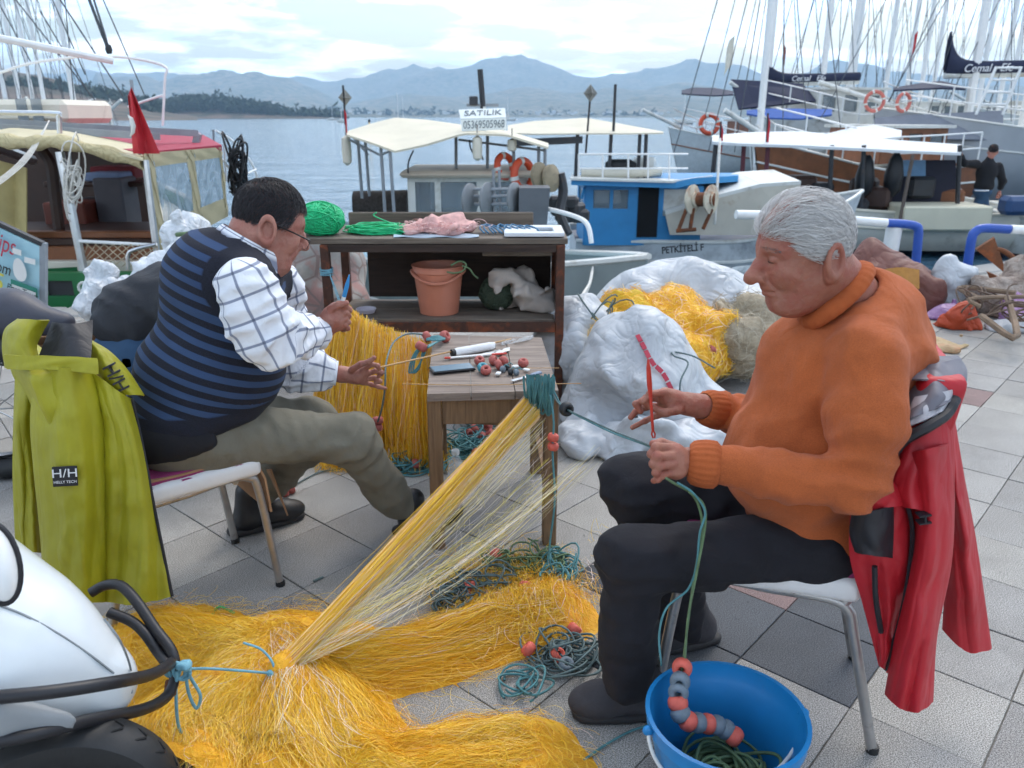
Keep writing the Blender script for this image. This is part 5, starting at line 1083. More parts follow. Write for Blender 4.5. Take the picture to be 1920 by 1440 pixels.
def yellow_jacket():
 root = thing('jacket', 'acid yellow rain jacket with black-lined hood hung on chair back', 'jacket', CL(-0.26, 0, 0.0)); D = lambda n, m, L, R, Y, **kw: drape(n, m, root, L, R, Y, **kw)
 lo, hi = bounds([CL(-0.27, 0.2, 0.8), CL(-0.27, -0.2, 0.8), CL(-0.2, 0.2, 0.45)], 0.07); blob('back_lining', lambda P: back_cover(P, CL, 0.176, 0.020, 0.10), lo, hi, 0.011, M_JYEL, root)
 D('sleeve', M_JYEL, [(30, 690), (26, 800), (25, 900), (30, 1025)], [(82, 690), (66, 800), (70, 900), (80, 1035)], (2.06, 2.02), seed=1, k=1.2, hem=6)
 D('sleeve', M_JYEL, [(72, 684), (58, 780), (64, 880), (76, 1000), (84, 1112)], [(168, 690), (192, 770), (198, 880), (201, 1000), (202, 1128)], (1.93, 1.84), bulge=0.07, pleat=0.012, k=1.6, seed=2, nu=44, hem=10)
 D('front_panel', M_JYEL, [(160, 690), (186, 765), (192, 880), (196, 1000), (198, 1128)], [(246, 748), (268, 840), (287, 940), (305, 1030), (323, 1118)], (1.95, 1.835), bulge=0.04, pleat=0.016, k=1.5, seed=3, nu=40, hem=8)
 D('inner_panel', M_JYEL, [(96, 700), (100, 900), (110, 1060)], [(240, 760), (262, 900), (290, 1085)], (2.06, 2.02), bulge=0.02, seed=4, k=2.0)
 fl = D('collar_flap', M_JYEL, [(150, 632), (166, 664), (186, 700), (206, 738)], [(166, 636), (206, 660), (240, 696), (270, 742)], (2.0, 1.96), bulge=0.035, pleat=0.006, k=1.0, seed=5, nv=40)
 ho = D('hood', M_JYEL, [(34, 598), (10, 618), (5, 650), (10, 690)], [(92, 600), (78, 625), (68, 655), (84, 700)], (1.99, 1.92), bulge=0.05, pleat=0.006, k=1.0, seed=6, nv=40)
 D('hood_brim', M_JYEL, [(8, 664), (10, 678), (14, 692)], [(182, 672), (184, 684), (184, 702)], (1.885, 1.872), bulge=0.03, pleat=0.004, k=1.0, seed=7, nv=16, nu=50, hem=-2)
 q = np.array([[W(66 + 34 * u + (104 - 30 * u) * v, 688 - 84 * u + 6 * math.sin(v * 3) - 4 * v, 1.895 + 0.10 * u + 0.012 * math.sin(5 * v + 3 * u) - 0.02 * math.sin(3.1 * v)) for v in np.linspace(0, 1, 12)] for u in np.linspace(0, 1, 9)]); b = MB(); b.sheet(q, 0.006); b.build('hood_lining', M_JBLK, ho)
 b = MB(); b.tube(ramp_at([W(248, 748, 1.945), W(268, 840, 1.92), W(287, 940, 1.89), W(305, 1030, 1.862), W(323, 1118, 1.83)], 30), 0.0045, 6); b.build('zipper', M_JBLK, root)
 c = W(122, 893, 1.795); ax = W(141, 892, 1.803) - W(103, 894, 1.793); ay = W(122, 878, 1.798) - W(124, 908, 1.790)
 b = MB(); b.box(c, (0.056, 0.050, 0.003), np.stack([nrm(ax), nrm(ay), nrm(np.cross(ax, ay))], 1), bev=0.001); pt = b.build('badge', M_JBLK, root, False)
 n = nrm(np.cross(ax, ay)); n = n if n[1] < 0 else -n; mw = M('white_print', '#dcdcdc', 0.6, 0.03)
 text_mesh('H/H', 0.030, mw, pt, (c + n * 0.002 + nrm(ay) * 0.007, ax, ay), 'emblem', 0.0008, 0, 1.15); text_mesh('HELLY TECH', 0.0092, mw, pt, (c + n * 0.002 - nrm(ay) * 0.014, ax, ay), 'lettering', 0.0006)
 text_mesh('H/H', 0.044, M_JBLK, root, (W(217, 708, 1.928), W(228, 724, 1.928) - W(206, 690, 1.928), W(229, 696, 1.935) - W(205, 718, 1.921)), 'emblem', 0.012, 0, 1.0)
yellow_jacket()
def red_jacket():
 root = thing('jacket', 'red rain jacket with grey collar hung on back of the orange sweater wearer\'s chair', 'jacket', CR(-0.26, 0, 0)); D = lambda n, m, L, R, Y, **kw: drape(n, m, root, L, R, Y, **kw)
 lo, hi = bounds([CR(-0.27, 0.2, 0.88), CR(-0.27, -0.2, 0.88), CR(-0.2, 0.2, 0.45)], 0.07); blob('back_lining', lambda P: back_cover(P, CR, 0.176, 0.018), lo, hi, 0.011, M_JRED, root)
 D('yoke', M_JRED, [(1678, 862), (1668, 900), (1680, 950)], [(1782, 765), (1788, 860), (1786, 965)], (1.50, 1.47), bulge=0.045, pleat=0.010, k=1.2, seed=11, nv=40)
 D('sleeve', M_JRED, [(1700, 850), (1712, 960), (1700, 1080), (1680, 1190), (1660, 1302)], [(1784, 830), (1788, 940), (1782, 1060), (1756, 1190), (1748, 1316)], (1.49, 1.46), bulge=0.07, pleat=0.012, k=1.4, seed=12, nu=44, hem=26)
 D('sleeve', M_JRED, [(1774, 790), (1780, 900), (1778, 1020), (1768, 1180)], [(1788, 782), (1806, 890), (1830, 1020), (1858, 1214)], (1.66, 1.70), bulge=0.05, pleat=0.010, k=1.3, seed=13, nu=40, hem=22)
 D('front_panel', M_JRED, [(1596, 935), (1594, 1040), (1618, 1130), (1650, 1250)], [(1694, 930), (1712, 1000), (1702, 1100), (1664, 1262)], (1.475, 1.49), bulge=0.025, pleat=0.010, k=1.3, seed=14, nu=40)
 D('hood', M_JRED, [(1622, 905), (1600, 935), (1594, 962)], [(1668, 896), (1690, 925), (1698, 948)], (1.462, 1.455), bulge=0.03, pleat=0.006, k=0.8, seed=15, nv=24)
 D('hood_lining', M_JBLK, [(1598, 962), (1594, 1000), (1604, 1034)], [(1674, 948), (1674, 1000), (1672, 1046)], (1.452, 1.45), bulge=0.03, pleat=0.005, k=0.8, seed=16, nv=24)
 co = D('collar', M_JGREY, [(1722, 690), (1700, 740), (1680, 800)], [(1800, 672), (1812, 706), (1796, 745)], (1.60, 1.50), bulge=0.05, pleat=0.010, k=1.2, seed=17, nv=30); D('collar_lining', M_JWHT, [(1716, 745), (1702, 775), (1690, 806)], [(1788, 728), (1782, 745), (1770, 768)], (1.50, 1.47), bulge=0.02, pleat=0.006, k=1.0, seed=18, nv=20)
 D('collar_roll', M_JGREY, [(1700, 668), (1698, 690), (1704, 712)], [(1796, 668), (1812, 694), (1806, 722)], (1.66, 1.54), bulge=0.05, pleat=0.010, k=1.0, seed=20, nv=24)
 b = MB(); b.tube(ramp_at([W(1640, 905, 1.46), W(1664, 868, 1.455), W(1692, 828, 1.45), W(1740, 800, 1.44), W(1775, 776, 1.46), W(1792, 748, 1.485)], 20), 0.011, 8); b.build('collar_band', M_JBLK, root)
 for pts, r in (([(1694, 925, 1.455), (1710, 985, 1.452), (1706, 1060, 1.455), (1688, 1160, 1.465), (1660, 1255, 1.478)], 0.005), ([(1640, 1062, 1.445), (1642, 1120, 1.447), (1652, 1185, 1.458)], 0.006)): b = MB(); b.tube(ramp_at([W(*p) for p in pts], 16), r, 6); b.build('zipper', M_JBLK, root)
 text_mesh('H', 0.034, M_JBLK, root, (W(1730, 971, 1.412), W(1730, 980, 1.412) - W(1730, 960, 1.412), W(1741, 970, 1.412) - W(1718, 970, 1.412)), 'emblem', 0.010)
red_jacket()
# ------------------------------------------------------------------ the long counter on the quay
def wood_mat(name, a, b, c, sc=(1, 14, 14), rough=0.75):
 t = NT(name); v = t.vec('Object', sc); n = t.noise(3.0, 7, 0.65, v, 1.2); k = t.noise(1.3, 4, 0.5)
 t.col(t.mix(t.ramp(k, [(0.35, (0, 0, 0)), (0.7, (1, 1, 1))]), t.ramp(n, [(0.3, a), (0.7, b)]), t.ramp(n, [(0.3, a), (0.75, c)]))); t.set(Roughness=rough); t.bump(n, 0.4, 0.003); return t.m
M_TABLE = wood_mat('weathered_table_wood', lin('#5f5148'), lin('#8e7f73'), lin('#a1968c')); M_TLEG = wood_mat('worn_table_leg_wood', lin('#5c4632'), lin('#8a6a4a'), lin('#957a5c'), (14, 14, 1))
M_CTOP = wood_mat('old_counter_board', lin('#4a4038'), lin('#776a5c'), lin('#8a7f72')); M_CDARK = wood_mat('dark_brown_panel', lin('#231813'), lin('#3a2a22'), lin('#4a382e'))
M_CRUST = M('rusty_brown_steel', '#4a2f24', 0.8, 0.3, 14, 0.5, 60, dirt='#8a4522', dirt_amt=0.45, bdist=0.003)
CY, CZ, CS = 3.86, 0.846, 0.447
def counter():
 xl, xr = W(606, 447, CY)[0], W(1052, 447, CY)[0]; bY = CY + 0.50
 root = thing('counter', 'brown steel-framed counter with a shelf, standing on the quay', 'counter', ((xl + xr) / 2, CY + 0.25, 0))
 for x in (xl, xr):
  for y in (CY + 0.02, bY - 0.02):
   b = MB(); b.box((x, y, (CZ - 0.03) / 2), (0.042, 0.042, CZ - 0.03), bev=0.003); b.build('leg', M_CRUST, root, False)
 x0 = W(556, 440, CY)[0]
 for i in range(3):
  d = 0.52 / 3; b = MB(); b.box(((x0 + xr) / 2 + 0.008, CY + d * (i + 0.5), CZ - 0.014), (xr - x0 + 0.05, d - 0.004, 0.028), bev=0.003); b.build('board', M_CTOP, root, False)
 b = MB(); b.box(((xl + xr) / 2, CY + 0.006, CZ - 0.047), (xr - xl - 0.044, 0.03, 0.034)); b.build('rail', M_CDARK, root, False)
 for i in range(2):
  b = MB(); b.box(((xl + xr) / 2, CY + 0.02 + 0.23 * (i + 0.5), CS - 0.012), (xr - xl - 0.05, 0.226, 0.022), bev=0.002); b.build('shelf_board', M_CTOP, root, False)
 b = MB(); b.box(((xl + xr) / 2, CY + 0.010, CS - 0.038), (xr - xl - 0.044, 0.028, 0.048)); b.build('shelf_rail', M_CRUST, root, False)
 b = MB(); b.box(((xl + xr) / 2 + 0.05, bY - 0.045, (CS + CZ) / 2), (xr - xl - 0.15, 0.012, CZ - CS - 0.04)); b.build('back_panel', M_CDARK, root, False)
 b = MB(); b.box((xr + 0.005, CY + 0.25, (CS + CZ) / 2 - 0.01), (0.012, 0.40, CZ - CS - 0.05)); b.build('side_panel', M_CDARK, root, False)
 b = MB(); a, c = W(655, 415, bY), W(1000, 418, bY); b.box(((a[0] + c[0]) / 2, bY - 0.01, CZ + 0.035), (c[0] - a[0], 0.022, 0.07), bev=0.006); b.build('back_board', M_CTOP, root, False)
 a, c = W(905, 470, CY + 0.1), W(1035, 470, CY + 0.1); b = MB(); b.box(((a[0] + c[0]) / 2, CY + 0.2, CZ - 0.075), (c[0] - a[0], 0.3, 0.035), bev=0.004); b.build('drawer', M_CTOP, root, False)
counter()
def T3(px, py, z): return G(px, py, z)
def small_table():
 z = 0.568; c = [G(800, 738, z), G(1048, 732, z), G(1016, 633, z), G(812, 626, z)]; mid = sum(c) / 4
 root = thing('wooden_table', 'small weathered wooden work table between the two fishermen', 'table', (mid[0], mid[1], 0))
 for i in range(3):
  t0, t1 = i / 3 + 0.003, (i + 1) / 3 - 0.003; P = np.array([[c[0] + (c[1] - c[0]) * t, c[3] + (c[2] - c[3]) * t] for t in (t0, t1)]); b = MB()
  b.poly([P[0, 0], P[1, 0], P[1, 1], P[0, 1]], 0.026, (0, 0, 1)); o = b.build('board', M_TABLE, root, False); o.location.z = -0.013 + random.uniform(-0.001, 0.001)
 ins = [c[i] + (mid - c[i]) * 0.10 for i in range(4)]; ex = nrm(c[1] - c[0]); ey = nrm(c[3] - c[0] - ex * ((c[3] - c[0]) @ ex)); Rr = np.stack([ex, ey, [0, 0, 1.0]], 1)
 for p in ins: b = MB(); b.box((p[0], p[1], (z - 0.026) / 2), (0.046, 0.046, z - 0.026), Rr, bev=0.004); b.build('leg', M_TLEG, root, False)
 for i, j in ((0, 1), (1, 2), (2, 3), (3, 0)):
  a, d = ins[i].copy(), ins[j].copy(); t = nrm(d - a); a += t * 0.024; d -= t * 0.024; a[2] = d[2] = z - 0.072; b = MB(); b.bar(a, d, 0.02, 0.088, bev=0.002); b.build('apron', M_TLEG, root, False)
  if i != 0: a[2] = d[2] = 0.17 if i % 2 else 0.22; b = MB(); b.bar(a, d, 0.02, 0.035, bev=0.002); b.build('stretcher', M_TLEG, root, False)
 return z
TZ = small_table() + 0.001
# ------------------------------------------------------------------ floats, ropes, tools
def float_mesh(r=0.019, h=0.026, hole=0.006):
 b = MB(); pr = [(hole, -h * 0.36), (hole * 1.5, -h * 0.48), (r * 0.75, -h * 0.46), (r * 0.95, -h * 0.25), (r, 0), (r * 0.95, h * 0.25), (r * 0.75, h * 0.46), (hole * 1.5, h * 0.48), (hole, h * 0.36), (hole, 0), (hole, -h * 0.36)]
 b.lathe(pr, 18, caps=False); me = fast_mesh('float', np.vstack(b.V), b.Fc); smooth(me); return me
_FM = {}
def put_float(name, p, ax, mat, parent=None, s=1.0):
 k = mat.name
 if k not in _FM: me = float_mesh(); me.materials.append(mat); _FM[k] = me
 o = bpy.data.objects.new(name, _FM[k]); C.objects.link(o); q = Vector(nrm(ax)).to_track_quat('Z', 'Y'); o.rotation_mode = 'QUATERNION'
 Mx = Matrix.Translation(Vector(p)) @ q.to_matrix().to_4x4() @ Matrix.Diagonal((s, s, s, 1))
 if parent is not None: o.parent = parent; o.matrix_parent_inverse = parent.matrix_basis.inverted()
 o.rotation_quaternion = q; o.location = Vector([float(x) for x in p]); o.scale = (s, s, s)
 return o
def rope(name, pts, r, mat, parent=None, n=40, sides=7, sag=0.0):
 P = ramp_at(pts, n)
 if sag: P[:, 2] -= sag * np.sin(np.linspace(0, math.pi, n))
 b = MB(); b.tube(P, r, sides); return b.build(name, mat, parent, True, 180)
def tangle(name, c, ext, loops, r, mat, parent=None, seed=0, zmin=0.004, lr=(0.04, 0.10), n=26, flat_k=0.3, tint=False):
 """heaps of loose rope loops"""
 rr = np.random.RandomState(seed); out = []
 for i in range(loops):
  o = np.asarray(c) + rr.uniform(-1, 1, 3) * ext; R_ = rr.uniform(*lr); a0 = rr.uniform(0, 6.28); sp = rr.uniform(0.7, 1.5) * 2 * math.pi * rr.choice([-1, 1]); ti = rr.normal(size=2) * flat_k; k1, k2 = rr.uniform(0.55, 1.0, 2)
  t = np.linspace(0, 1, n); x = R_ * k1 * np.cos(a0 + sp * t) * (1 + 0.25 * np.sin(7 * t + a0)); y = R_ * k2 * np.sin(a0 + sp * t) * (1 + 0.2 * np.cos(5 * t)); z = ti[0] * x + ti[1] * y + 0.01 * np.sin(t * 9 + a0)
  p = np.stack([x, y, z], 1) + o; p[:, 2] = np.maximum(p[:, 2], zmin + rr.rand() * 0.006); out.append(p)
 return strands(name, np.array(out), r, mat, parent, rr.rand(loops), 6)
def loose_float(px, py, z, mat, label, ax=(0.3, 0.2, 1), s=1.0, name='net_float'):
 p = G(px, py, z + 0.015 * s); return tag(put_float(name, p, ax, mat, None, s), label, 'float', 'floats lying on the table')
for px, py, m, lb, ax in ((899, 676, M_FLOAT_RED, 'brick red float at the left end of the float heap on the table', (0.2, -0.5, 1)), (905, 689, M_FLOAT_TEAL, 'single teal float lying among red floats on the table', (0.1, -0.3, 1)), (925, 676, M_FLOAT_RED, 'brick red float behind the teal one on the table', (1, -0.2, 0.4)),
       (935, 684, M_FLOAT_RED, 'brick red float in the middle of the float heap on the table', (1, 0.2, 0.5)), (944, 677, M_FLOAT_RED, 'brick red float at the right end of the heap on the table', (0.8, 0.6, 0.3)), (911, 694, M_FLOAT_RED, 'brick red float nearest the phone\'s right end on the table', (0.1, -0.5, 1)),
       (981, 680, M_FLOAT_RED, 'brick red float lying alone near the table\'s right edge', (0.1, -0.2, 1))): loose_float(px, py, TZ, m, lb, ax)
def phone():
 c = G(848, 691, TZ + 0.006); ax = G(898, 686, TZ) - G(798, 696, TZ); R = Rz(ax); root = thing('mobile_phone', 'black mobile phone lying face up on the wooden table', 'phone', c)
 b = MB(); b.box(c, (0.150, 0.072, 0.009), R, bev=0.003); b.build('body', M('black_phone_body', '#0d0e12', 0.35, 0.1), root, False)
 t = NT('phone_screen'); t.col(lin('#3f5a68')); t.set(Roughness=0.06); b = MB(); b.box(c + [0, 0, 0.0048], (0.138, 0.062, 0.0012), R); b.build('screen', t.m, root, False)
phone()
M_STICK = M('bamboo_stick', '#b08a5c', 0.6, 0.15, 30, 0.2, 80); M_WPLAST = M('white_plastic', '#dcdcd8', 0.4, 0.04, 10, 0.05)
def tools():
 L = lambda px, py, h=0.006: G(px, py, TZ + h)
 b = MB(); b.tube([W(706, 690, 2.52), L(846, 659, 0.02), L(958, 636, 0.008)], 0.0032, 7); tag(b.build('wooden_stick', M_STICK), 'thin wooden stick held in the vest wearer\'s open hand', 'stick')
 b = MB(); b.tube([L(754, 720, 0.004), L(880, 722, 0.004), L(1090, 719, 0.006)], 0.0016, 6); tag(b.build('wooden_stick', M_STICK), 'long thin stick lying along the front edge of the table', 'stick')
 b = MB(); b.tube([L(985, 690, 0.012), L(1048, 690, 0.016)], 0.0013, 6); tag(b.build('wooden_stick', M_STICK), 'short thin stick poking over the right edge of the table', 'stick')
 root = thing('thread_spool', 'white thread wound on a rod with black end cap', 'spool', L(888, 655)); a, c = L(852, 661, 0.016), L(925, 648, 0.016); b = MB(); b.tube(ramp_at([a, (a * 2 + c) / 3, (a + 2 * c) / 3, c], 14), [0.0125] + [0.0155] * 12 + [0.0135], 14); b.build('thread', M('white_thread', '#dedede', 0.8, 0.05, 20, 0.6, 300), root)
 d = nrm(c - a); b = MB(); b.tube([a - d * 0.012, a + d * 0.001], 0.0135, 14); b.build('end_cap', M_BLACK, root); b = MB(); b.tube([c, c + d * 0.004], 0.0138, 14); b.build('end_cap', M_CHROME, root)
 root = thing('netting_needle', 'white netting needle with red tips beside the thread spool', 'needle', L(880, 668)); b = MB(); b.bar(L(842, 671), L(945, 662), 0.014, 0.006, bev=0.002); b.build('blade', M_WPLAST, root, False)
 for p, q in (((833, 671), (845, 671)), ((922, 664.5), (950, 662.5))): b = MB(); b.bar(L(*p, 0.008), L(*q, 0.008), 0.012, 0.006, bev=0.002); b.build('tip', M('red_plastic', '#c23a2c', 0.4, 0.1), root, False)
 b = MB(); P = np.array([[L(900 + 14 * i, 664 - 3.3 * i + 2.2 * j, 0.002 + 0.006 * math.sin(i * 1.5 + j)) for j in range(4)] for i in range(5)]); b.sheet(P, 0.001); tag(b.build('paper_scrap', M_WPLAST), 'crumpled white paper scrap behind the red floats on the table', 'paper')
 b = MB(); P = np.array([[L(940 + 10 * i, 640 - 2.0 * i + 2.6 * j, 0.004 + 0.008 * math.sin(i * 1.3 + j * 1.1)) for j in range(4)] for i in range(7)]); b.sheet(P, 0.001); tag(b.build('plastic_scrap', M_BOTTLE), 'thin clear plastic wrapper at the back edge of the table', 'wrapper')
 for i, (x, y) in enumerate(((966, 687), (987, 693), (934, 700))): b = MB(); R = Rz((math.cos(i * 2 + 0.4), math.sin(i * 2 + 0.4))); b.box(L(x, y, 0.008), (0.024, 0.017, 0.008), R, bev=0.003); o = b.build('white_tag', M_WPLAST, None, False); tag(o, ['white tag lying on the black clips on the table', 'white tag right of the black clips on the table', 'white tag in front of the red floats on the table'][i], 'tag')
 for i, (x, y) in enumerate(((943, 692), (957, 697), (968, 698), (950, 688))):
  c = L(x, y, 0.010); root = thing('lead_clip', ['dark clip nearest the red float heap', 'dark clip in the middle of the clip row', 'dark clip at the right end of the clip row', 'dark clip at the back of the clip row'][i] + ' on the table', 'clip', c, 'dark clips on the table'); b = MB(); b.lathe([(0.006, -0.009), (0.011, -0.006), (0.012, 0.0), (0.011, 0.006), (0.006, 0.009)], 12, c, (1, 0.4 * (i - 1), 0.1)); b.build('drum', M_FLOAT_BLACK if i % 2 else M_FLOAT_GREY, root); b = MB(); b.tube([c + [0, 0, 0.008], c + [0.01, 0, 0.016], c + [0.02, 0.004, 0.008]], 0.002, 5); b.build('loop', M_ROPE_TEAL, root)
 root = thing('knife', 'small knife with steel blade at the table\'s right front corner', 'knife', L(992, 704)); b = MB(); b.bar(L(960, 714, 0.006), L(996, 704, 0.006), 0.014, 0.002); b.build('blade', M_STEEL, root, False); b = MB(); b.bar(L(996, 704, 0.008), L(1014, 698, 0.008), 0.016, 0.010, bev=0.003); b.build('handle', M('blue_grey_handle', '#77869a', 0.4, 0.1), root, False)
 # needles in the hands
 root = thing('netting_needle', 'red netting needle held upright by the orange sweater wearer', 'needle', W(1219, 760, 1.745)); mr = M('red_plastic', '#c23a2c', 0.4, 0.1)
 b = MB(); b.tube([W(1215, 672, 1.742), W(1216, 690, 1.743), W(1218, 722, 1.744), W(1220, 745, 1.745)], [0.0012, 0.0052, 0.0062, 0.0040], 8); b.build('blade', mr, root); b = MB(); b.tube([W(1220, 745, 1.745), W(1224, 806, 1.747)], 0.0034, 8); b.build('shank', mr, root)
 for s_ in (-1, 1): b = MB(); b.tube([W(1224, 804, 1.747), W(1225 + 3.2 * s_, 814, 1.747), W(1226 + 1.5 * s_, 821, 1.747)], 0.002, 6); b.build('fork', mr, root)
 root = thing('netting_needle', 'blue netting needle held up in the vest wearer\'s fist', 'needle', W(645, 560, 2.23)); b = MB(); b.tube([W(640, 574, 2.235), W(645, 556, 2.232)], 0.006, 8); b.build('shank', M_WPLAST, root); b = MB(); b.tube([W(645, 556, 2.232), W(651, 534, 2.23), W(655, 515, 2.23)], [0.0062, 0.0062, 0.0015], 8); b.build('blade', M('blue_plastic', '#2f86c0', 0.4, 0.1), root)
tools()
def bottle():
 p = G(858, 928) * [1, 1, 0]; p = G(856, 935) * [1, 1, 0]; root = thing('water_bottle', 'clear plastic water bottle on the ground behind the table leg', 'bottle', p); b = MB(); b.lathe([(0.028, 0.002), (0.032, 0.01), (0.032, 0.06), (0.030, 0.07), (0.032, 0.08), (0.032, 0.13), (0.026, 0.155), (0.014, 0.175), (0.0125, 0.19)], 20, p); b.build('body', M_BOTTLE, root)
 b = MB(); b.lathe([(0.015, 0.187), (0.015, 0.203), (0.013, 0.205)], 16, p); b.build('cap', M_WPLAST, root); b = MB(); b.lathe([(0.029, 0.004), (0.030, 0.055)], 20, p); b.build('water', glass_mat('bottle_water', (0.5, 0.55, 0.55), 0.4), root)
bottle()
# ------------------------------------------------------------------ blue bucket with the float line
def bucket_obj(name, label, c, r0, r1, h, mat, handle=True, rim=0.006, hmat=None, hang=-1):
 root = thing(name, label, 'bucket', c); c = np.asarray(c, float); t = 0.003; b = MB()
 b.lathe([(0.0, 0.0), (r0, 0.0), (r0 + (r1 - r0) * 0.5, h * 0.5), (r1 - 0.004, h * 0.86), (r1 + 0.002, h * 0.875), (r1, h - 0.004), (r1 + rim, h - 0.004), (r1 + rim, h), (r1 - t, h), (r1 - t - 0.001, h * 0.88), (r1 - t - 0.006, h * 0.85), (r0 + (r1 - r0) * 0.5 - t, h * 0.5), (r0 - t, 0.004), (0.0, 0.004)], 48, c, caps=False); b.build('pail', mat, root, True, 35)
 if handle:
  ax = np.array([1.0, 0.15, 0]); ax = nrm(ax); pts = [c + [0, 0, h * 0.93] + ax * (r1 + 0.008) * math.cos(t_) + (np.array([0, -0.35, -0.93]) if hang < 0 else np.array([0, 0.2, 0.9])) * math.sin(t_) * r1 * 0.9 + np.array([0, -0.006, 0]) for t_ in np.linspace(0, math.pi, 26)]
  bb = MB(); bb.tube(pts, 0.004, 8); bb.build('handle', hmat or M_WPLAST, root)
  for s in (0, -1): bb = MB(); bb.ell(pts[s], (0.012, 0.008, 0.012), 10, 6); bb.build('handle_lug', mat, root)
 return root
BH = 0.25; BC = G(1363, 1336, BH); BC[2] = 0.0
bucket_obj('bucket', 'blue plastic bucket with rope and floats inside, on the ground', BC, 0.112, 0.158, BH, M('blue_bucket_plastic', '#1c79b4', 0.35, 0.08, 6, 0.05, dirt='#3d88b4', dirt_amt=0.2))
def float_line():
 root = thing('float_line', 'rope strung with red and grey floats coiled in the blue bucket', 'float line', BC + [0, 0, 0.05])
 pts = [(1279, 1252, 0.285), (1275, 1278, 0.268), (1272, 1298, 0.250), (1271, 1318, 0.232), (1276, 1338, 0.214), (1290, 1352, 0.20), (1308, 1355, 0.19), (1326, 1357, 0.182), (1344, 1360, 0.175), (1361, 1368, 0.165), (1377, 1381, 0.155)]
 P = []
 for px, py, z in pts: p = G(px, py, z); d = (p - BC)[:2]; k = min(1.0, 0.118 / (np.linalg.norm(d) + 1e-9)) if z < BH else 1.0; p[:2] = BC[:2] + d * k if z < 0.24 else p[:2]; P.append(p)
 P = np.array(P); mats = [M_FLOAT_ORANGE, M_FLOAT_GREY, M_FLOAT_GREY, M_FLOAT_ORANGE, M_FLOAT_GREY, M_FLOAT_ORANGE, M_FLOAT_GREY, M_FLOAT_ORANGE, M_FLOAT_GREY, M_FLOAT_GREY, M_FLOAT_ORANGE]; T = np.gradient(P, axis=0)
 for i, (p, m) in enumerate(zip(P, mats)): put_float('float', p, T[i] + np.array([0, 0, 0.02 if i < 3 else 0]), m, root, 1.14)
 up = [P[1], P[0], W(1283, 1225, 1.45), W(1292, 1150, 1.47), W(1302, 1080, 1.49), W(1316, 1000, 1.50), W(1312, 955, 1.495), W(1296, 925, 1.49), W(1262, 905, 1.47), W(1240, 890, 1.47)]
 rope('rope', up, 0.0028, M_ROPE_GREEN, root, 60); rope('rope', [W(1284, 1240, 1.44), W(1290, 1160, 1.455), W(1306, 1075, 1.475), W(1322, 985, 1.485), W(1318, 945, 1.48), W(1292, 922, 1.475)], 0.0028, M_ROPE_GREEN, root, 50)
 rope('rope', [W(1240, 1248, 1.46), W(1236, 1190, 1.48), W(1250, 1140, 1.49), W(1290, 1105, 1.49), W(1306, 1060, 1.485), W(1312, 1000, 1.485), W(1322, 960, 1.48), W(1300, 925, 1.475), W(1270, 905, 1.465)], 0.0025, M_ROPE_TEAL, root, 50)
 tangle('rope_coil', BC + [0.015, 0.0, 0.07], (0.03, 0.03, 0.035), 46, 0.0038, M_ROPE_GREEN, root, 4, 0.01, (0.045, 0.088), 30, 0.15)
 put_float('float', BC + [-0.035, -0.04, 0.10], (1, 0.3, 0.4), M_FLOAT_RED, root, 1.1)
float_line()
# ================================================================== NETS, ROPES ON THE GROUND, SACKS
KN = W(528, 1262, 1.62)
LOBES = [([(528, 1262), (430, 1285), (300, 1240)], 0.15, 0.15), ([(528, 1262), (450, 1340), (350, 1420), (330, 1500)], 0.14, 0.17), ([(528, 1262), (545, 1350), (560, 1480)], 0.13, 0.13),
   ([(528, 1262), (640, 1262), (780, 1238), (920, 1190), (1040, 1158)], 0.085, 0.085), ([(528, 1262), (600, 1330), (640, 1420), (700, 1480)], 0.10, 0.10), ([(640, 1470), (780, 1440), (900, 1420), (1000, 1405)], 0.07, 0.07), ([(640, 1500), (800, 1480), (1000, 1455)], 0.075, 0.09)]
_LB = [(np.array([G(*p)[:2] for p in pl]), h, r) for pl, h, r in LOBES]
def heap_z(xy):
 xy = np.asarray(xy, np.float32); z = np.zeros(xy.shape[:-1], np.float32)
 for pl, h, r in _LB:
  d = np.full(z.shape, 9e9)
  for a, b in zip(pl[:-1], pl[1:]):
   ab = b - a; t = np.clip(((xy - a) @ ab) / (ab @ ab), 0, 1); d = np.minimum(d, np.linalg.norm(xy - a - t[..., None] * ab, axis=-1))
  z = np.maximum(z, h * np.exp(-(d / r) ** 2) * 1.0)
 return z
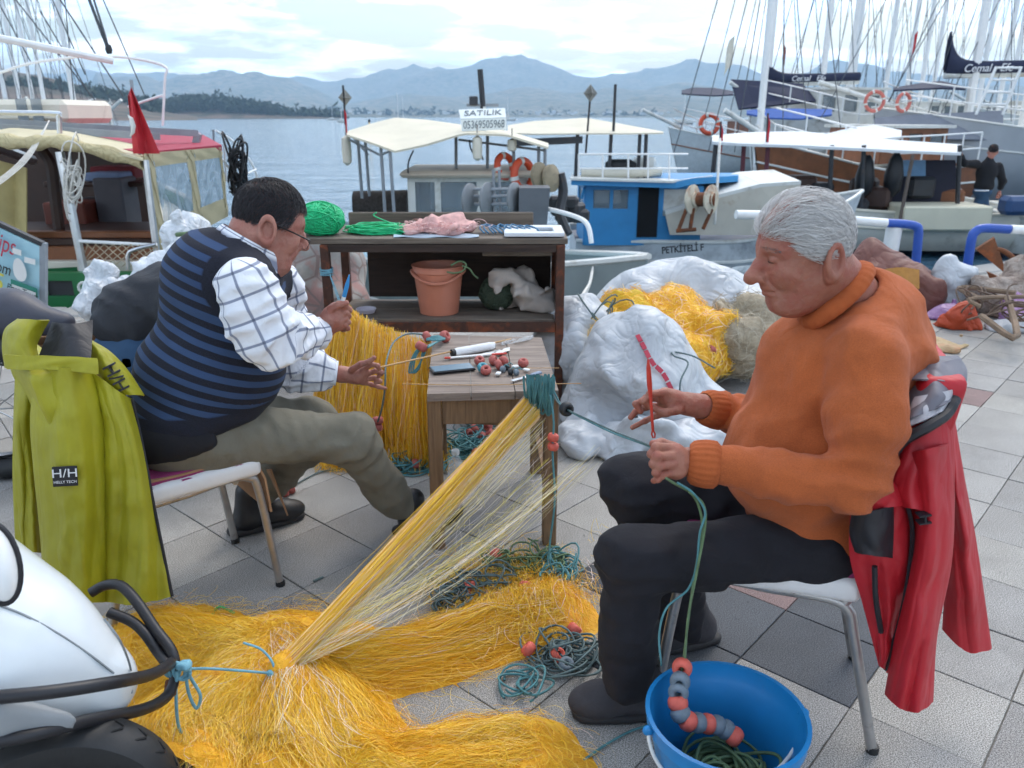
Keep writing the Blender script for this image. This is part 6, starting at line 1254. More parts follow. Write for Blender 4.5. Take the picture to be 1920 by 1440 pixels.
def flow(pl, n, k, spread, seed, r0=0.012, zoff=(0.0, 0.02), start=None, wob=0.018):
 """strands following a ground polyline, bunched at its start and spreading on the way"""
 rr = np.random.RandomState(seed); P = ramp_at([np.append(q, 0) for q in pl], k)[:, :2]; T = np.gradient(P, axis=0); T /= np.linalg.norm(T, axis=1)[:, None]; Nn = np.stack([-T[:, 1], T[:, 0]], 1); out = np.zeros((n, k, 3)); s = np.linspace(0, 1, k)
 lat = rr.normal(size=n) * 0.55; t0 = rr.uniform(0, 0.5, n) ** 1.5; t1 = np.clip(t0 + rr.uniform(0.3, 0.9, n), 0, 1.05)
 for i in range(n):
  u = t0[i] + (t1[i] - t0[i]) * s; x = np.stack([np.interp(u, s, P[:, 0]), np.interp(u, s, P[:, 1])], 1); nn = np.stack([np.interp(u, s, Nn[:, 0]), np.interp(u, s, Nn[:, 1])], 1)
  w = r0 + (spread - r0) * np.clip(u * 1.6, 0, 1) ** 0.8; off = lat[i] * w + wob * np.sin(s * rr.uniform(3, 12) + rr.uniform(0, 6)) * rr.uniform(0.3, 1.5); x = x + nn * off[:, None]
  out[i, :, :2] = x; out[i, :, 2] = rr.uniform(*zoff) * (0.3 + 0.7 * np.sin(s * 3.1))
 out[..., 2] += heap_z(out[..., :2]) + fbm(np.concatenate([out[..., :2], out[..., :1] * 0], -1), 14, 3, 3) * 0.02 + 0.003; return out
def ground_net():
 root = thing('fishing_net', 'heaped yellow fishing net tied by a blue rope, stretched up to the table', 'net', KN * [1, 1, 0])
 # dense mass
 lo, hi = G(180, 1500)[:2], G(1130, 1120)[:2]; x0, x1 = G(250, 1180)[0] - 0.15, G(1090, 1160)[0] + 0.1; y0, y1 = G(600, 1520)[1], G(600, 1140)[1] + 0.1
 nx, ny = 190, 110; X, Y = np.meshgrid(np.linspace(x0, x1, nx), np.linspace(y0, y1, ny), indexing='ij'); z = heap_z(np.stack([X, Y], -1)); Pn = np.stack([X, Y, X * 0], -1)
 zz = z + fbm(Pn, 12, 2, 4) * 0.05 * np.clip(z * 12, 0, 1) + np.abs(vnoise(Pn * [1, 2.5, 1], 16, 8)) * 0.03 * np.clip(z * 12, 0, 1) - 0.008
 P = np.stack([X, Y, zz], -1); idx = np.arange(nx * ny).reshape(nx, ny); m = zz > -0.004; q = np.stack([idx[:-1, :-1], idx[1:, :-1], idx[1:, 1:], idx[:-1, 1:]], -1)[m[:-1, :-1] | m[1:, 1:]]
 me = fast_mesh('net_mass', P.reshape(-1, 3), q.reshape(-1, 4)); smooth(me); link('net_mass', me, M_NETBASE, root)
 A = []; tn = []; rr = np.random.RandomState(4)
 for (pl, h, r), n, sp in zip(_LB, (4200, 5400, 4400, 4000, 2600, 2600, 2000), (0.17, 0.20, 0.15, 0.095, 0.12, 0.085, 0.10)):
  A.append(flow(pl, n, 14, sp, n, 0.012 if n > 2700 else 0.03, (0.0, 0.018))); t = np.clip(rr.normal(0.54, 0.15, n), 0.08, 0.84); t[rr.rand(n) < 0.05] = rr.uniform(0.88, 1.0, (rr.rand(n) < 2).sum())[: (rr.rand(n) < 2).sum()][0]; tn.append(t)
 P = np.concatenate(A); tn = np.concatenate(tn); tn = np.clip(tn + 0.75 * vnoise(P[:, 7], 6, 4) + 0.3 * vnoise(P[:, 7], 15, 2), 0.02, 0.86); o = strands('net_twine', P + rr.normal(size=P.shape) * 0.0016, 0.00036, M_NET, root, tn, 2); o['kind'] = 'stuff'
 # pinkish bands that run out of the knot
 A = [flow(_LB[2][0], 180, 16, 0.05, 5, 0.01, (0.01, 0.022)), flow(_LB[4][0], 80, 16, 0.05, 6, 0.01, (0.008, 0.02)), flow(_LB[3][0], 90, 16, 0.05, 9, 0.008, (0.005, 0.02)), flow(_LB[1][0], 70, 16, 0.10, 12, 0.01, (0.008, 0.02))]
 P = np.concatenate(A); o = strands('pale_twine', P, 0.00045, M_NETPALE, root, rr.uniform(0.55, 1.0, len(P)), 2); o['kind'] = 'stuff'
 # frizz: short curly ends standing off the heap and lying thinly on the slabs round it
 n = 4200; C0 = np.stack([rr.uniform(x0, x1, n * 3), rr.uniform(y0, y1, n * 3)], 1); hz_ = heap_z(C0); C0 = C0[(hz_ > 0.012) | ((hz_ > 0.003) & (rr.rand(n * 3) < 0.35))][:n]; n = len(C0); k = 9; s = np.linspace(0, 1, k); P = np.zeros((n, k, 3)); a = rr.uniform(0, 6.28, n); L = rr.uniform(0.03, 0.09, n); cu = rr.normal(size=n) * 3
 for j in range(k): P[:, j, 0] = C0[:, 0] + L * s[j] * np.cos(a + cu * s[j]); P[:, j, 1] = C0[:, 1] + L * s[j] * np.sin(a + cu * s[j])
 P[..., 2] = heap_z(P[..., :2]) + 0.004 + (rr.uniform(0, 0.022, n)[:, None]) * np.sin(s * 3.14)[None]; o = strands('net_frizz', P, 0.0004, M_NET, root, np.clip(rr.normal(0.55, 0.2, n), 0, 1), 2); o['kind'] = 'stuff'
 # the knot
 def kn(P): return d_chain(P, [KN + [0.01, 0.02, 0.03], KN + [0.0, 0.0, 0.015], KN + [-0.005, -0.01, -0.03], KN + [0.0, -0.02, -0.07]], [0.020, 0.030, 0.026, 0.03], 0.02) + vnoise(P, 40, 2) * 0.008
 blob('knot', kn, KN - 0.13, KN + 0.1, 0.006, M_NETBASE, root)
 # stretched part, from the knot to the corner of the table
 k = 20; s = np.linspace(0, 1, k)[None, :, None]; n = 1500
 a = KN + rr.normal(size=(n, 3)) * [0.008, 0.008, 0.010] + [0.01, 0.01, 0.02]; b = np.array([W(987 + 26 * u, 752 + 26 * u + rr.normal() * 5, 2.37 + rr.normal() * 0.006) for u in rr.rand(n) ** 2.6]); P = a[:, None] * (1 - s) + b[:, None] * s
 P[..., 2] -= (np.sin(np.pi * s[..., 0]) * (0.012 + 0.02 * rr.rand(n))[:, None]); P += (np.sin(np.pi * s)) * (rr.normal(size=(n, 1, 3)) * [0.006, 0.008, 0.007] + np.array([-0.006, 0.003, 0.004])) + rr.normal(size=P.shape) * 0.0007
 t = np.clip(rr.normal(0.62, 0.14, n), 0, 1); t[rr.rand(n) < 0.2] = 0.95; o = strands('stretched_band', P, 0.00045, M_NET, root, t, 2); o['kind'] = 'stuff'
 n = 140; tg = [(1000, 760, 2.36), (1018, 800, 2.34), (1030, 850, 2.32), (1030, 900, 2.28), (1048, 905, 2.20), (1100, 870, 2.05), (1145, 842, 1.92)]; us = np.sort(rr.rand(n) ** 1.6); tp = ramp_at([W(*q) for q in tg], 60); b = tp[(us * 59).astype(int)] + rr.normal(size=(n, 3)) * 0.012
 st = rr.uniform(0.0, 0.22, n)[:, None] * us[:, None]; mid = KN + (tp[0] - KN) * (0.0 + st); a = mid + rr.normal(size=(n, 3)) * 0.006 + np.array([0.015, 0, 0.0]); P = a[:, None] * (1 - s) + b[:, None] * s
 P[..., 2] -= np.sin(np.pi * s[..., 0]) * (0.02 + 0.05 * rr.rand(n))[:, None] * (0.4 + us[:, None]); P += rr.normal(size=P.shape) * 0.0022; o = strands('stretched_mesh', P, 0.00042, M_NETPALE, root, np.clip(rr.normal(0.5, 0.28, n), 0, 1), 2); o['kind'] = 'stuff'
 Q = []                                 # knotted cross threads between the fanned strands
 for _ in range(380):
  i = rr.randint(0, n - 12); j = i + rr.randint(1, 12); u = rr.randint(3, k - 2); p0, p1 = P[i, u], P[j, min(k - 1, u + rr.randint(0, 2))]; mm = (p0 + p1) / 2 + rr.normal(size=3) * 0.006; Q.append(ramp_at([p0, mm, p1], 5))
 o = strands('mesh_threads', np.array(Q), 0.0004, M_NETPALE, root, rr.uniform(0.2, 0.9, len(Q)), 2); o['kind'] = 'stuff'
 # loose net spread under the table, thin over the slabs
 n = 1500; c = np.stack([rr.normal(960, 62, n), rr.normal(1120, 34, n)], 1); A = np.array([G(x, y) for x, y in c]); P = np.zeros((n, 12, 3)); th = rr.uniform(0, 6.28, n); L = rr.uniform(0.06, 0.22, n); cu = rr.normal(size=n) * 2.5; s1 = np.linspace(0, 1, 12)
 for j in range(12): P[:, j] = A; P[:, j, 0] += L * (s1[j] - .5) * np.cos(th + cu * s1[j]); P[:, j, 1] += L * (s1[j] - .5) * np.sin(th + cu * s1[j]); P[:, j, 2] = 0.004 + rr.rand(n) * 0.05 * np.sin(3.14 * s1[j]) + heap_z(P[:, j, :2])
 o = strands('loose_net', P, 0.0006, M_NET, root, np.clip(rr.normal(0.6, 0.25, n), 0, 1), 2); o['kind'] = 'stuff'
ground_net()
def blue_tie():
 root = thing('tie_rope', 'pale blue rope tying the yellow net to the scooter\'s black bar', 'rope', W(325, 1252, 1.42)); m = M_ROPE_BLUE; B = W(322, 1255, 1.41)
 rope('rope', [B + [0.015, 0, 0], W(400, 1254, 1.50), W(505, 1262, 1.595)], 0.0032, m, root); rope('rope', [W(345, 1250, 1.405), W(360, 1275, 1.41), W(376, 1305, 1.42), W(368, 1328, 1.42), W(354, 1300, 1.41), W(348, 1262, 1.405)], 0.0036, m, root); rope('rope', [W(332, 1258, 1.40), W(330, 1300, 1.40), W(336, 1365, 1.40), W(362, 1400, 1.42), W(378, 1450, 1.44)], 0.0036, m, root)
 for i in range(3): rope('rope', [B + [0.018 * math.cos(t) + 0.012 * i, -0.004 * i, 0.02 * math.sin(t)] for t in np.linspace(0, 6.28, 10)], 0.0036, m, root, 22)
 def kn(P): return d_ell(P, W(346, 1248, 1.402), (0.018, 0.014, 0.011)) + vnoise(P, 90, 2) * 0.008
 blob('knot', kn, W(346, 1248, 1.402) - 0.03, W(346, 1248, 1.402) + 0.03, 0.003, m, root)
 rope('rope', [W(456, 1205, 1.62), W(490, 1218, 1.615), W(512, 1245, 1.60), W(514, 1275, 1.59), W(522, 1300, 1.58)], 0.003, m, root)
 def kn2(P): return d_ell(P, W(508, 1262, 1.592), (0.010, 0.010, 0.009)) + vnoise(P, 90, 2) * 0.005
 blob('knot', kn2, W(508, 1262, 1.592) - 0.02, W(508, 1262, 1.592) + 0.02, 0.0025, m, root)
blue_tie()
def hung_net():
 root = thing('fishing_net', 'yellow fishing net hanging from the counter leg beside the table', 'net', G(680, 860) * [1, 1, 0]); rr = np.random.RandomState(9)
 bot = ramp_at([W(597, 740, 3.45), W(604, 800, 3.40), W(628, 835, 3.32), W(680, 862, 3.20), W(745, 868, 3.15), W(800, 862, 3.12), W(822, 800, 3.14), W(826, 740, 3.1)], 80); top = ramp_at([W(630, 585, 3.70), W(640, 575, 3.70), W(648, 578, 3.68), W(690, 602, 3.5), W(740, 622, 3.25), W(790, 640, 3.02), W(806, 650, 2.98), W(812, 660, 2.98)], 80)
 n, k = 5000, 14; u = rr.rand(n) ** 1.15; a = top[(np.clip(u + rr.normal(size=n) * 0.02, 0, 1) * 79).astype(int)]; b = bot[(np.clip(u + rr.normal(size=n) * 0.05, 0, 1) * 79).astype(int)]; s = np.linspace(0, 1, k)
 a = np.where((rr.rand(n) < 0.45)[:, None], top[(np.clip(u * 0.35, 0, 1) * 79).astype(int)], a); P = a[:, None] * (1 - s[None, :, None]) + b[:, None] * s[None, :, None]
 fold_ = np.sin(u * 46 + 2 * np.sin(u * 17))[:, None] * np.sin(np.clip(s * 1.4, 0, 1) * 1.57)[None]; P[..., 1] += fold_ * 0.05 - 0.05 * np.sin(s * 3.14)[None]; P[..., 2] -= (np.sin(s * 3.14) * 0.03)[None]; P += rr.normal(size=(n, 1, 3)) * 0.008 + rr.normal(size=P.shape) * 0.003; P[..., 2] = np.maximum(P[..., 2], 0.004)
 t = np.clip(rr.normal(0.45, 0.18, n) + 0.15 * np.sin(u * 46), 0.03, 0.86); t[rr.rand(n) < 0.12] = 0.93; o = strands('net_twine', P, 0.0008, M_NET, root, t, 2); o['kind'] = 'stuff'
 def lump(P): return d_chain(P, [W(640, 580, 3.70), W(645, 600, 3.68), W(640, 625, 3.66)], [0.035, 0.045, 0.05], 0.03) + vnoise(P, 25, 2) * 0.02
 lo, hi = bounds([W(640, 580, 3.7), W(640, 625, 3.66)], 0.09); blob('gathered_top', lump, lo, hi, 0.009, M_NETBASE, root)
 n = 1600; c = np.stack([rr.uniform(600, 835, n), rr.uniform(840, 882, n)], 1); A = np.array([G(x, y) for x, y in c]); P = np.zeros((n, 9, 3)); th = rr.uniform(0, 6.28, n); L = rr.uniform(0.05, 0.16, n); cu = rr.normal(size=n) * 2.5; s1 = np.linspace(0, 1, 9)
 for j in range(9): P[:, j] = A; P[:, j, 0] += L * (s1[j] - .5) * np.cos(th + cu * s1[j]); P[:, j, 1] += L * (s1[j] - .5) * np.sin(th + cu * s1[j]); P[:, j, 2] = 0.004 + rr.rand(n) * 0.09 * np.sin(3.14 * s1[j])
 o = strands('net_edge', P, 0.0009, M_NET, root, np.clip(rr.normal(0.5, 0.2, n), 0, 1), 2); o['kind'] = 'stuff'
 tr = thing('tie_rope', 'thin blue-grey rope tied round the counter\'s front leg above the net', 'rope', W(615, 520, 3.84))
 lx = W(606, 447, CY)[0]
 for i in range(4): rope('rope', [np.array([lx + 0.03 * math.cos(t), CY + 0.02 + 0.03 * math.sin(t), W(612, 505 + 4 * i, CY)[2] + 0.004 * math.sin(t + i)]) for t in np.linspace(0, 6.28, 12)], 0.0036, M_ROPE_BLUE, tr, 24)
 for i in range(2): rope('rope', [W(618, 514, 3.84), W(628 + 3 * i, 545, 3.78), W(640 + 2 * i, 578, 3.70)], 0.0022, M_ROPE_BLUE, tr, 12)
hung_net()
def lines():
 # coil of teal line hung over the table corner, running to the hands
 root = thing('float_line', 'teal rope coil with floats hung over the table\'s front right corner', 'float line', W(1015, 740, 2.37)); rr = np.random.RandomState(3)
 L = []
 for i in range(30):
  x = rr.uniform(990, 1032); t = np.linspace(0, 1, 22); d = rr.uniform(45, 75); w = rr.uniform(5, 12); yy = 705 + rr.uniform(-4, 8) + d * np.sin(t * math.pi) ; xx = x - w + 2 * w * t + 3 * np.sin(t * 7 + i); L.append([W(a, b, 2.40 + 0.05 * math.cos(c * math.pi * 2) * -1 * (1 if False else 0.6) - 0.035) for a, b, c in zip(xx, yy, t)])
 strands('rope_loops', np.array(L), 0.0034, M_ROPE_TEAL, root, None, 6)
 rope('rope', [W(1030, 720, 2.36), W(1044, 752, 2.33), W(1062, 767, 2.28), W(1100, 785, 2.15), W(1150, 808, 1.95), W(1200, 828, 1.72), W(1238, 842, 1.54)], 0.0026, M_ROPE_LINE, root); rope('rope', [W(1034, 722, 2.36), W(1050, 756, 2.33), W(1066, 770, 2.27), W(1102, 789, 2.14), W(1150, 812, 1.94), W(1205, 832, 1.70), W(1240, 846, 1.54)], 0.0024, M_ROPE_TEAL, root)
 put_float('float', W(1062, 767, 2.28), W(1100, 785, 2.15) - W(1044, 752, 2.33), M_FLOAT_BLACK, root, 1.2)
 rope('rope', [W(1032, 740, 2.34), W(1038, 790, 2.32), W(1036, 850, 2.30), W(1040, 940, 2.28), W(1030, 1040, 2.25), W(1045, 1100, 2.2)], 0.0034, M_ROPE_TEAL, root)
 for y in (820, 837): put_float('float', W(1037, y, 2.31), (0.2, 0.1, 1), M_FLOAT_ORANGE, root, 0.95)
 # line with floats at the back corner of the table
 root = thing('float_line', 'teal line with brick red floats at the table\'s back left corner', 'float line', G(815, 640, TZ)); F4 = lambda px, py, h=0.02: G(px, py, TZ + h)
 for p, a in (((801, 632), (1, 0.3, 0.6)), ((834, 631), (1, -0.3, 0.6)), ((790, 650), (0.6, 0.5, 1))): put_float('float', F4(*p), a, M_FLOAT_RED, root, 1.25)
 for i in range(5): rope('rope', [F4(800, 634 + i), F4(818, 630 + 2 * i, 0.028), F4(834, 632 + i), F4(822, 640, 0.022), F4(802, 648 + i)], 0.0032, M_ROPE_TEAL, root, 26)
 for i in range(3): rope('rope', [F4(795 - 2 * i, 645), W(780 - 3 * i, 668, 2.88), W(775 - 4 * i, 698, 2.86), W(786 - 2 * i, 690, 2.87), W(792 + 3 * i, 660, 2.88)], 0.0032, M_ROPE_TEAL, root, 26)
 rope('rope', [F4(800, 628, 0.022), W(765, 626, 2.90), W(738, 642, 2.80), W(724, 680, 2.66), W(722, 722, 2.60), W(716, 765, 2.62), W(706, 796, 2.7), W(696, 815, 2.8), W(680, 828, 2.9)], 0.0034, M_ROPE_LINE, root)
 for y in (788, 802): put_float('float', W(708 - (y - 788) * 0.1, y, 2.70), (-0.15, 0.3, 1), M_FLOAT_RED, root, 1.1)
 # heaps of rope and floats on the ground
 def heap(label, spots, floats, seed, mats=(M_ROPE_TEAL, M_ROPE_LINE)):
  c = G(*spots[0][0]); root = thing('float_line', label, 'float line', c * [1, 1, 0])
  for i, (p, ex, nl, lr) in enumerate(spots): tangle('rope_coil', G(*p) + [0, 0, 0.02], ex, nl, 0.0032, mats[i % len(mats)], root, seed + i, 0.004, lr, 24, 0.35)
  r2 = np.random.RandomState(seed)
  for x, y, z, m in floats: put_float('float', G(x, y, z), r2.normal(size=3), m, root, 1.12)
 heap('teal rope tangle with red floats on the ground before the dark boot', [((1050, 1085), (0.03, 0.05, 0.02), 26, (0.03, 0.07)), ((1055, 1240), (0.06, 0.04, 0.02), 22, (0.04, 0.09)), ((985, 1290), (0.03, 0.02, 0.005), 5, (0.05, 0.08))], [(991, 1217, 0.03, M_FLOAT_ORANGE), (1046, 1228, 0.03, M_FLOAT_ORANGE), (1062, 1246, 0.03, M_FLOAT_GREY), (1077, 1180, 0.03, M_FLOAT_ORANGE), (1068, 1120, 0.03, M_FLOAT_ORANGE)], 41)
 heap('teal rope tangle with scattered floats under the stretched net', [((900, 1110), (0.10, 0.06, 0.02), 40, (0.03, 0.08)), ((985, 1065), (0.10, 0.05, 0.02), 34, (0.03, 0.07)), ((860, 1140), (0.03, 0.04, 0.02), 18, (0.03, 0.06))], [(880, 1098, 0.03, M_FLOAT_ORANGE), (876, 1108, 0.03, M_FLOAT_ORANGE), (935, 1130, 0.03, M_FLOAT_GREY), (942, 1122, 0.03, M_FLOAT_GREY), (930, 1040, 0.03, M_FLOAT_ORANGE), (985, 1100, 0.04, M_FLOAT_ORANGE)], 51, (M_ROPE_LINE, M_ROPE_GREEN))
 heap('teal rope tangle with brick red floats on the ground behind the table', [((880, 845), (0.08, 0.07, 0.04), 40, (0.04, 0.10)), ((905, 800), (0.08, 0.06, 0.05), 20, (0.04, 0.09)), ((770, 880), (0.16, 0.03, 0.015), 40, (0.03, 0.08))], [(878, 812, 0.05, M_FLOAT_RED), (890, 803, 0.06, M_FLOAT_RED), (915, 800, 0.07, M_FLOAT_RED), (918, 812, 0.05, M_FLOAT_RED), (903, 818, 0.05, M_FLOAT_RED), (893, 849, 0.04, M_FLOAT_RED), (779, 869, 0.04, M_FLOAT_RED)], 61)
 for lb, pts, m in (('frayed bright green rope end beside the yellow net', [(372, 1172), (388, 1160), (400, 1150), (412, 1138), (440, 1150)], M_BRIGHT_GREEN), ('short green rope bit on the slabs beside the stretched net', [(684, 1084), (690, 1080), (698, 1076)], M_ROPE_TEAL), ('short blue rope bit on the slabs beyond the left chair', [(588, 1090), (596, 1086), (606, 1082)], M_ROPE_LINE)):
  o = rope('rope_scrap', [G(x, y, 0.006 + 0.02 * (i % 2) * (m is M_BRIGHT_GREEN)) for i, (x, y) in enumerate(pts)], 0.004, m, None, 20); tag(o, lb, 'rope')
 b = thing('float_line', 'two brick red floats on a dark line by the chair leg', 'float line', G(540, 925) * [1, 1, 0]); put_float('float', G(534, 922, 0.02), (1, 0.3, 0.2), M_FLOAT_RED, b, 1.1); put_float('float', G(546, 916, 0.02), (1, 0.3, 0.2), M_FLOAT_RED, b, 1.1); rope('rope', [G(528, 925, 0.02), G(560, 905, 0.006), G(600, 885, 0.006), G(640, 880, 0.006)], 0.003, M_ROPE_LINE, b, 20)
 tag(rope('loose_line', [G(1075, 1440, 0.005), G(1130, 1400, 0.005), G(1180, 1372, 0.005), G(1215, 1360, 0.005)], 0.003, M_ROPE_TEAL), 'thin teal line lying on slabs left of the blue bucket', 'rope')
lines()
# ------------------------------------------------------------------ sacks and net piles on the quay
def sack(name, label, cat, ells, lo, hi, h, mat, seed=0, amp=0.04, rid=0.03, sc=5, parent=None, zmin=0.0, rx=1):
 def fn(P):
  d = None
  for c, r in ells: e = d_ell(P, c, r); d = e if d is None else smin(d, e, 0.10)
  d = d + vnoise(P, sc, seed) * amp + facet(P, sc * 0.9, rid * 5.0, seed + 3, 2); return smax(d, zmin - P[..., 2], 0.012)
 o = blob(name, fn, lo, hi, h, mat, parent, None, rx)
 if label: tag(o, label, cat)
 return o
def pile():
 e = [(W(1195, 720, 3.62), (0.32, 0.26, 0.27)), (W(1197, 650, 3.62), (0.12, 0.12, 0.13)), (W(1290, 790, 3.55), (0.24, 0.22, 0.15)), (W(1130, 790, 3.5), (0.16, 0.15, 0.13))]
 r = thing('sack', 'white woven sack with red stripe, bulging full, front of the pile', 'sack', G(1190, 830) * [1, 1, 0]); sack('sack_body', None, None, e, W(1195, 720, 3.62) - [0.55, 0.5, 0.5], W(1195, 720, 3.62) + [0.7, 0.5, 0.4], 0.0125, M_CLOTHW, 3, 0.05, 0.03, 5, r)
 mr = M('red_tape', '#b8364a', 0.6, 0.1); pts = ramp_at([W(1195, 628, 3.47), W(1208, 652, 3.42), W(1222, 678, 3.37), W(1243, 700, 3.36), W(1258, 728, 3.34), W(1270, 752, 3.33), W(1280, 775, 3.33)], 21)
 for i in range(0, 20, 2): b = MB(); b.bar(pts[i], pts[i + 1] + (pts[i + 1] - pts[i]) * 0.7, 0.020, 0.004, up=(0, -1, 0.6)); b.build('stripe', mr, r, False)
 sack('crumpled_sheet', 'crumpled white plastic sheet on the ground before the striped sack', 'plastic sheet', [(G(1140, 815, 0.06), (0.26, 0.12, 0.09)), (G(1250, 825, 0.05), (0.25, 0.10, 0.07))], G(1190, 820) - [0.5, 0.3, 0.05], G(1190, 820) + [0.5, 0.3, 0.2], 0.011, M_CLOTHW, 8, 0.06, 0.035, 9)
 sack('sack', 'white sack standing behind the counter\'s right leg', 'sack', [(W(1075, 655, 4.05), (0.20, 0.18, 0.27))], W(1075, 655, 4.05) - 0.45, W(1075, 655, 4.05) + 0.4, 0.016, M_CLOTHW, 13, 0.05, 0.03, 5)
 sack('white_tarp', 'white tarpaulin draped over the net pile at the quay edge', 'tarpaulin', [(W(1275, 600, 4.75), (0.52, 0.32, 0.36)), (W(1400, 620, 4.7), (0.26, 0.28, 0.24)), (W(1190, 640, 4.6), (0.25, 0.28, 0.2))], W(1290, 620, 4.7) - [0.95, 0.6, 0.6], W(1290, 620, 4.7) + [0.9, 0.6, 0.5], 0.02, M_CLOTHW, 23, 0.06, 0.03, 4)
 rr = np.random.RandomState(6)
 def netpile(label, els, n, seed, lp=(0.05, 0.14), mass=M_NETBASE, mt=M_NET, tm=0.62):
  c = np.mean([e[0] for e in els], 0); root = thing('net_pile', label, 'net', (c[0], c[1], 0)); pt = np.vstack([np.vstack([e[0] - np.array(e[1]), e[0] + np.array(e[1])]) for e in els]); o = sack('net_mass', None, None, els, pt.min(0) - 0.06, pt.max(0) + 0.06, 0.013, mass, seed, 0.05, 0.03, 8, root)
  V = np.empty(len(o.data.vertices) * 3, np.float32); o.data.vertices.foreach_get('co', V); V = V.reshape(-1, 3); Nn = np.empty(len(V) * 3, np.float32); o.data.vertex_normals.foreach_get('vector', Nn); Nn = Nn.reshape(-1, 3); ix = rr.randint(0, len(V), n); v, nn = V[ix], Nn[ix]
  td = np.cross(nn, rr.normal(size=(n, 3))); td /= np.linalg.norm(td, axis=1)[:, None] + 1e-9; bd = np.cross(nn, td); s_ = np.linspace(-0.5, 0.5, 9)[None, :, None]; L = rr.uniform(*lp, n)[:, None, None]; cu = rr.normal(size=(n, 1, 1)) * 0.6
  P = v[:, None] + td[:, None] * s_ * L + bd[:, None] * (s_ ** 2) * L * cu + nn[:, None] * (0.004 + 0.016 * rr.rand(n, 1, 1) * (1 - 4 * s_ ** 2)); P[..., 2] = np.maximum(P[..., 2], 0.01); q = strands('net_twine', P, 0.0013, mt, root, np.clip(rr.normal(tm, 0.17, n), 0, 1), 2); q['kind'] = 'stuff'; return root
 netpile('orange-yellow net bundle on top of the white tarpaulin pile', [(W(1285, 625, 4.25), (0.24, 0.2, 0.17)), (W(1240, 600, 4.35), (0.2, 0.2, 0.14)), (W(1325, 650, 4.15), (0.15, 0.16, 0.20)), (W(1265, 665, 4.05), (0.18, 0.14, 0.12))], 2600, 3, tm=0.74, mass=fibre_mat('bright_net_mass', lin('#d9950f'), lin('#efb21c'), lin('#f2c24c')))
 p = netpile('lemon yellow net bundle with grey cords beside the striped sack', [(W(1150, 625, 4.1), (0.16, 0.18, 0.14)), (W(1115, 665, 4.0), (0.10, 0.14, 0.16)), (W(1185, 605, 4.2), (0.14, 0.16, 0.13))], 1700, 5, tm=0.55, mass=fibre_mat('lemon_net_mass', lin('#b8940f'), lin('#e0b81a'), lin('#ecca3c')))
 tangle('cord', W(1140, 612, 3.95), (0.12, 0.05, 0.1), 12, 0.004, M_ROPE_LINE, p, 3, 0.05, (0.05, 0.1), 18, 0.9)
 netpile('beige net bundle at the right end of the white tarpaulin pile', [(W(1385, 650, 4.2), (0.15, 0.18, 0.20)), (W(1410, 620, 4.35), (0.16, 0.18, 0.16))], 1200, 9, mass=M('beige_net', '#a79a84', 0.9, 0.25, 20, 0.8, 40, bdist=0.02), mt=net_mat('beige_twine', [(0, lin('#8a7d69')), (1, lin('#c2b7a2'))]))
 q = thing('float_line', 'grey cord with brick red floats lying across the yellow net bundles', 'float line', W(1190, 615, 3.9))
 rope('rope', [W(1185, 612, 3.93), W(1172, 622, 3.9), W(1160, 636, 3.9)], 0.005, M_ROPE_LINE, q); rope('rope', [W(1300, 645, 4.0), W(1320, 652, 3.98), W(1334, 658, 3.98)], 0.005, M_ROPE_LINE, q); rope('rope', [W(1275, 760, 3.3), W(1276, 715, 3.32), W(1290, 680, 3.4), W(1265, 668, 3.45), W(1262, 660, 3.5), W(1300, 668, 3.5), W(1340, 690, 3.6)], 0.004, M_ROPE_LINE, q)
 for x, y, Y in ((1182, 607, 3.92), (1190, 605, 3.92), (1170, 624, 3.89), (1334, 657, 3.97), (1330, 655, 3.97)): put_float('float', W(x, y, Y), rr.normal(size=3), M_FLOAT_RED, q, 1.3)
 sack('grey_tarp', 'grey-blue tarpaulin bundle at the quay edge behind the face', 'tarpaulin', [(W(1395, 575, 5.4), (0.30, 0.22, 0.24))], W(1395, 575, 5.4) - 0.55, W(1395, 575, 5.4) + 0.5, 0.022, M('grey_blue_net', '#8d999e', 0.9, 0.3, 9, 0.8, 30, dirt='#55606a', dirt_amt=0.5, bdist=0.02), 31, 0.07, 0.04, 6)
 t = NT('mottled_pink_cover'); v = t.n('ShaderNodeTexVoronoi', feature='DISTANCE_TO_EDGE', Scale=9); t.L.new(t.vec('Object', (1, 1, 1)), v.inputs['Vector']); cn = t.ramp(t.noise(5, 4, 0.6), [(0.4, lin('#a5817a')), (0.5, lin('#9d9a94')), (0.65, lin('#b3aba2'))]); t.col(t.mix(t.ramp(v.outputs['Distance'], [(0.03, (1, 1, 1)), (0.07, (0, 0, 0))]), cn, lin('#8d7a74'))); t.set(Roughness=0.85); t.bump(v.outputs['Distance'], 0.4, 0.02)
 sack('covered_pile', 'mound under a mottled pink and grey sheet behind the striped vest', 'covered pile', [(W(560, 555, 4.75), (0.42, 0.36, 0.50))], W(560, 555, 4.75) - [0.65, 0.6, 0.75], W(560, 555, 4.75) + [0.6, 0.55, 0.65], 0.022, t.m, 37, 0.06, 0.03, 4)
 m_bag = crease_mat('white_plastic_bag', lin('#d2d6da'), lin('#b5b7ba'), 0.4, 8)
 sack('plastic_bag', 'white plastic bag with upright twisted neck by the green boat', 'bag', [(W(198, 565, 4.6), (0.13, 0.13, 0.15)), (W(205, 520, 4.6), (0.06, 0.06, 0.10))], W(198, 545, 4.6) - [0.3, 0.3, 0.45], W(198, 545, 4.6) + [0.3, 0.3, 0.35], 0.014, m_bag, 3, 0.06, 0.04, 9)
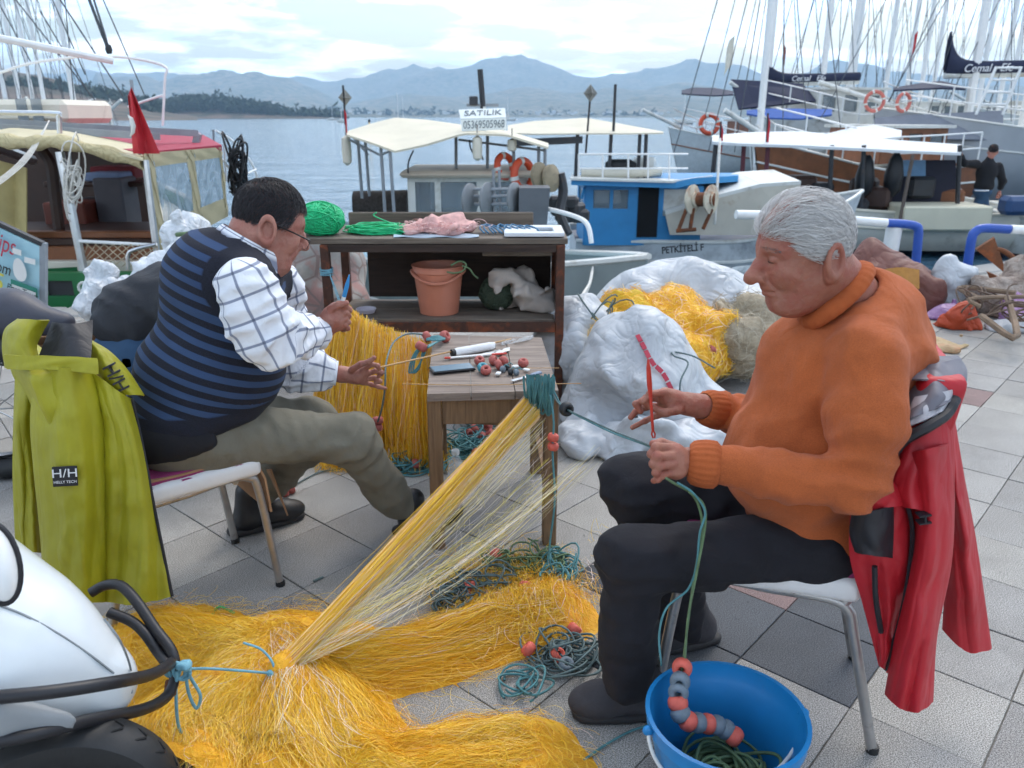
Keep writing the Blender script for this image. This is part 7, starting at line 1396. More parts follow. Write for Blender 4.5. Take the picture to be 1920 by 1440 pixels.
 sack('plastic_bag', 'white bag bulging behind the dark jacket and vest shoulder', 'bag', [(W(320, 500, 4.4), (0.14, 0.12, 0.08)), (W(262, 560, 4.4), (0.14, 0.12, 0.14))], W(280, 545, 4.4) - [0.5, 0.35, 0.45], W(280, 545, 4.4) + [0.5, 0.35, 0.35], 0.015, m_bag, 7, 0.06, 0.04, 9)
 g = sack('plastic_bag', 'crumpled white bag with green band beside the plastic boat curtain', 'bag', [(W(352, 462, 4.9), (0.14, 0.14, 0.15)), (W(355, 520, 4.9), (0.16, 0.15, 0.35))], W(352, 500, 4.9) - [0.4, 0.35, 0.75], W(352, 500, 4.9) + [0.4, 0.35, 0.4], 0.016, m_bag, 11, 0.06, 0.04, 9)
 b = MB(); b.tube([W(330, 440, 4.75), W(350, 438, 4.74), W(372, 441, 4.76)], 0.012, 6); b.build('band', M_ROPE_GREEN, g)
pile()
# ================================================================== SCOOTER, SIGN BOARD AND THINGS BY THE EDGE OF THE PICTURE
def scooter():
 root = thing('scooter', 'white motor scooter with black guard bars beside the heaped yellow net', 'scooter', G(100, 1560) * [1, 1, 0])
 t = NT('white_scooter_paint'); t.col(t.ramp(t.noise(5, 4, 0.5), [(0.3, lin('#cfd6da')), (0.7, lin('#dfe4e6'))])); t.set(Roughness=0.22); t.b.inputs['Coat Weight'].default_value = 0.4; mw = t.m
 mb = M('black_powder_coat', '#1d1d22', 0.45, 0.12, 12, 0.15, 60)
 Y = 1.25; wc = W(140, 1514, 1.16)
 def body(P):
  d = d_chain(P, [W(-420, 1090, 1.20), W(-140, 1180, 1.22), W(30, 1232, 1.24), W(178, 1282, 1.27)], [0.22, 0.185, 0.132, 0.076], 0.08)
  d = smax(d, d_plane(P, W(60, 1385, 1.2), W(60, 1460, 1.2) - W(60, 1385, 1.2) + np.array([0.012, 0, 0])), 0.025)
  return d
 lo, hi = bounds([W(-420, 1000, 1.2), W(170, 1270, 1.26)], 0.26); blob('rear_fairing', body, lo, hi, 0.011, mw, root, relax=2)
 def on(px, py):                        # point of the fairing's skin seen at that place
  ys = np.linspace(0.85, 1.4, 400); q = np.array([W(px, py, y) for y in ys], np.float32); d = body(q[None])[0]; k = int(np.argmax(d < 0)); return q[k] if (d < 0).any() else q[200]
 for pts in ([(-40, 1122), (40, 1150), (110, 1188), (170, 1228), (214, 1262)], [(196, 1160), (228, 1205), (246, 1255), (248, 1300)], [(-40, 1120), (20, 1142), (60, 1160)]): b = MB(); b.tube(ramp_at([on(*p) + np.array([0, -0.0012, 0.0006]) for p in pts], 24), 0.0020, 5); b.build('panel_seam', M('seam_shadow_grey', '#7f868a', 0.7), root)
 def side(P): return d_chain(flat(P, 1.10, 2.2), [flat(W(*p)[None], 1.10, 2.2)[0] for p in [(-300, 1335, 1.10), (-60, 1345, 1.08), (120, 1352, 1.13)]], [0.085, 0.065, 0.022], 0.03)
 lo, hi = bounds([W(-300, 1330, 1.13), W(140, 1352, 1.14)], 0.12); blob('side_panel', side, lo, hi, 0.008, M('silver_grey_panel', '#8b8f92', 0.35, 0.06, 6, 0.03), root)
 # lamp
 lm = W(-6, 1056, 1.115); b = MB(); b.ell(lm, (0.050, 0.026, 0.062), 20, 12, basis((0.5, -0.6, 0.3))); b.build('lamp_lens', glass_mat('clear_lamp_lens', (0.86, 0.88, 0.88), 0.7, 0.05), root)
 b = MB(); Rl = basis((0.5, -0.6, 0.3)); b.tube([lm + Rl @ np.array([0.0, 0.030 * math.sin(a) * 1.0, 0.066 * math.cos(a)]) for a in np.linspace(0, 6.283, 28, endpoint=False)], 0.0045, 6, closed=True); b.build('lamp_rim', mb, root)
 bars = [[(-260, 1330, 1.03), (-60, 1312, 1.06), (90, 1298, 1.10), (210, 1280, 1.17), (280, 1266, 1.28), (312, 1250, 1.36), (322, 1242, 1.42)],
   [(170, 1112, 1.55), (196, 1098, 1.56), (226, 1098, 1.55), (256, 1128, 1.52), (290, 1178, 1.48), (318, 1215, 1.45), (328, 1245, 1.43), (325, 1282, 1.40), (308, 1310, 1.36), (262, 1332, 1.27), (160, 1352, 1.16), (40, 1382, 1.08), (-160, 1410, 1.03)],
   [(205, 1148, 1.50), (246, 1165, 1.49), (272, 1188, 1.47), (296, 1222, 1.45), (314, 1245, 1.425)]]
 for pts in bars: b = MB(); b.tube(ramp_at([W(*p) for p in pts], 50), 0.0115, 10); b.build('guard_bar', mb, root)
 b = MB(); b.bar(W(322, 1275, 1.41), W(318, 1305, 1.385), 0.022, 0.020, bev=0.003); b.build('bracket', M_RUST, root, False)
 # wheel: tyre with tread blocks, rim, brake disc with gold bolts
 ax = nrm((0.25, -0.97, 0.0)); wc = np.array([wc[0], wc[1], 0.190]); A = nrm(np.cross(ax, (0, 0, 1))); B = np.cross(ax, A)
 b = MB(); b.lathe([(0.11, -0.034), (0.145, -0.048), (0.173, -0.044), (0.185, -0.028), (0.190, 0), (0.185, 0.028), (0.173, 0.044), (0.145, 0.048), (0.11, 0.034)], 56, wc, ax, caps=False); ty = b.build('tyre', M_BLACK, root)
 for i in range(26):
  a = 2 * math.pi * i / 26
  for sg in (-1, 1): b = MB(); b.tube([wc + (0.1908 - 0.10 * v * v * 0.5) * (math.cos(a + v * 0.35) * A + math.sin(a + v * 0.35) * B) + ax * sg * 0.048 * v for v in (0.06, 0.25, 0.45, 0.62)], 0.0024, 5); b.build('tread_groove', M('groove_black', '#0a0a0b', 0.8), ty)
 b = MB(); b.lathe([(0.085, -0.03), (0.108, -0.038), (0.117, -0.036), (0.115, 0.0), (0.117, 0.036), (0.108, 0.040), (0.085, 0.03)], 48, wc, ax, caps=False); b.build('rim', M('silver_wheel_rim', '#8d8f92', 0.35, 0.1, 8, 0.05, 40, 0.6), root)
 b = MB(); b.lathe([(0.0, 0.058), (0.062, 0.058), (0.068, 0.05), (0.068, 0.03), (0.0, 0.03)], 36, wc, ax, caps=False); hb = b.build('brake_hub', mb, root)
 for i in range(9): a = 2 * math.pi * i / 9; b = MB(); b.lathe([(0.0055, 0.057), (0.0055, 0.063), (0.0, 0.064)], 8, wc + 0.050 * (math.cos(a) * A + math.sin(a) * B), ax); b.build('bolt', M('gold_bolt', (0.65, 0.45, 0.12), 0.35, 0.1, 10, 0, 40, 1.0), hb)
 b = MB(); b.lathe([(0.07, 0.036), (0.088, 0.036), (0.088, 0.030), (0.07, 0.030)], 36, wc, ax, caps=False); b.build('brake_disc', M('amber_disc', '#b9862c', 0.4, 0.2, 8, 0.1), root)
 for i in range(5): a = 2 * math.pi * i / 5 + 0.3; d = math.cos(a) * A + math.sin(a) * B; b = MB(); b.bar(wc + d * 0.05, wc + d * 0.112, 0.03, 0.02, up=ax); b.build('spoke', M('silver_wheel_rim', '#8d8f92'), root, False)
 # the rest of the machine, beyond the picture's edge
 b = MB(); w2 = wc + np.array([-1.2, -0.31, 0]); b.lathe([(0.11, -0.034), (0.173, -0.044), (0.19, 0), (0.173, 0.044), (0.11, 0.034)], 40, w2, ax, caps=False); b.build('tyre', M_BLACK, root); b = MB(); b.lathe([(0.0, -0.03), (0.10, -0.036), (0.115, 0), (0.10, 0.036), (0.0, 0.03)], 32, w2, ax, caps=False); b.build('rim', M('silver_wheel_rim', '#8d8f92'), root)
 def seat(P): return d_chain(P, [W(-430, 880, 1.2), W(-760, 860, 1.1)], [0.10, 0.10], 0.05)
 lo, hi = bounds([W(-430, 880, 1.2), W(-760, 860, 1.1)], 0.13); blob('seat', seat, lo, hi, 0.016, M_BLACK, root)
 def floor(P): return d_chain(P, [W(-420, 1250, 1.15), w2 + np.array([0.12, 0.03, 0.16]), w2 + np.array([0.05, 0, 0.45]), w2 + np.array([-0.02, 0, 0.85])], [0.10, 0.06, 0.08, 0.05], 0.08)
 lo, hi = bounds([W(-420, 1250, 1.15), w2, w2 + [0, 0, 0.9]], 0.15); blob('front_shield', floor, lo, hi, 0.02, mw, root); b = MB(); c = w2 + np.array([-0.02, 0, 0.9]); b.tube([c - ax * 0.3, c, c + ax * 0.3], 0.014, 8); b.build('handlebar', mb, root)
scooter()
def sign_board():
 Y = 4.35; P = lambda x, y, d=0.0: W(x, y, Y + d + 0.0); root = thing('sign_board', 'pale blue boat trip sign board leaning at the quay edge', 'sign', P(60, 570) * [1, 1, 0])
 t = NT('pale_blue_printed_board'); sx = t.n('ShaderNodeSeparateXYZ'); t.L.new(t.tc.outputs['Object'], sx.inputs[0]); t.col(t.ramp(t.noise(3, 4, 0.6), [(0.35, lin('#8fbccb')), (0.7, lin('#aed2da'))])); t.set(Roughness=0.4); mb_ = t.m
 c = [P(-160, 350), P(-160, 520), P(80, 572), P(80, 462)]; b = MB(); b.poly(c, 0.03, (0.1, 1, 0.1)); b.build('panel', mb_, root, False)
 ax = P(80, 520) - P(0, 490); ay = np.array([0, 0, 1.0]); off = np.array([0.008, -0.045, 0]); q = lambda x, y: P(x, y) + off
 text_mesh('Trips', 0.135, M('red_print', '#b03048', 0.5, 0.1), root, (q(6, 452), ax, ay), 'lettering', 0.001, 0, 0.62); text_mesh('.com', 0.09, M('black_print', '#26282c', 0.5, 0.1), root, (q(6, 498), ax, ay), 'lettering', 0.001, 0, 0.7); text_mesh('5', 0.14, M('yellow_print', '#c9c04a', 0.5, 0.1), root, (q(3, 526), ax, ay), 'lettering', 0.001)
 for (x0, x1, y0, y1, m) in ((30, 46, 462, 472, M_WPLAST), (52, 72, 479, 489, M_WPLAST)): b = MB(); b.poly([q(x0, y0), q(x0, y1), q(x1, y1 + 5), q(x1, y0 + 5)], 0.003, (0, 1, 0)); b.build('printed_box', m, root, False)
 b = MB(); b.poly([q(27, 520), q(27, 545), q(76, 559), q(76, 538)], 0.003, (0, 1, 0)); b.build('printed_box', M('green_print', '#2f7f6d', 0.5, 0.1), root, False)
 b = MB(); b.poly([q(30, 529) + off * 0.2, q(30, 546) + off * 0.2, q(74, 560) + off * 0.2, q(74, 545) + off * 0.2], 0.003, (0, 1, 0)); b.build('printed_box', M_WPLAST, root, False); text_mesh("Boat Tours", 0.05, M('black_print', '#26282c'), root, (q(52, 543) + off * 0.5, ax, ay), 'lettering', 0.0008, 0, 0.75)
 b = MB(); cc = q(44, 507); b.add([cc + np.array([0.035 * math.cos(a), -0.002, 0.075 * math.sin(a) * (1 if math.sin(a) > 0 else 0.7)]) for a in np.linspace(0, 6.28, 20, endpoint=False)], [tuple(range(20))]); b.build('emblem', M_WPLAST, root, False)
 b = MB()
 for p in (c[3], P(78, 560)): pass
 b.bar(P(82, 455), P(82, 640), 0.03, 0.03); b.build('post', M_GALV, root, False); b = MB(); b.bar(P(-150, 345), P(-150, 640), 0.03, 0.03); b.build('post', M_GALV, root, False)
 b = MB(); b.bar(P(-160, 348) + [0, 0, 0.01], P(82, 461) + [0, 0, 0.01], 0.035, 0.022); b.build('top_rail', M_DARK, root, False)
sign_board()
def left_edge():
 root = thing('parked_motorbike', 'parked motorbike with dark grey seat behind the yellow jacket', 'motorbike', G(30, 760) * [1, 1, 0])
 def seat(P): return d_chain(flat(P, 3.1, 1.0), [W(-120, 585, 3.1), W(20, 592, 3.12), W(118, 606, 3.15)], [0.10, 0.095, 0.05], 0.05) + vnoise(P, 8, 2) * 0.02
 lo, hi = bounds([W(-120, 585, 3.1), W(118, 606, 3.15)], 0.13); blob('seat', seat, lo, hi, 0.014, M('dark_grey_vinyl', '#3d3f4a', 0.5, 0.15, 8, 0.2, 60), root)
 wc = W(-25, 700, 3.0); ax = nrm((0.2, -1, 0.05)); b = MB(); pr = [(0.25 + 0.045 * math.cos(a), 0.045 * math.sin(a)) for a in np.linspace(0, 6.283, 13)]; wc[2] = 0.295; b.lathe(pr, 44, wc, ax, caps=False); b.build('tyre', M_BLACK, root)
 b = MB(); b.lathe([(0.19, -0.02), (0.205, 0), (0.19, 0.02)], 36, wc, ax, caps=False); b.build('rim', M_STEEL, root)
 for i in range(10): a = i * 0.628; d = np.array([math.cos(a) * ax[1] * -1, math.cos(a) * ax[0], math.sin(a)]); b = MB(); b.tube([wc, wc + d * 0.2], 0.003, 5); b.build('spoke', M_STEEL, root)
 def bd(P): return d_chain(P, [W(0, 640, 3.15), W(-200, 660, 3.1), W(-420, 640, 3.05)], [0.08, 0.14, 0.1], 0.06)
 lo, hi = bounds([W(0, 640, 3.15), W(-420, 640, 3.05)], 0.18); blob('body', bd, lo, hi, 0.02, M('pale_grey_panel', '#b9bcbe', 0.35, 0.05), root)
 w2 = wc + np.array([-1.15, 0.2, 0]); b = MB(); b.lathe(pr, 40, w2, ax, caps=False); b.build('tyre', M_BLACK, root); b = MB(); b.lathe([(0.0, -0.02), (0.205, 0), (0.0, 0.02)], 30, w2, ax, caps=False); b.build('rim', M_STEEL, root)
 c = W(150, 622, 3.35); bx = thing('cardboard_box', 'open cardboard box behind the yellow jacket\'s hood', 'box', c * [1, 1, 0]); R = Rz((0.9, 0.3))
 for s_, sz, o in (((0, -1), (0.36, 0.006, c[2]), 0.16), ((0, 1), (0.36, 0.006, c[2]), 0.16)): b = MB(); b.box(c * [1, 1, 0.5] + R @ np.array([0, s_[1] * o, 0]), sz, R); b.build('side', M_CARD, bx, False)
 for s_ in (-1, 1): b = MB(); b.box(c * [1, 1, 0.5] + R @ np.array([s_ * 0.18, 0, 0]), (0.006, 0.31, c[2]), R); b.build('side', M_CARD, bx, False)
 b = MB(); b.poly([c + R @ np.array(v) for v in ((-0.18, -0.16, 0.0), (0.18, -0.16, 0.0), (0.20, -0.25, 0.05), (-0.20, -0.25, 0.05))], 0.005); b.build('flap', M_CARD, bx, False)
left_edge()
# ------------------------------------------------------------------ what lies on and in the counter
def counter_things():
 rr = np.random.RandomState(12)
 def ball(name, label, c, r, mat, n, tr, seed, sq=(1, 1, 0.8), parent=None):
  c = np.asarray(c, float); root = thing(name, label, 'twine', c - [0, 0, r * sq[2]]); b = MB(); b.ell(c, np.array(sq) * r * 0.95, 24, 16); b.build('core', mat, root); r2 = np.random.RandomState(seed); P = []
  for i in range(n):
   ax = nrm(r2.normal(size=3) * [1, 1, 1.3]); A = nrm(np.cross(ax, (0.3, 0.2, 1))); B = np.cross(ax, A); a = np.linspace(0, 2 * math.pi * r2.uniform(0.4, 1), 26) + r2.uniform(0, 6); k = r2.uniform(0.96, 1.07); off = r2.normal() * 0.25
   w = (np.cos(a)[:, None] * A + np.sin(a)[:, None] * B) * math.sqrt(max(0, 1 - off * off * 0.5)) + ax * off; P.append(c + w * np.array(sq) * r * k)
  strands('twine', np.array(P), tr, mat, root, r2.rand(n), 5); return root
 ball('twine_ball', 'large bright green twine ball at the counter\'s left end', W(602, 411, 4.0) , 0.105, M_BRIGHT_GREEN, 150, 0.0032, 2, (1.0, 0.9, 0.72))
 r = thing('rope_coil', 'flat coil of bright green rope on the counter beside the twine ball', 'rope', W(710, 430, 4.05)); L = []
 for i in range(34):
  k = rr.uniform(0.5, 1.05); t = np.linspace(0, 6.28 * rr.uniform(0.6, 1.1), 30) + rr.uniform(0, 6); o = rr.normal(size=2) * 0.012; cx, cy = W(708, 430, 4.06)[:2]; z = CZ + 0.004 + rr.rand() * 0.045 * (1.2 - k * 0.6); L.append(np.stack([cx + o[0] + 0.155 * k * np.cos(t), cy + o[1] + 0.10 * k * np.sin(t), z + 0.006 * np.sin(t * 2 + i)], 1))
 strands('loops', np.array(L), 0.0035, M_BRIGHT_GREEN, r, None, 6); rope('tail', [W(765, 437, 3.95), W(748, 432, 3.98), W(735, 420, 4.05), W(702, 405, 4.1), W(706, 398, 4.1)], 0.0035, M_BRIGHT_GREEN, r)
 c = W(822, 432, 4.02); r = thing('net_pile', 'small pink net heap on the counter', 'net', (c[0], c[1], CZ)); mp = net_mat('pink_twine', [(0, lin('#c98f8f')), (0.5, lin('#e0b3ac')), (1, lin('#efd3cc'))]); sack('net_mass', None, None, [(np.array([c[0], c[1], CZ + 0.02]), (0.16, 0.11, 0.045))], np.array([c[0] - 0.22, c[1] - 0.16, CZ - 0.01]), np.array([c[0] + 0.22, c[1] + 0.16, CZ + 0.1]), 0.009, M('pink_net', '#d5a7a0', 0.9, 0.2, 25, 0.8, 60, bdist=0.01), 3, 0.03, 0.02, 14, r, CZ + 0.001)
 P = []
 for i in range(420): o = np.array([c[0] + rr.normal() * 0.075, c[1] + rr.normal() * 0.05, CZ + 0.02 + 0.03 * rr.rand()]); a = rr.uniform(0, 6.28); l = rr.uniform(0.03, 0.09); cu = rr.normal() * 2; s = np.linspace(0, 1, 8); P.append(np.stack([o[0] + l * s * np.cos(a + cu * s), o[1] + l * s * np.sin(a + cu * s), o[2] + 0.02 * np.sin(s * 3) * rr.rand()], 1))
 strands('net_twine', np.array(P), 0.0013, mp, r, rr.rand(420), 2)['kind'] = 'stuff'
 r = thing('rope_bundle', 'short blue rope pieces lying on the counter before the white tray', 'rope', W(930, 432, 4.0))
 for i in range(9): x = 905 + 10 * i + rr.normal() * 4; rope('rope', [W(x, 437, 3.96), W(x - 8, 428, 4.02), W(x - 4, 418 + rr.rand() * 6, 4.1), W(x + 14, 428, 4.02), W(x + 22, 436, 3.97)], 0.0045, M('mid_blue_rope', '#3f6f8f', 0.6, 0.2, 30, 0.4, 300), r, 18, 6)
 b = MB(); P = np.array([[W(738 + 160 * i / 8, 447.0 - 9 * j / 3, 3.875 + 0.10 * j / 3) * [1, 1, 0] + [0, 0, CZ + 0.004 + 0.004 * math.sin(i * 1.7 + j)] for j in range(4)] for i in range(9)]); b.sheet(P, 0.003); tag(b.build('plastic_sheet', M('blue_white_sheet', '#a9bccb', 0.4, 0.1, 10, 0.3, 30)), 'pale blue plastic sheet covering the counter\'s front edge', 'plastic sheet')
 r = thing('tray', 'white plastic tray with a dark opening at the counter\'s right end', 'tray', W(1010, 440, 3.95)); a, d = W(945, 442, 3.9), W(1058, 442, 3.9); cx = (a[0] + d[0]) / 2; mt = M('tray_white', '#cfd3d8', 0.4, 0.05, 8, 0.05, dirt='#9a9da2', dirt_amt=0.2)
 for (x, y, sx, sy) in ((cx, 3.90, d[0] - a[0], 0.06), (cx, 4.12, d[0] - a[0], 0.08), (a[0] + 0.08, 4.005, 0.16, 0.15), (d[0] - 0.025, 4.005, 0.05, 0.15)): b = MB(); b.box((x, y, CZ + 0.016), (sx - 0.001, sy - 0.001, 0.02), bev=0.003); b.build('rim', mt, r, False)
 b = MB(); b.box(((a[0] + d[0]) / 2 + 0.05, 4.005, CZ + 0.005), (d[0] - a[0] - 0.22, 0.148, 0.006)); b.build('bottom', M('grey_recess', '#5d6468', 0.6), r, False)
 bc = W(824, 590, 4.03); bc[2] = CS + 0.001; rb = bucket_obj('bucket', 'salmon pink plastic bucket on the counter shelf', bc, 0.098, 0.128, 0.245, M('salmon_plastic', '#c07a62', 0.4, 0.08, 6, 0.05, dirt='#a96a55', dirt_amt=0.2), False); b = MB(); top = bc + [0, 0, 0.215]
 b.tube([top + np.array([0.133 * math.cos(t), -0.133 * math.sin(t) - 0.004, -0.045 * math.sin(t) ** 2]) for t in np.linspace(0, math.pi, 24)], 0.008, 8); b.build('handle', M('salmon_plastic', '#c07a62'), rb)
 q = thing('tied_cord', 'pale green cord knotted on the salmon bucket\'s handle', 'rope', W(860, 498, 3.88)); rope('cord', [W(845, 498, 3.88), W(862, 490, 3.88), W(874, 496, 3.87), W(868, 508, 3.87), W(852, 512, 3.87), W(838, 510, 3.88)], 0.0045, M_ROPE_GREEN, q); rope('cord', [W(866, 498, 3.87), W(880, 504, 3.87), W(888, 515, 3.88), W(896, 522, 3.88)], 0.0045, M_ROPE_GREEN, q)
 ball('twine_ball', 'dark green twine ball on the counter shelf', np.array([W(932, 545, 4.1)[0], 4.1, CS + 0.085]), 0.09, M('dark_green_twine', '#3c4a3a', 0.7, 0.3, 30, 0.4, 200), 110, 0.0032, 7, (0.95, 0.9, 0.92))
 e = [(np.array([W(985, 545, 4.1)[0], 4.1, CS + 0.08]), (0.10, 0.09, 0.08)), (np.array([W(1015, 560, 4.1)[0], 4.08, CS + 0.06]), (0.09, 0.09, 0.06)), (np.array([W(960, 510, 4.12)[0], 4.12, CS + 0.17]), (0.06, 0.06, 0.07))]; sack('cloth_bundle', 'crumpled off-white canvas bundle on the counter shelf', 'cloth', e, e[0][0] - [0.25, 0.2, 0.12], e[0][0] + [0.25, 0.2, 0.22], 0.009, M('off_white_canvas', '#b3aaa2', 0.85, 0.12, 12, 0.4, 60, dirt='#a5807a', dirt_amt=0.25), 5, 0.05, 0.03, 12, None, CS + 0.001)
 b = MB(); b.lathe([(0.0, 0.001), (0.045, 0.001), (0.052, 0.02), (0.05, 0.022), (0.043, 0.006), (0.0, 0.006)], 24, np.array([W(688, 576, 4.05)[0], 4.02, CS]), caps=False); tag(b.build('dish', M('pale_grey_plastic', '#b9b3bd', 0.4)), 'small pale grey dish on the shelf behind the hanging net', 'dish')
 rp = thing('mooring_rope', 'old grey mooring rope heaped on the quay beside the counter', 'rope', G(1085, 592) * [1, 1, 0]); tangle('rope_coil', G(1082, 592, 0.03), (0.12, 0.1, 0.03), 26, 0.012, M_ROPE_GREY, rp, 5, 0.012, (0.08, 0.2), 26, 0.25); rope('rope', [G(1100, 590, 0.02), W(1090, 560, 6.2), W(1106, 530, 6.6), W(1112, 500, 6.9)], 0.012, M_ROPE_WHITE, rp)
counter_things()
# ================================================================== BOATS
def hull(root, stern, bow, beam, zs, zm, zb, mat, stripe=None, cap=M_WHITE, deck=M_CREAM, n=26, draft=0.35, bottom=None, full=0.55, flare=0.12):
 """stern, bow: (x, y) on the water; zs, zm, zb: gunwale height at stern, middle and bow. The lofted shell has real bulwarks and a deck."""
 A = np.array([*stern, 0.0]); B = np.array([*bow, 0.0]); ax = B - A; Ln = np.linalg.norm(ax); ax /= Ln; sd = np.array([-ax[1], ax[0], 0]); zk = SEA_Z - draft
 t = np.linspace(0, 1, n); w = beam / 2 * np.clip(np.where(t < full, 0.80 + 0.20 * np.sin(t / full * math.pi / 2), np.cos(np.clip((t - full) / (1 - full), 0, 1) * math.pi / 2) ** 0.75), 0.015, 1); zg = np.where(t < 0.5, zs + (zm - zs) * t * 2, zm + (zb - zm) * ((t - 0.5) * 2) ** 1.6)
 rake = 0.10 * Ln * np.clip((t - 0.75) / 0.25, 0, 1) ** 2; K = 9; fr = np.linspace(0, 1, K); P = np.zeros((2, n, K, 3))
 for s_, sg in enumerate((-1, 1)):
  for j, f in enumerate(fr):
   z = zk + (zg - zk) * f; ww = w * (0.12 + 0.88 * np.sin(min(1, f * 1.45) * math.pi / 2) ** 0.8) * (1 - flare + flare * f); P[s_, :, j] = A + ax * (t * Ln + rake * (f - 0.6))[:, None] + sd * (sg * ww)[:, None]; P[s_, :, j, 2] = z
 wl = (SEA_Z + 0.10 - zk) / (zm - zk); kb = max(1, int(round(wl * (K - 1))))
 b = MB(); b.sheet(P[0, :, kb:]); b.sheet(P[1, :, kb:][::-1]); b.add(np.vstack([P[0, 0], P[1, 0]]), [(j, j + 1, K + j + 1, K + j) for j in range(K - 1)]); o = b.build('hull', mat, root)
 b = MB(); b.sheet(P[0, :, :kb + 1]); b.sheet(P[1, :, :kb + 1][::-1]); b.build('bottom_paint', bottom or M('red_antifouling', '#4a2326', 0.7, 0.2, 3, 0.2), root)
 for s_ in (0, 1):
  b = MB(); b.tube(P[s_, :, K - 1] + [0, 0, 0.01], 0.03, 6); b.build('gunwale', cap, root)
  if stripe is not None: b = MB(); b.tube(P[s_, :, K - 3] + sd * (0.012 if s_ else -0.012), 0.028, 6); b.build('rub_rail', stripe, root)
 D = P[:, :, K - 2] * 0.55 + P[:, :, K - 1] * 0.45; D = np.stack([D[0] + (D[1] - D[0]) * 0.02, D[1] + (D[0] - D[1]) * 0.02], 1); b = MB(); b.sheet(D); b.build('deck', deck, root); return A, ax, sd, Ln, P
def post(root, a, b, r=0.02, mat=M_GALV, name='post'): m = MB(); m.tube([a, b], r, 8); return m.build(name, mat, root)
def pane_wall(root, a, b, z0, z1, mat, wins, th=0.04, glass=M_GLASS):
 """upright wall from a to b (xy), with window openings (u0,u1,v0,v1 as shares) filled by set-back panes"""
 a = np.array([*a[:2], 0.0]); b = np.array([*b[:2], 0.0]); us = sorted({0, 1, *[w[0] for w in wins], *[w[1] for w in wins]}); vs_ = sorted({0, 1, *[w[2] for w in wins], *[w[3] for w in wins]}); m = MB(); n = nrm(np.cross(b - a, (0, 0, 1))); L = np.linalg.norm(b - a); R = np.stack([nrm(b - a), n, [0, 0, 1.0]], 1)
 for u0, u1 in zip(us[:-1], us[1:]):
  for v0, v1 in zip(vs_[:-1], vs_[1:]):
   uc, vc = (u0 + u1) / 2, (v0 + v1) / 2
   if any(w[0] < uc < w[1] and w[2] < vc < w[3] for w in wins): continue
   m.box(a + (b - a) * uc + [0, 0, z0 + (z1 - z0) * vc], ((u1 - u0) * L + 0.0005, th, (v1 - v0) * (z1 - z0) + 0.0005), R)
 w_ = m.build('wall', mat, root, False)
 for u0, u1, v0, v1 in wins:
  if glass is None: continue
  g = MB(); g.box(a + (b - a) * (u0 + u1) / 2 + [0, 0, z0 + (z1 - z0) * (v0 + v1) / 2], ((u1 - u0) * L, 0.008, (v1 - v0) * (z1 - z0)), R); wo = g.build('window', glass, root, False)
  f = MB(); c = [a + (b - a) * u + [0, 0, z0 + (z1 - z0) * v] for u, v in ((u0, v0), (u1, v0), (u1, v1), (u0, v1))]; f.tube([p - n * th * 0.5 for p in c], 0.014, 4, closed=True); f.build('window_frame', mat, wo, False)
def canopy(root, xs, yb, yf, Yb, Yf, mat, th=0.02, n=26, name='canopy', waves=0.0):
 P = np.zeros((n, 9, 3))
 for i in range(n):
  u = i / (n - 1); x = xs[0] + (xs[-1] - xs[0]) * u; a, b = np.interp(x, xs, yb), np.interp(x, xs, yf)
  for j in range(9): v = j / 8; P[i, j] = W(x, a + (b - a) * v, Yb + (Yf - Yb) * v) + [0, 0, waves * math.sin(u * 30) * math.sin(v * 3.1)]
 b = MB(); b.sheet(P, th); return b.build(name, mat, root, True, 60)
def flag(root, p, h, w, mat=M_RED, cres=False, dirn=(1, 0.1, 0), droop=0.7):
 P = np.zeros((10, 8, 3)); d = nrm(dirn)
 for i in range(10):
  for j in range(8): u, v = i / 9, j / 7; P[i, j] = np.asarray(p) + d * w * u * (1 - droop * 0.6 * u) + [0, 0.04 * math.sin(u * 6 + v * 2) * w * 3, -h * v - droop * w * u * 0.9]
 b = MB(); b.sheet(P, 0.004); o = b.build('flag', mat, root)
 if cres:
  b = MB(); c = (P[4, 3] + P[5, 3]) / 2 + [0, -0.05, 0]; b.tube([c + np.array([0.30 * w * math.cos(a), -0.01, 0.30 * h * math.sin(a)]) for a in np.linspace(0.9, 5.4, 16)], [0.006] + [0.02] * 14 + [0.006], 6); b.build('crescent', M_WHITE, o)
 return o
def ring(root, c, R_, r, ax, mat=M_ORANGE, name='lifebuoy'):
 b = MB(); ax = nrm(ax); A = nrm(np.cross(ax, (0.1, 0.2, 1))); B = np.cross(ax, A); b.tube([np.asarray(c) + R_ * (math.cos(t) * A + math.sin(t) * B) for t in np.linspace(0, 6.283, 24, endpoint=False)], r, 10, closed=True); o = b.build(name, mat, root)
 for k in range(4): t = k * 1.571 + 0.4; b = MB(); T = -math.sin(t) * A + math.cos(t) * B; p = np.asarray(c) + R_ * (math.cos(t) * A + math.sin(t) * B); b.tube([p - T * r * 0.5, p + T * r * 0.5], r * 1.08, 10); b.build('band', M_WHITE, o)
def reflector(root, p, s=0.16):
 b = MB(); p = np.asarray(p)
 for ax_ in ((1, 0.3, 0), (-0.3, 1, 0)): a = nrm(ax_); b.poly([p + [0, 0, s], p + a * s * 0.85, p - [0, 0, s], p - a * s * 0.85], 0.006, np.cross(a, (0, 0, 1)))
 b.poly([p + nrm((1, 0.3, 0)) * s * 0.85, p + nrm((-0.3, 1, 0)) * s * 0.85, p - nrm((1, 0.3, 0)) * s * 0.85, p - nrm((-0.3, 1, 0)) * s * 0.85], 0.006, (0, 0, 1)); b.build('radar_reflector', M('dull_grey_metal', '#8b8a84', 0.5, 0.1), root, False)
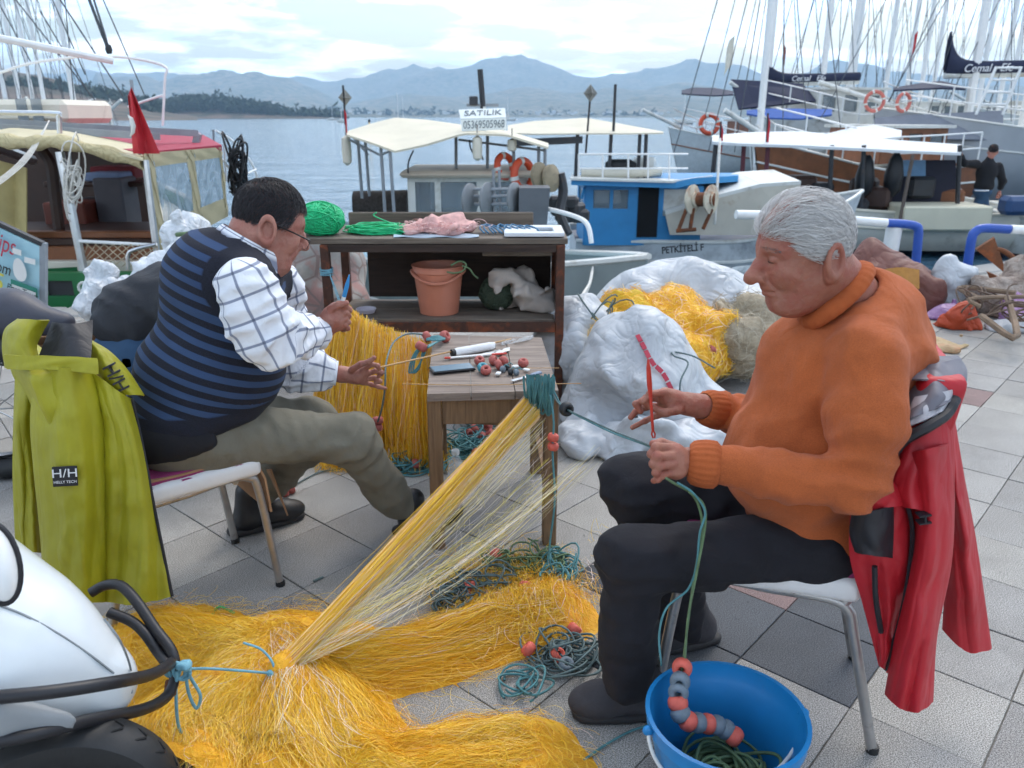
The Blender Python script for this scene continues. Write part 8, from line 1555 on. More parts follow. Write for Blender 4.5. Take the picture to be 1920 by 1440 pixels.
# ---- the small boat for sale
def boat_sale():
 root = thing('fishing_boat', 'small white fishing boat with cream canopy and a for-sale board', 'boat', (-0.6, 8.8, SEA_Z)); Y = 8.6
 hull(root, (-2.3, 10.4), (1.02, 6.95), 1.75, 0.10, -0.05, 0.26, M('pale_grey_hull', '#8f9a9a', 0.5, 0.1, 2, 0.1, 20, dirt='#6d706a', dirt_amt=0.3), M_WHITE, M_WHITE, M('pale_blue_deck', '#9cc6d6', 0.5, 0.1, 4, 0.1, 20, dirt='#7fa0ab', dirt_amt=0.25))
 b = MB(); b.tube(ramp_at([W(1028, 392, 7.7), W(1060, 400, 7.45), W(1092, 412, 7.2), W(1104, 428, 7.1), W(1109, 456, 7.05)], 24), 0.022, 8); b.build('bow_rail', M_PIPEWHITE, root)
 xl, xr, z0, z1 = W(768, 360, Y)[0], W(985, 360, Y)[0], 0.02, 0.80; yb = Y + 0.95
 pane_wall(root, (xl, Y), (xr, Y), z0, z1, M_WHITE, [(0.05, 0.22, 0.52, 0.94), (0.27, 0.58, 0.42, 0.94), (0.66, 0.95, 0.42, 0.94)]); pane_wall(root, (xl, yb), (xl, Y), z0, z1, M_WHITE, [(0.2, 0.85, 0.45, 0.94)]); pane_wall(root, (xr, Y), (xr, yb), z0, z1, M_WHITE, [(0.2, 0.85, 0.45, 0.94)]); pane_wall(root, (xr, yb), (xl, yb), z0, z1, M_WHITE, [(0.1, 0.45, 0.45, 0.94), (0.55, 0.9, 0.45, 0.94)])
 b = MB(); b.box(((xl + xr) / 2 + 0.02, Y + 0.46, z1 + 0.035), (xr - xl + 0.20, 1.25, 0.07), bev=0.03); b.build('cabin_roof', M('beige_roof_paint', '#b9aa98', 0.6, 0.1, 3, 0.1, 20, dirt='#8f8273', dirt_amt=0.3), root)
 canopy(root, [650, 700, 740, 800, 870, 950, 1028], [248, 232, 222, 226, 236, 246, 270], [254, 270, 285, 272, 251, 254, 278], 9.9, 8.25, M_AWN)
 for px, t, bo, Yp in ((671, 262, 372, 8.9), (685, 266, 372, 9.3), (714, 276, 400, 8.35), (731, 280, 400, 8.3), (855, 250, 318, 8.9), (914, 252, 316, 8.9), (963, 258, 330, 8.6), (1010, 275, 345, 8.6), (1022, 278, 345, 8.5)): post(root, W(px, t, Yp), W(px + 8 * (px < 740), bo, Yp), 0.017)
 for q in (((655, 262, 8.4), (715, 292, 8.35)), ((714, 290, 8.35), (735, 282, 8.3)), ((655, 250, 9.6), (690, 290, 9.3)), ((860, 262, 8.8), (1020, 282, 8.5))): post(root, W(*q[0]), W(*q[1]), 0.012, name='brace')
 # mast, flood light, board with the hand-painted words
 post(root, W(900, 130, 9.0), W(906, 205, 9.0), 0.03, M_DARK, 'mast'); post(root, W(906, 200, 9.0), W(908, 250, 9.0), 0.03, M_WHITE, 'mast'); b = MB(); b.box(W(888, 189, 8.95), (0.09, 0.06, 0.09), bev=0.01); b.build('flood_light', M_DARK, root, False); b = MB(); b.bar(W(875, 197, 9.0), W(935, 197, 9.0), 0.03, 0.03); b.build('cross_arm', M_GALV, root, False)
 s = thing('for_sale_board', 'white folded board with hand-painted phone number above the boat canopy', 'sign', W(905, 245, 8.7)); mwb = M('white_board_paint', '#dfe4e2', 0.6, 0.05, 6, 0.1, dirt='#bcc2bd', dirt_amt=0.2); mk = M('faded_dark_lettering', '#6d777c', 0.7, 0.2)
 c = [W(860, 207, 8.75), W(947, 204, 8.75), W(949, 221, 8.62), W(864, 224, 8.62)]; d = [W(864, 225, 8.61), W(949, 222, 8.61), W(950, 243, 8.6), W(866, 246, 8.6)]
 for q in (c, d): b = MB(); b.poly(q, 0.02); b.build('panel', mwb, s, False)
 for q, tx, sz, sx in ((c, 'SATILIK', 0.125, 0.92), (d, '05369505968', 0.11, 0.70)): ctr = sum(q) / 4; axx = q[1] - q[0]; ayy = q[0] - q[3]; nn = nrm(np.cross(axx, ayy)); text_mesh(tx, sz, mk, s, (ctr + nn * 0.014, axx, ayy), 'lettering', 0.002, 0.08, sx)
 # deck gear
 for px, py, r_, Yp in ((883, 375, 0.155, 7.75), (916, 374, 0.16, 7.75), (966, 372, 0.15, 7.75)):
  b = MB(); b.lathe([(0.0, -0.02), (r_, -0.02), (r_, 0.0), (r_ * 0.9, 0.012), (0.0, 0.02)], 28, W(px, py, Yp), (0.9, -0.42, 0)); b.build('winch_drum', M('grey_winch_paint', '#7d8184', 0.5, 0.12, 6, 0.15, 40, dirt='#5f5a55', dirt_amt=0.3), root)
 for yy in (355, 368, 383): post(root, W(884, yy, 7.78), W(966, yy, 7.78), 0.016, M_GALV, 'winch_bar')
 for px in (925, 936): post(root, W(px, 318, 7.8), W(px + 2, 402, 7.8), 0.014, M_GALV, 'winch_post')
 b = MB(); cbx = W(1002, 390, 7.8); b.add([cbx + np.array(v) for v in [(-0.15, -0.16, -0.2), (0.11, -0.16, -0.2), (0.11, 0.14, -0.2), (-0.15, 0.14, -0.2), (-0.15, -0.18, 0.2), (0.14, -0.18, 0.2), (0.14, 0.16, 0.2), (-0.15, 0.16, 0.2)]], [(3, 2, 1, 0), (4, 5, 6, 7), (0, 1, 5, 4), (1, 2, 6, 5), (2, 3, 7, 6), (3, 0, 4, 7)]); b.build('hauler_box', M('grey_box_paint', '#5d6268', 0.6, 0.12, 4, 0.1, 30, dirt='#45484c', dirt_amt=0.4), root, False)
 for px, py in ((1014, 330), (1036, 334)):
  b = MB(); b.lathe([(0.0, -0.03), (0.09, -0.02), (0.135, -0.03), (0.135, 0.0), (0.05, 0.03), (0.0, 0.03)], 16, W(px, py, 8.2), (0.8, -0.6, 0.1)); b.build('net_hauler_wheel', M('weathered_grey_wood', '#8c8069', 0.8, 0.2, 8, 0.4, 30), root, False)
 b = MB(); b.tube(ramp_at([W(1050, 325, 8.3), W(1056, 360, 8.3), W(1050, 400, 8.2), W(1065, 440, 8.1)], 14), 0.05, 8); b.build('hauler_arm', M_DARK, root)
 for i in range(6): b = MB(); b.box(W(1045 + 8 * i, 380 + 6 * (i % 3) * 2, 8.6), (0.18, 0.2, 0.14), Rz((math.cos(i), math.sin(i))), bev=0.03); b.build('deck_gear', M_DARK, root, False)
 ring(root, W(947, 312, 8.55), 0.11, 0.035, (0.7, -0.7, 0.2), M_ORANGE); ring(root, W(981, 328, 8.5), 0.14, 0.04, (0.75, -0.65, 0.1), M_ORANGE)
 for px, py, Yp, h in ((650, 282, 8.6, 0.15), (895, 278, 8.3, 0.12), (960, 272, 8.4, 0.06)): b = MB(); p = W(px, py, Yp); b.lathe([(0.01, -h), (0.045, -h * 0.8), (0.05, 0), (0.045, h * 0.8), (0.01, h)], 14, p); b.build('fender', M_CREAM, root); post(root, p + [0, 0, h], p + [0, 0, h + 0.1], 0.006, M_ROPE_GREY, 'fender_line')
 b = MB(); b.tube([W(665, 385, 9.4), W(712, 384, 9.4), W(765, 383, 9.4)], 0.16, 14); b.build('trap_roll', M('dark_wicker', '#463f3b', 0.9, 0.4, 40, 1.0, 60, bdist=0.03), root)
 post(root, W(643, 160, 9.2), W(650, 262, 9.2), 0.012, M_DARK, 'flag_pole'); reflector(root, W(647, 183, 9.2), 0.085); flag(root, W(645, 205, 9.18), 0.16, 0.10, M_RED, False, (0.5, -0.2, 0), 1.6)
 for a, c2 in (((765, 325), (775, 282)), ((880, 262), (893, 295)), ((900, 262), (906, 300))): rope('line', [W(*a, 8.4), W((a[0] + c2[0]) / 2 - 4, (a[1] + c2[1]) / 2, 8.4), W(*c2, 8.4)], 0.009, M_DARK, root, 10, 5)
 rope('mooring_line', [W(1112, 490, 7.1), W(1106, 530, 6.7), W(1092, 562, 6.35), W(1085, 578, 6.1)], 0.014, M_ROPE_WHITE, root, 20)
boat_sale()
# ---- the boat with the blue cabin
def boat_blue():
 root = thing('fishing_boat', 'grey-hulled fishing boat with sky blue cabin and rusty drums', 'boat', (2.6, 13.0, SEA_Z)); Y = 12.6
 sx = lambda px, Yp=Y: W(px, 450, Yp)[0]
 A, ax, sd, Ln, P = hull(root, (sx(1075, 13.2), 13.4), (sx(1570, 13.6), 13.3), 2.5, -0.42, -0.40, 0.25, M('grey_white_hull', '#bfc4c6', 0.45, 0.08, 2, 0.08, 20, dirt='#83868a', dirt_amt=0.35), M_WHITE, M_WHITE, M_GREY_TARP)
 text_mesh('PETKİTELİ F', 0.135, M('black_boat_lettering', '#22262a', 0.6, 0.2), root, (W(1280, 467, 11.83), W(1318, 464, 11.84) - W(1242, 470, 11.83), (0, 0.12, 1)), 'lettering', 0.004, 0, 0.84, 0.004)
 zf = W(1100, 447, Y - 0.35)[2]; z1 = W(1100, 349, Y - 0.35)[2]; x0, x1, x2 = sx(1092), sx(1228), sx(1300); yf, yb = Y - 0.35, Y + 0.95
 pane_wall(root, (x0, yf), (x1, yf), zf - 0.1, z1, M_BLUEPAINT, [(0.10, 0.32, 0.63, 0.94), (0.36, 0.56, 0.62, 0.94)]); b = MB(); b.box(((x0 + (x1 - x0) * 0.825), yf - 0.022, zf + 0.32 * (z1 - zf) + 0.15), ((x1 - x0) * 0.27, 0.03, (z1 - zf) * 0.97)); b.build('doorway_shade', M('doorway_shade_black', '#0c0d10', 0.9), root, False); pane_wall(root, (x1, yf), (x2, yf), zf - 0.1, z1, M_BLUEPAINT, [(0.05, 0.8, 0.50, 0.95)], glass=M_WHITE); pane_wall(root, (x0, yb), (x0, yf), zf - 0.1, z1, M_BLUEPAINT, [(0.2, 0.8, 0.55, 0.92)]); pane_wall(root, (x2, yb), (x0, yb), zf - 0.1, z1, M_BLUEPAINT, [(0.1, 0.35, 0.55, 0.92), (0.6, 0.85, 0.55, 0.92)]); pane_wall(root, (x2, yf), (x2, yb), zf - 0.1, z1, M_BLUEPAINT, [])  # door has no opening: a near-black panel stands in for the shaded interior
 b = MB(); b.poly([W(1071, 341, yf - 0.25), W(1268, 347, yf - 0.25), W(1300, 340, yf - 0.2), W(1384, 335, yf + 0.2), W(1384, 329, yb + 0.5), W(1075, 330, yb + 0.3)], 0.09, (0, 0, 1)); b.build('cabin_roof', M_BLUEPAINT, root, False)
 b = MB(); b.poly([W(1069, 336, yf - 0.3), W(1260, 341, yf - 0.3), W(1336, 331, yf + 0.2), W(1336, 327, yb + 0.4), W(1073, 327, yb + 0.3)], 0.03, (0, 0, 1)); b.build('roof_deck', M_WHITE, root, False)
 for u, v in (((1096, 352), (1090, 372)),): post(root, W(*u, yf - 0.1), W(*v, yf - 0.05), 0.02, M_BLUEPAINT, 'bracket')
 # foredeck house, streaked with rust
 b = MB(); pf = [W(1247, 402, 12.1), W(1340, 372, 12.05), W(1425, 350, 12.0), W(1500, 345, 12.0), W(1500, 440, 12.0), W(1256, 440, 12.1)]; b.poly(pf, 0.05, (0.05, 1, 0)); b.build('foredeck_side', M('stained_white_steel', '#bfb9ab', 0.55, 0.1, 2.5, 0.15, 20, dirt='#a1876a', dirt_amt=0.3), root, False)
 b = MB(); b.poly([pf[0] + [0, -0.03, 0.02], pf[1] + [0, -0.03, 0.02], pf[1] + [0, 1.3, 0.06], pf[0] + [0, 1.3, 0.06]], 0.05); b.poly([pf[1] + [0, -0.03, 0.02], pf[2] + [0, -0.03, 0.02], pf[2] + [0, 1.3, 0.1], pf[1] + [0, 1.3, 0.06]], 0.05); b.poly([pf[2] + [0, -0.03, 0.02], pf[3] + [0, -0.03, 0.02], pf[3] + [0, 1.3, 0.1], pf[2] + [0, 1.3, 0.1]], 0.05); b.build('foredeck', M_WHITE, root, False)
 for px in (1302, 1337): b = MB(); b.lathe([(0.0, -0.05), (0.20, -0.05), (0.21, -0.02), (0.10, 0.0), (0.10, 0.03), (0.0, 0.03)], 22, W(px, 374, 11.7), (0.75, -0.65, 0.05)); b.build('winch_drum', M_RUSTWHITE, root)
 b = MB(); b.tube([W(1302, 374, 11.75), W(1340, 374, 11.7)], 0.10, 12); b.build('winch_axle', M_RUST, root)
 for q in (((1290, 385), (1272, 432)), ((1300, 390), (1294, 430)), ((1335, 392), (1318, 430)), ((1268, 433), (1305, 430))): post(root, W(*q[0], 11.7), W(*q[1], 11.7), 0.028, M_RUST, 'winch_leg')
 # upper rail, canopy and its poles
 for y in (289, 316): post(root, W(1085, y, 12.4), W(1290, y, 12.4), 0.014, M_PIPEWHITE, 'rail')
 for px in (1085, 1130, 1178, 1215, 1255): post(root, W(px, 289, 12.4), W(px, 335, 12.4), 0.014, M_PIPEWHITE, 'rail_post')
 canopy(root, [952, 1000, 1100, 1180, 1244], [236, 228, 222, 236, 248], [250, 252, 251, 251, 250], 14.2, 12.6, M_AWN)
 for px in (1083, 1146, 1200, 1212): post(root, W(px, 250, 12.7), W(px - 4, 333, 12.7), 0.028, M_DARK)
 b = MB(); b.bar(W(958, 268, 12.7), W(1092, 262, 12.7), 0.08, 0.10); b.build('boom', M_DARK, root, False)
 post(root, W(1106, 190, 12.8), W(1098, 290, 12.8), 0.016, M_DARK, 'flag_pole'); reflector(root, W(1107, 175, 12.8), 0.13); post(root, W(1154, 158, 12.9), W(1150, 250, 12.9), 0.022, M_DARK, 'mast')
 b = MB(); b.tube([W(1135, 312, 12.9), W(1145, 312, 12.9), W(1180, 312, 12.9), W(1192, 312, 12.9)], [0.06, 0.11, 0.11, 0.06], 14); b.build('rubber_fender', M_BLACK, root); b = MB(); b.tube([W(1090, 324, 12.7), W(1160, 326, 12.7), W(1240, 322, 12.7)], 0.07, 10); b.build('rolled_canvas', M_CREAM, root); b = MB(); b.box(W(1208, 310, 13.0), (0.35, 0.3, 0.25), bev=0.05); b.build('locker', M_WHITE, root, False)
 rope('mooring_line', [W(1340, 420, 11.8), W(1345, 350, 12.0), W(1350, 260, 12.4)], 0.02, M_ROPE_WHITE, root, 10)
boat_blue()
# ---- the white boat with the long white awning
def boat_awning():
 root = thing('fishing_boat', 'white open boat under a long white awning beside the blue rails', 'boat', (8.0, 16.4, SEA_Z)); Y = 16.0; x = lambda px, Yp: W(px, 430, Yp)[0]
 hull(root, (x(2250, 16.0), 16.9), (x(1290, 16.2), 17.4), 2.6, -0.42, -0.42, -0.05, M('cream_white_hull', '#cfcdc2', 0.45, 0.06, 2, 0.08, 20, dirt='#9c9a90', dirt_amt=0.3), M_CREAM, M_CREAM, M_CREAM, bottom=M('dark_blue_bottom', '#16202e', 0.6, 0.2))
 canopy(root, [1335, 1400, 1500, 1600, 1700, 1802], [256, 250, 248, 258, 266, 273], [268, 272, 275, 280, 285, 289], 18.2, 15.9, M_AWNW, 0.05)
 canopy(root, [1540, 1600, 1640, 1690], [255, 240, 236, 246], [262, 263, 264, 258], 21.5, 19.5, M_AWNW, 0.05, name='canopy')
 for px, b_ in ((1342, 330), (1395, 365), (1440, 365), (1560, 400), (1620, 400), (1800, 400)): post(root, W(px, 272, 16.1), W(px - 6, b_, 16.1), 0.045, M('maroon_paint', '#5a2430', 0.6, 0.2) if px in (1395, 1440) else M_DARK)
 post(root, W(1712, 290, 15.8), W(1688, 410, 15.6), 0.035, M('weathered_pole', '#5b5048', 0.8, 0.2), 'pole')
 b = MB(); c = W(1755, 405, 16.0); b.box(c, (1.7, 0.9, 0.46), bev=0.03); b.build('fish_locker', M('cream_locker', '#c9c4ae', 0.6, 0.08, 2, 0.1, 20, dirt='#9a957f', dirt_amt=0.3), root, False)
 b = MB(); b.poly([W(1680, 300, 16.6), W(1790, 300, 16.6), W(1800, 385, 16.6), W(1660, 385, 16.6)], 0.05, (0, 1, 0)); b.build('dark_curtain', M('dark_navy_curtain', '#1c1e30', 0.8, 0.2), root, False)
 for i, (px, py, s_, m) in enumerate(((1560, 385, 0.7, M_DARK), (1600, 390, 0.6, M_DARK), (1640, 370, 0.6, M_DARKWOOD), (1655, 400, 0.5, M_BLACK), (1530, 360, 0.55, M_DARK), (1500, 345, 0.5, M_DARKWOOD), (1720, 350, 0.6, M_DARK), (1780, 370, 0.5, M_WOOD), (1620, 350, 0.5, M_DARKWOOD), (1465, 345, 0.45, M_DARK))):
  b = MB(); b.box(W(px, py, 16.4 + 0.05 * i), (s_, 0.5, s_ * 0.7), Rz((math.cos(i * 1.3), math.sin(i * 1.3))), bev=0.06); b.build('deck_gear', m, root, False)
 for px, py, h in ((1622, 330, 0.4), (1676, 328, 0.42)): b = MB(); b.lathe([(0.05, -h), (0.16, -h * 0.7), (0.18, 0.0), (0.12, h * 0.7), (0.05, h)], 10, W(px, py, 16.3)); b.build('hanging_oilskin', M('black_oilskin', '#15161b', 0.5, 0.3), root)
 for px, y in ((1352, 228), (1440, 212)): post(root, W(px, y, 16.3), W(px - 3, y + 60, 16.3), 0.02, M_DARK, 'flag_pole'); flag(root, W(px, y + 4, 16.28), 0.36, 0.18, M_RED, False, (0.4, -0.2, 0), 1.4)
 b = MB(); b.poly([W(1690, 300, 16.3), W(1735, 300, 16.3), W(1735, 330, 16.3), W(1690, 330, 16.3)], 0.03, (0, 1, 0)); b.build('side_window', M('blue_window_film', '#4a7090', 0.3), root, False)
 # moored skiff on the right with a blue chair-like seat
 r2 = thing('skiff', 'small white skiff with blue seat moored right of the awning boat', 'boat', (x(1960, 15.0), 15.0, SEA_Z)); hull(r2, (x(2200, 15.0), 14.6), (x(1880, 15.4), 17.5), 1.6, -0.5, -0.5, -0.2, M_WHITE, None, M_WHITE, M_CREAM); b = MB(); b.box(W(1905, 385, 15.6), (0.55, 0.4, 0.35), bev=0.08); b.build('seat', M('navy_blue_plastic', '#27456e', 0.5, 0.1), r2, False)
boat_awning()
# ---- brown wooden gulet behind
def gulet(name, label, Y, px0, px1, zg, hullm, masts, deckm, boom=None, dir_=1, cab=None, rail=True, beam=4.0, stripe=M_WHITE, top=None, words=None):
 x0, x1 = W(px0, 300, Y)[0], W(px1, 300, Y)[0]; root = thing('gulet', label, 'sailing boat', ((x0 + x1) / 2, Y, SEA_Z), 'gulets moored along the harbour'); s, e = ((x0, Y), (x1, Y - 1.5)) if dir_ > 0 else ((x1, Y), (x0, Y - 1.5))
 A, ax, sd, Ln, P = hull(root, s, e, beam, zg + 0.1, zg, zg + 0.8, hullm, stripe, M_WHITE, deckm, flare=0.15)
 post(root, A + ax * Ln * 0.97 + [0, 0, zg + 0.8], A + ax * Ln * 1.2 + [0, 0, zg + 1.5], 0.07, M_WHITE, 'bowsprit')
 cz = zg + 0.15
 if cab:
  f0, f1, h, m = cab; a = A + ax * Ln * f0; b_ = A + ax * Ln * f1; q = sd * beam * 0.28
  n = max(3, int((f1 - f0) * Ln / 0.9)); wn = [((i + 0.2) / n, (i + 0.8) / n, 0.35, 0.85) for i in range(n)]
  for sg in (-1, 1): pane_wall(root, a + q * sg, b_ + q * sg, cz, cz + h, m, wn)
  pane_wall(root, a + q, a - q, cz, cz + h, m, []); pane_wall(root, b_ + q, b_ - q, cz, cz + h, m, []); bb = MB(); bb.bar((a + b_) / 2 - ax * Ln * (f1 - f0) * 0.54 + [0, 0, cz + h + 0.04], (a + b_) / 2 + ax * Ln * (f1 - f0) * 0.54 + [0, 0, cz + h + 0.04], beam * 0.66, 0.08); bb.build('cabin_roof', M_WHITE, root, False)
 if rail:
  for s_ in (0, 1):
   for dz in (0.45, 0.85): bb = MB(); bb.tube(P[s_, 1:-1, -1] + [0, 0, dz], 0.022, 5); bb.build('rail', M_PIPEWHITE, root)
   for i in range(1, P.shape[1] - 1, 3): post(root, P[s_, i, -1], P[s_, i, -1] + [0, 0, 0.86], 0.022, M_PIPEWHITE, 'rail_post')
 for (mpx, ty, r) in masts:
  xb = W(mpx, 250, Y)[0]; base = np.array([xb, Y - 0.6, zg]); tp = W(mpx + (960 - mpx) * -0.02, ty, Y - 0.6); lean = np.array([(mpx - 1000) * 0.0009, 0, 0]); tp = np.array([xb, Y - 0.6, max(tp[2], zg + 11)]); post(root, base, tp, r, M_PIPEWHITE, 'mast')
  for zz in (0.55, 0.8):
   c = base + (tp - base) * zz; post(root, c - [0.8, 0, 0], c + [0.8, 0, 0], 0.03, M_PIPEWHITE, 'spreader')
  for dx in (-0.42, 0.42, -0.25, 0.25, -0.12, 0.12): m = MB(); m.tube([tp - (tp - base) * (0.05 if abs(dx) > 0.3 else 0.3), np.array([xb + dx * abs(x1 - x0), Y - 0.7, zg + 0.4])], 0.014, 4); m.build('stay', M('dark_rigging', '#4d5258', 0.6), root)
 if boom:
  (ax_, ay_, bx_, by_, th) = boom; a = W(ax_, ay_, Y - 0.6); b_ = W(bx_, by_, Y - 0.6); n = 22; u = np.linspace(0, 1, n); hgt = th * (1 + 2.2 * np.exp(-u * 13)); Pn = np.zeros((n, 10, 3))
  for i in range(n):
   for j in range(10): t = 2 * math.pi * j / 10; Pn[i, j] = a + (b_ - a) * u[i] + [0, 0.16 * math.cos(t), hgt[i] * (0.5 + 0.5 * math.sin(t)) ]
  bb = MB(); bb.sheet(Pn.transpose(1, 0, 2)[::-1], 0.0, closed_u=True); o = bb.build('boom_cover', M_NAVY, root)
  if words: text_mesh('Cemal   Efe', th * 0.80, M('white_script', '#d8dadf', 0.6, 0.05), o, ((a * 0.55 + b_ * 0.45) + np.array([0, -0.20, th * 0.45]), b_ - a, (0, 0, 1)), 'lettering', 0.01, 0.25)
  post(root, a, b_, 0.09, M_WHITE, 'boom')
 return root, A, ax, sd, Ln, P
gulet('wood', 'varnished brown wooden gulet behind the long white awning', 24.0, 1395, 1760, 0.05, M_WOOD, [(1412, -260, 0.10)], M_CREAM, None, -1, (0.15, 0.5, 0.9, M_WOOD), True, 4.0)
r, A, ax, sd, Ln, P = gulet('white', 'white gulet with navy boom cover left of the white railing', 31.0, 1385, 1640, 1.0, M_WHITE, [(1420, -500, 0.13), (1520, -500, 0.11)], M_CREAM, (1430, 158, 1610, 153, 0.32), -1, (0.2, 0.7, 1.1, M_WHITE), True, 4.5, words=True)
b = MB(); b.poly([W(1370, 150, 29.5), W(1505, 158, 29.5), W(1530, 190, 28.5), W(1385, 205, 28.5)], 0.06); b.build('deck_awning', M_NAVY, r, False); canopy(r, [1400, 1440, 1500, 1560], [208, 205, 205, 206], [214, 222, 224, 216], 27.5, 26.5, M_BLUE_TARP, 0.05, name='blue_awning')
flag(r, W(1378, 66, 29.0), 0.9, 0.5, M_CREAM, False, (-0.6, 0.1, 0), 0.9); flag(r, W(1470, 82, 30.0), 0.5, 0.25, M('dull_red_pennant', '#8a5048', 0.8), False, (0.5, 0, 0), 1.2); flag(r, W(1722, 58, 28.0), 0.6, 0.3, M_RED, False, (-0.5, 0, 0), 1.2)
r, A, ax, sd, Ln, P = gulet('large', 'large white gulet with grey covers and navy boom cover at far right', 27.0, 1610, 2250, 0.85, M('grey_white_gulet_hull', '#a4aab0', 0.5, 0.1, 1, 0.1), [(1790, -500, 0.14), (1895, -500, 0.16)], M_CREAM, (1770, 142, 1935, 138, 0.40), -1, (0.05, 0.35, 0.9, M_WHITE), True, 5.0, words=True)
canopy(r, [1640, 1720, 1800, 1880], [222, 216, 212, 208], [264, 262, 262, 264], 24.6, 24.1, M_GREY_TARP, 0.06, name='grey_cover'); mq = M('faded_lifebuoy', '#c06a5e', 0.6, 0.1); ring(r, W(1640, 190, 24.2), 0.26, 0.05, (0, -1, 0), mq); ring(r, W(1694, 192, 24.4), 0.24, 0.05, (0.4, -1, 0), mq); canopy(r, [1675, 1720, 1765, 1810], [166, 158, 153, 164], [170, 168, 166, 168], 27, 25.5, M_NAVY, 0.05, name='navy_awning')
for q in ((1868, 125, 1830, 215), (1915, 125, 1880, 215)): post(r, W(q[0], q[1], 23.6), W(q[2], q[3], 23.6), 0.04, M_PIPEWHITE, 'ladder_side')
for i in range(4): post(r, W(1868 - 10 * i, 127 + 23 * i, 23.6), W(1914 - 9 * i, 127 + 23 * i, 23.6), 0.03, M_PIPEWHITE, 'ladder_rung')
r, *_ = gulet('bowsprit', 'gulet with brown stripes and long white bowsprit beside the blue cabin boat', 36.0, 1250, 1560, 0.15, M('pale_gulet_hull', '#b9c0c2', 0.5, 0.1), [(1570, -500, 0.12)], M_WOOD, None, -1, (0.3, 0.6, 0.9, M_WOOD), True, 4.5, M_WOOD)
ring(r, W(1330, 233, 33.5), 0.35, 0.09, (0, -1, 0.2)); canopy(r, [1278, 1300, 1340, 1375], [170, 165, 166, 172], [176, 178, 180, 178], 36, 34, M_NAVY, 0.05, name='navy_awning')
for i, (p0, p1, Y, ms, lb) in enumerate(((1600, 1800, 46.0, [(1640, -400, 0.13), (1705, -400, 0.12)], 'far white sailing boat whose twin masts rise above the life rings'), (1660, 1900, 54.0, [(1680, -400, 0.14), (1728, -400, 0.13)], 'distant sailing boat masted behind the navy awning'), (1780, 2050, 42.0, [(1812, -400, 0.12), (1850, -400, 0.12)], 'white sailing boat with two masts behind the far right boom'), (1850, 2150, 60.0, [(1872, -400, 0.15), (1905, -400, 0.15)], 'farthest sailing boat masted at the right edge'), (1490, 1680, 58.0, [(1582, -400, 0.14)], 'far sailing boat whose single mast rises left of the life rings'))):
 gulet('far', lb, Y, p0, p1, 1.0, M_WHITE, ms, M_CREAM, None, -1, (0.2, 0.6, 0.9, M_WHITE), False, 4.5)
def far_yachts():
 for i, (px, Y, h) in enumerate(((746, 420, 12), (756, 460, 11), (952, 520, 12), (623, 600, 9), (1283, 300, 9), (640, 380, 5))):
  c = W(px, 221, Y); c[2] = SEA_Z; root = thing('yacht', ['white yacht anchored far out, left of a close pair', 'white yacht anchored far out, right of a close pair', 'white yacht anchored beyond the for-sale board', 'white yacht far out before the wooded point', 'white yacht far out beside the bowsprit', 'low white motor yacht far out near the wooded point'][i], 'yacht', c, 'yachts at anchor in the bay')
  hull(root, (c[0] - h * 0.4, Y), (c[0] + h * 0.4, Y + 1), h * 0.25, SEA_Z + 1.0, SEA_Z + 0.9, SEA_Z + 1.3, M_WHITE, None, M_WHITE, M_CREAM, 12); post(root, c + [0, 0.4, 1], c + [0, 0.4, h * 1.15], 0.12, M_PIPEWHITE, 'mast'); b = MB(); b.box(c + [-h * 0.05, 0.4, 1.3], (h * 0.35, h * 0.16, 0.8), bev=0.1); b.build('cabin', M_WHITE, root, False)
 c = W(692, 224, 150); c[2] = SEA_Z; root = thing('buoy', 'yellow navigation buoy on the open water', 'buoy', c); b = MB(); b.lathe([(0.5, -0.2), (0.55, 0.3), (0.2, 0.9), (0.12, 1.6), (0.0, 1.7)], 14, c); b.build('float_body', M('yellow_buoy_paint', '#c79a1a', 0.5), root); b = MB(); b.box(c + [0, 0, 1.9], (0.5, 0.06, 0.5), Rz((1, 1))); b.build('topmark', M_DARK, root, False)
far_yachts()
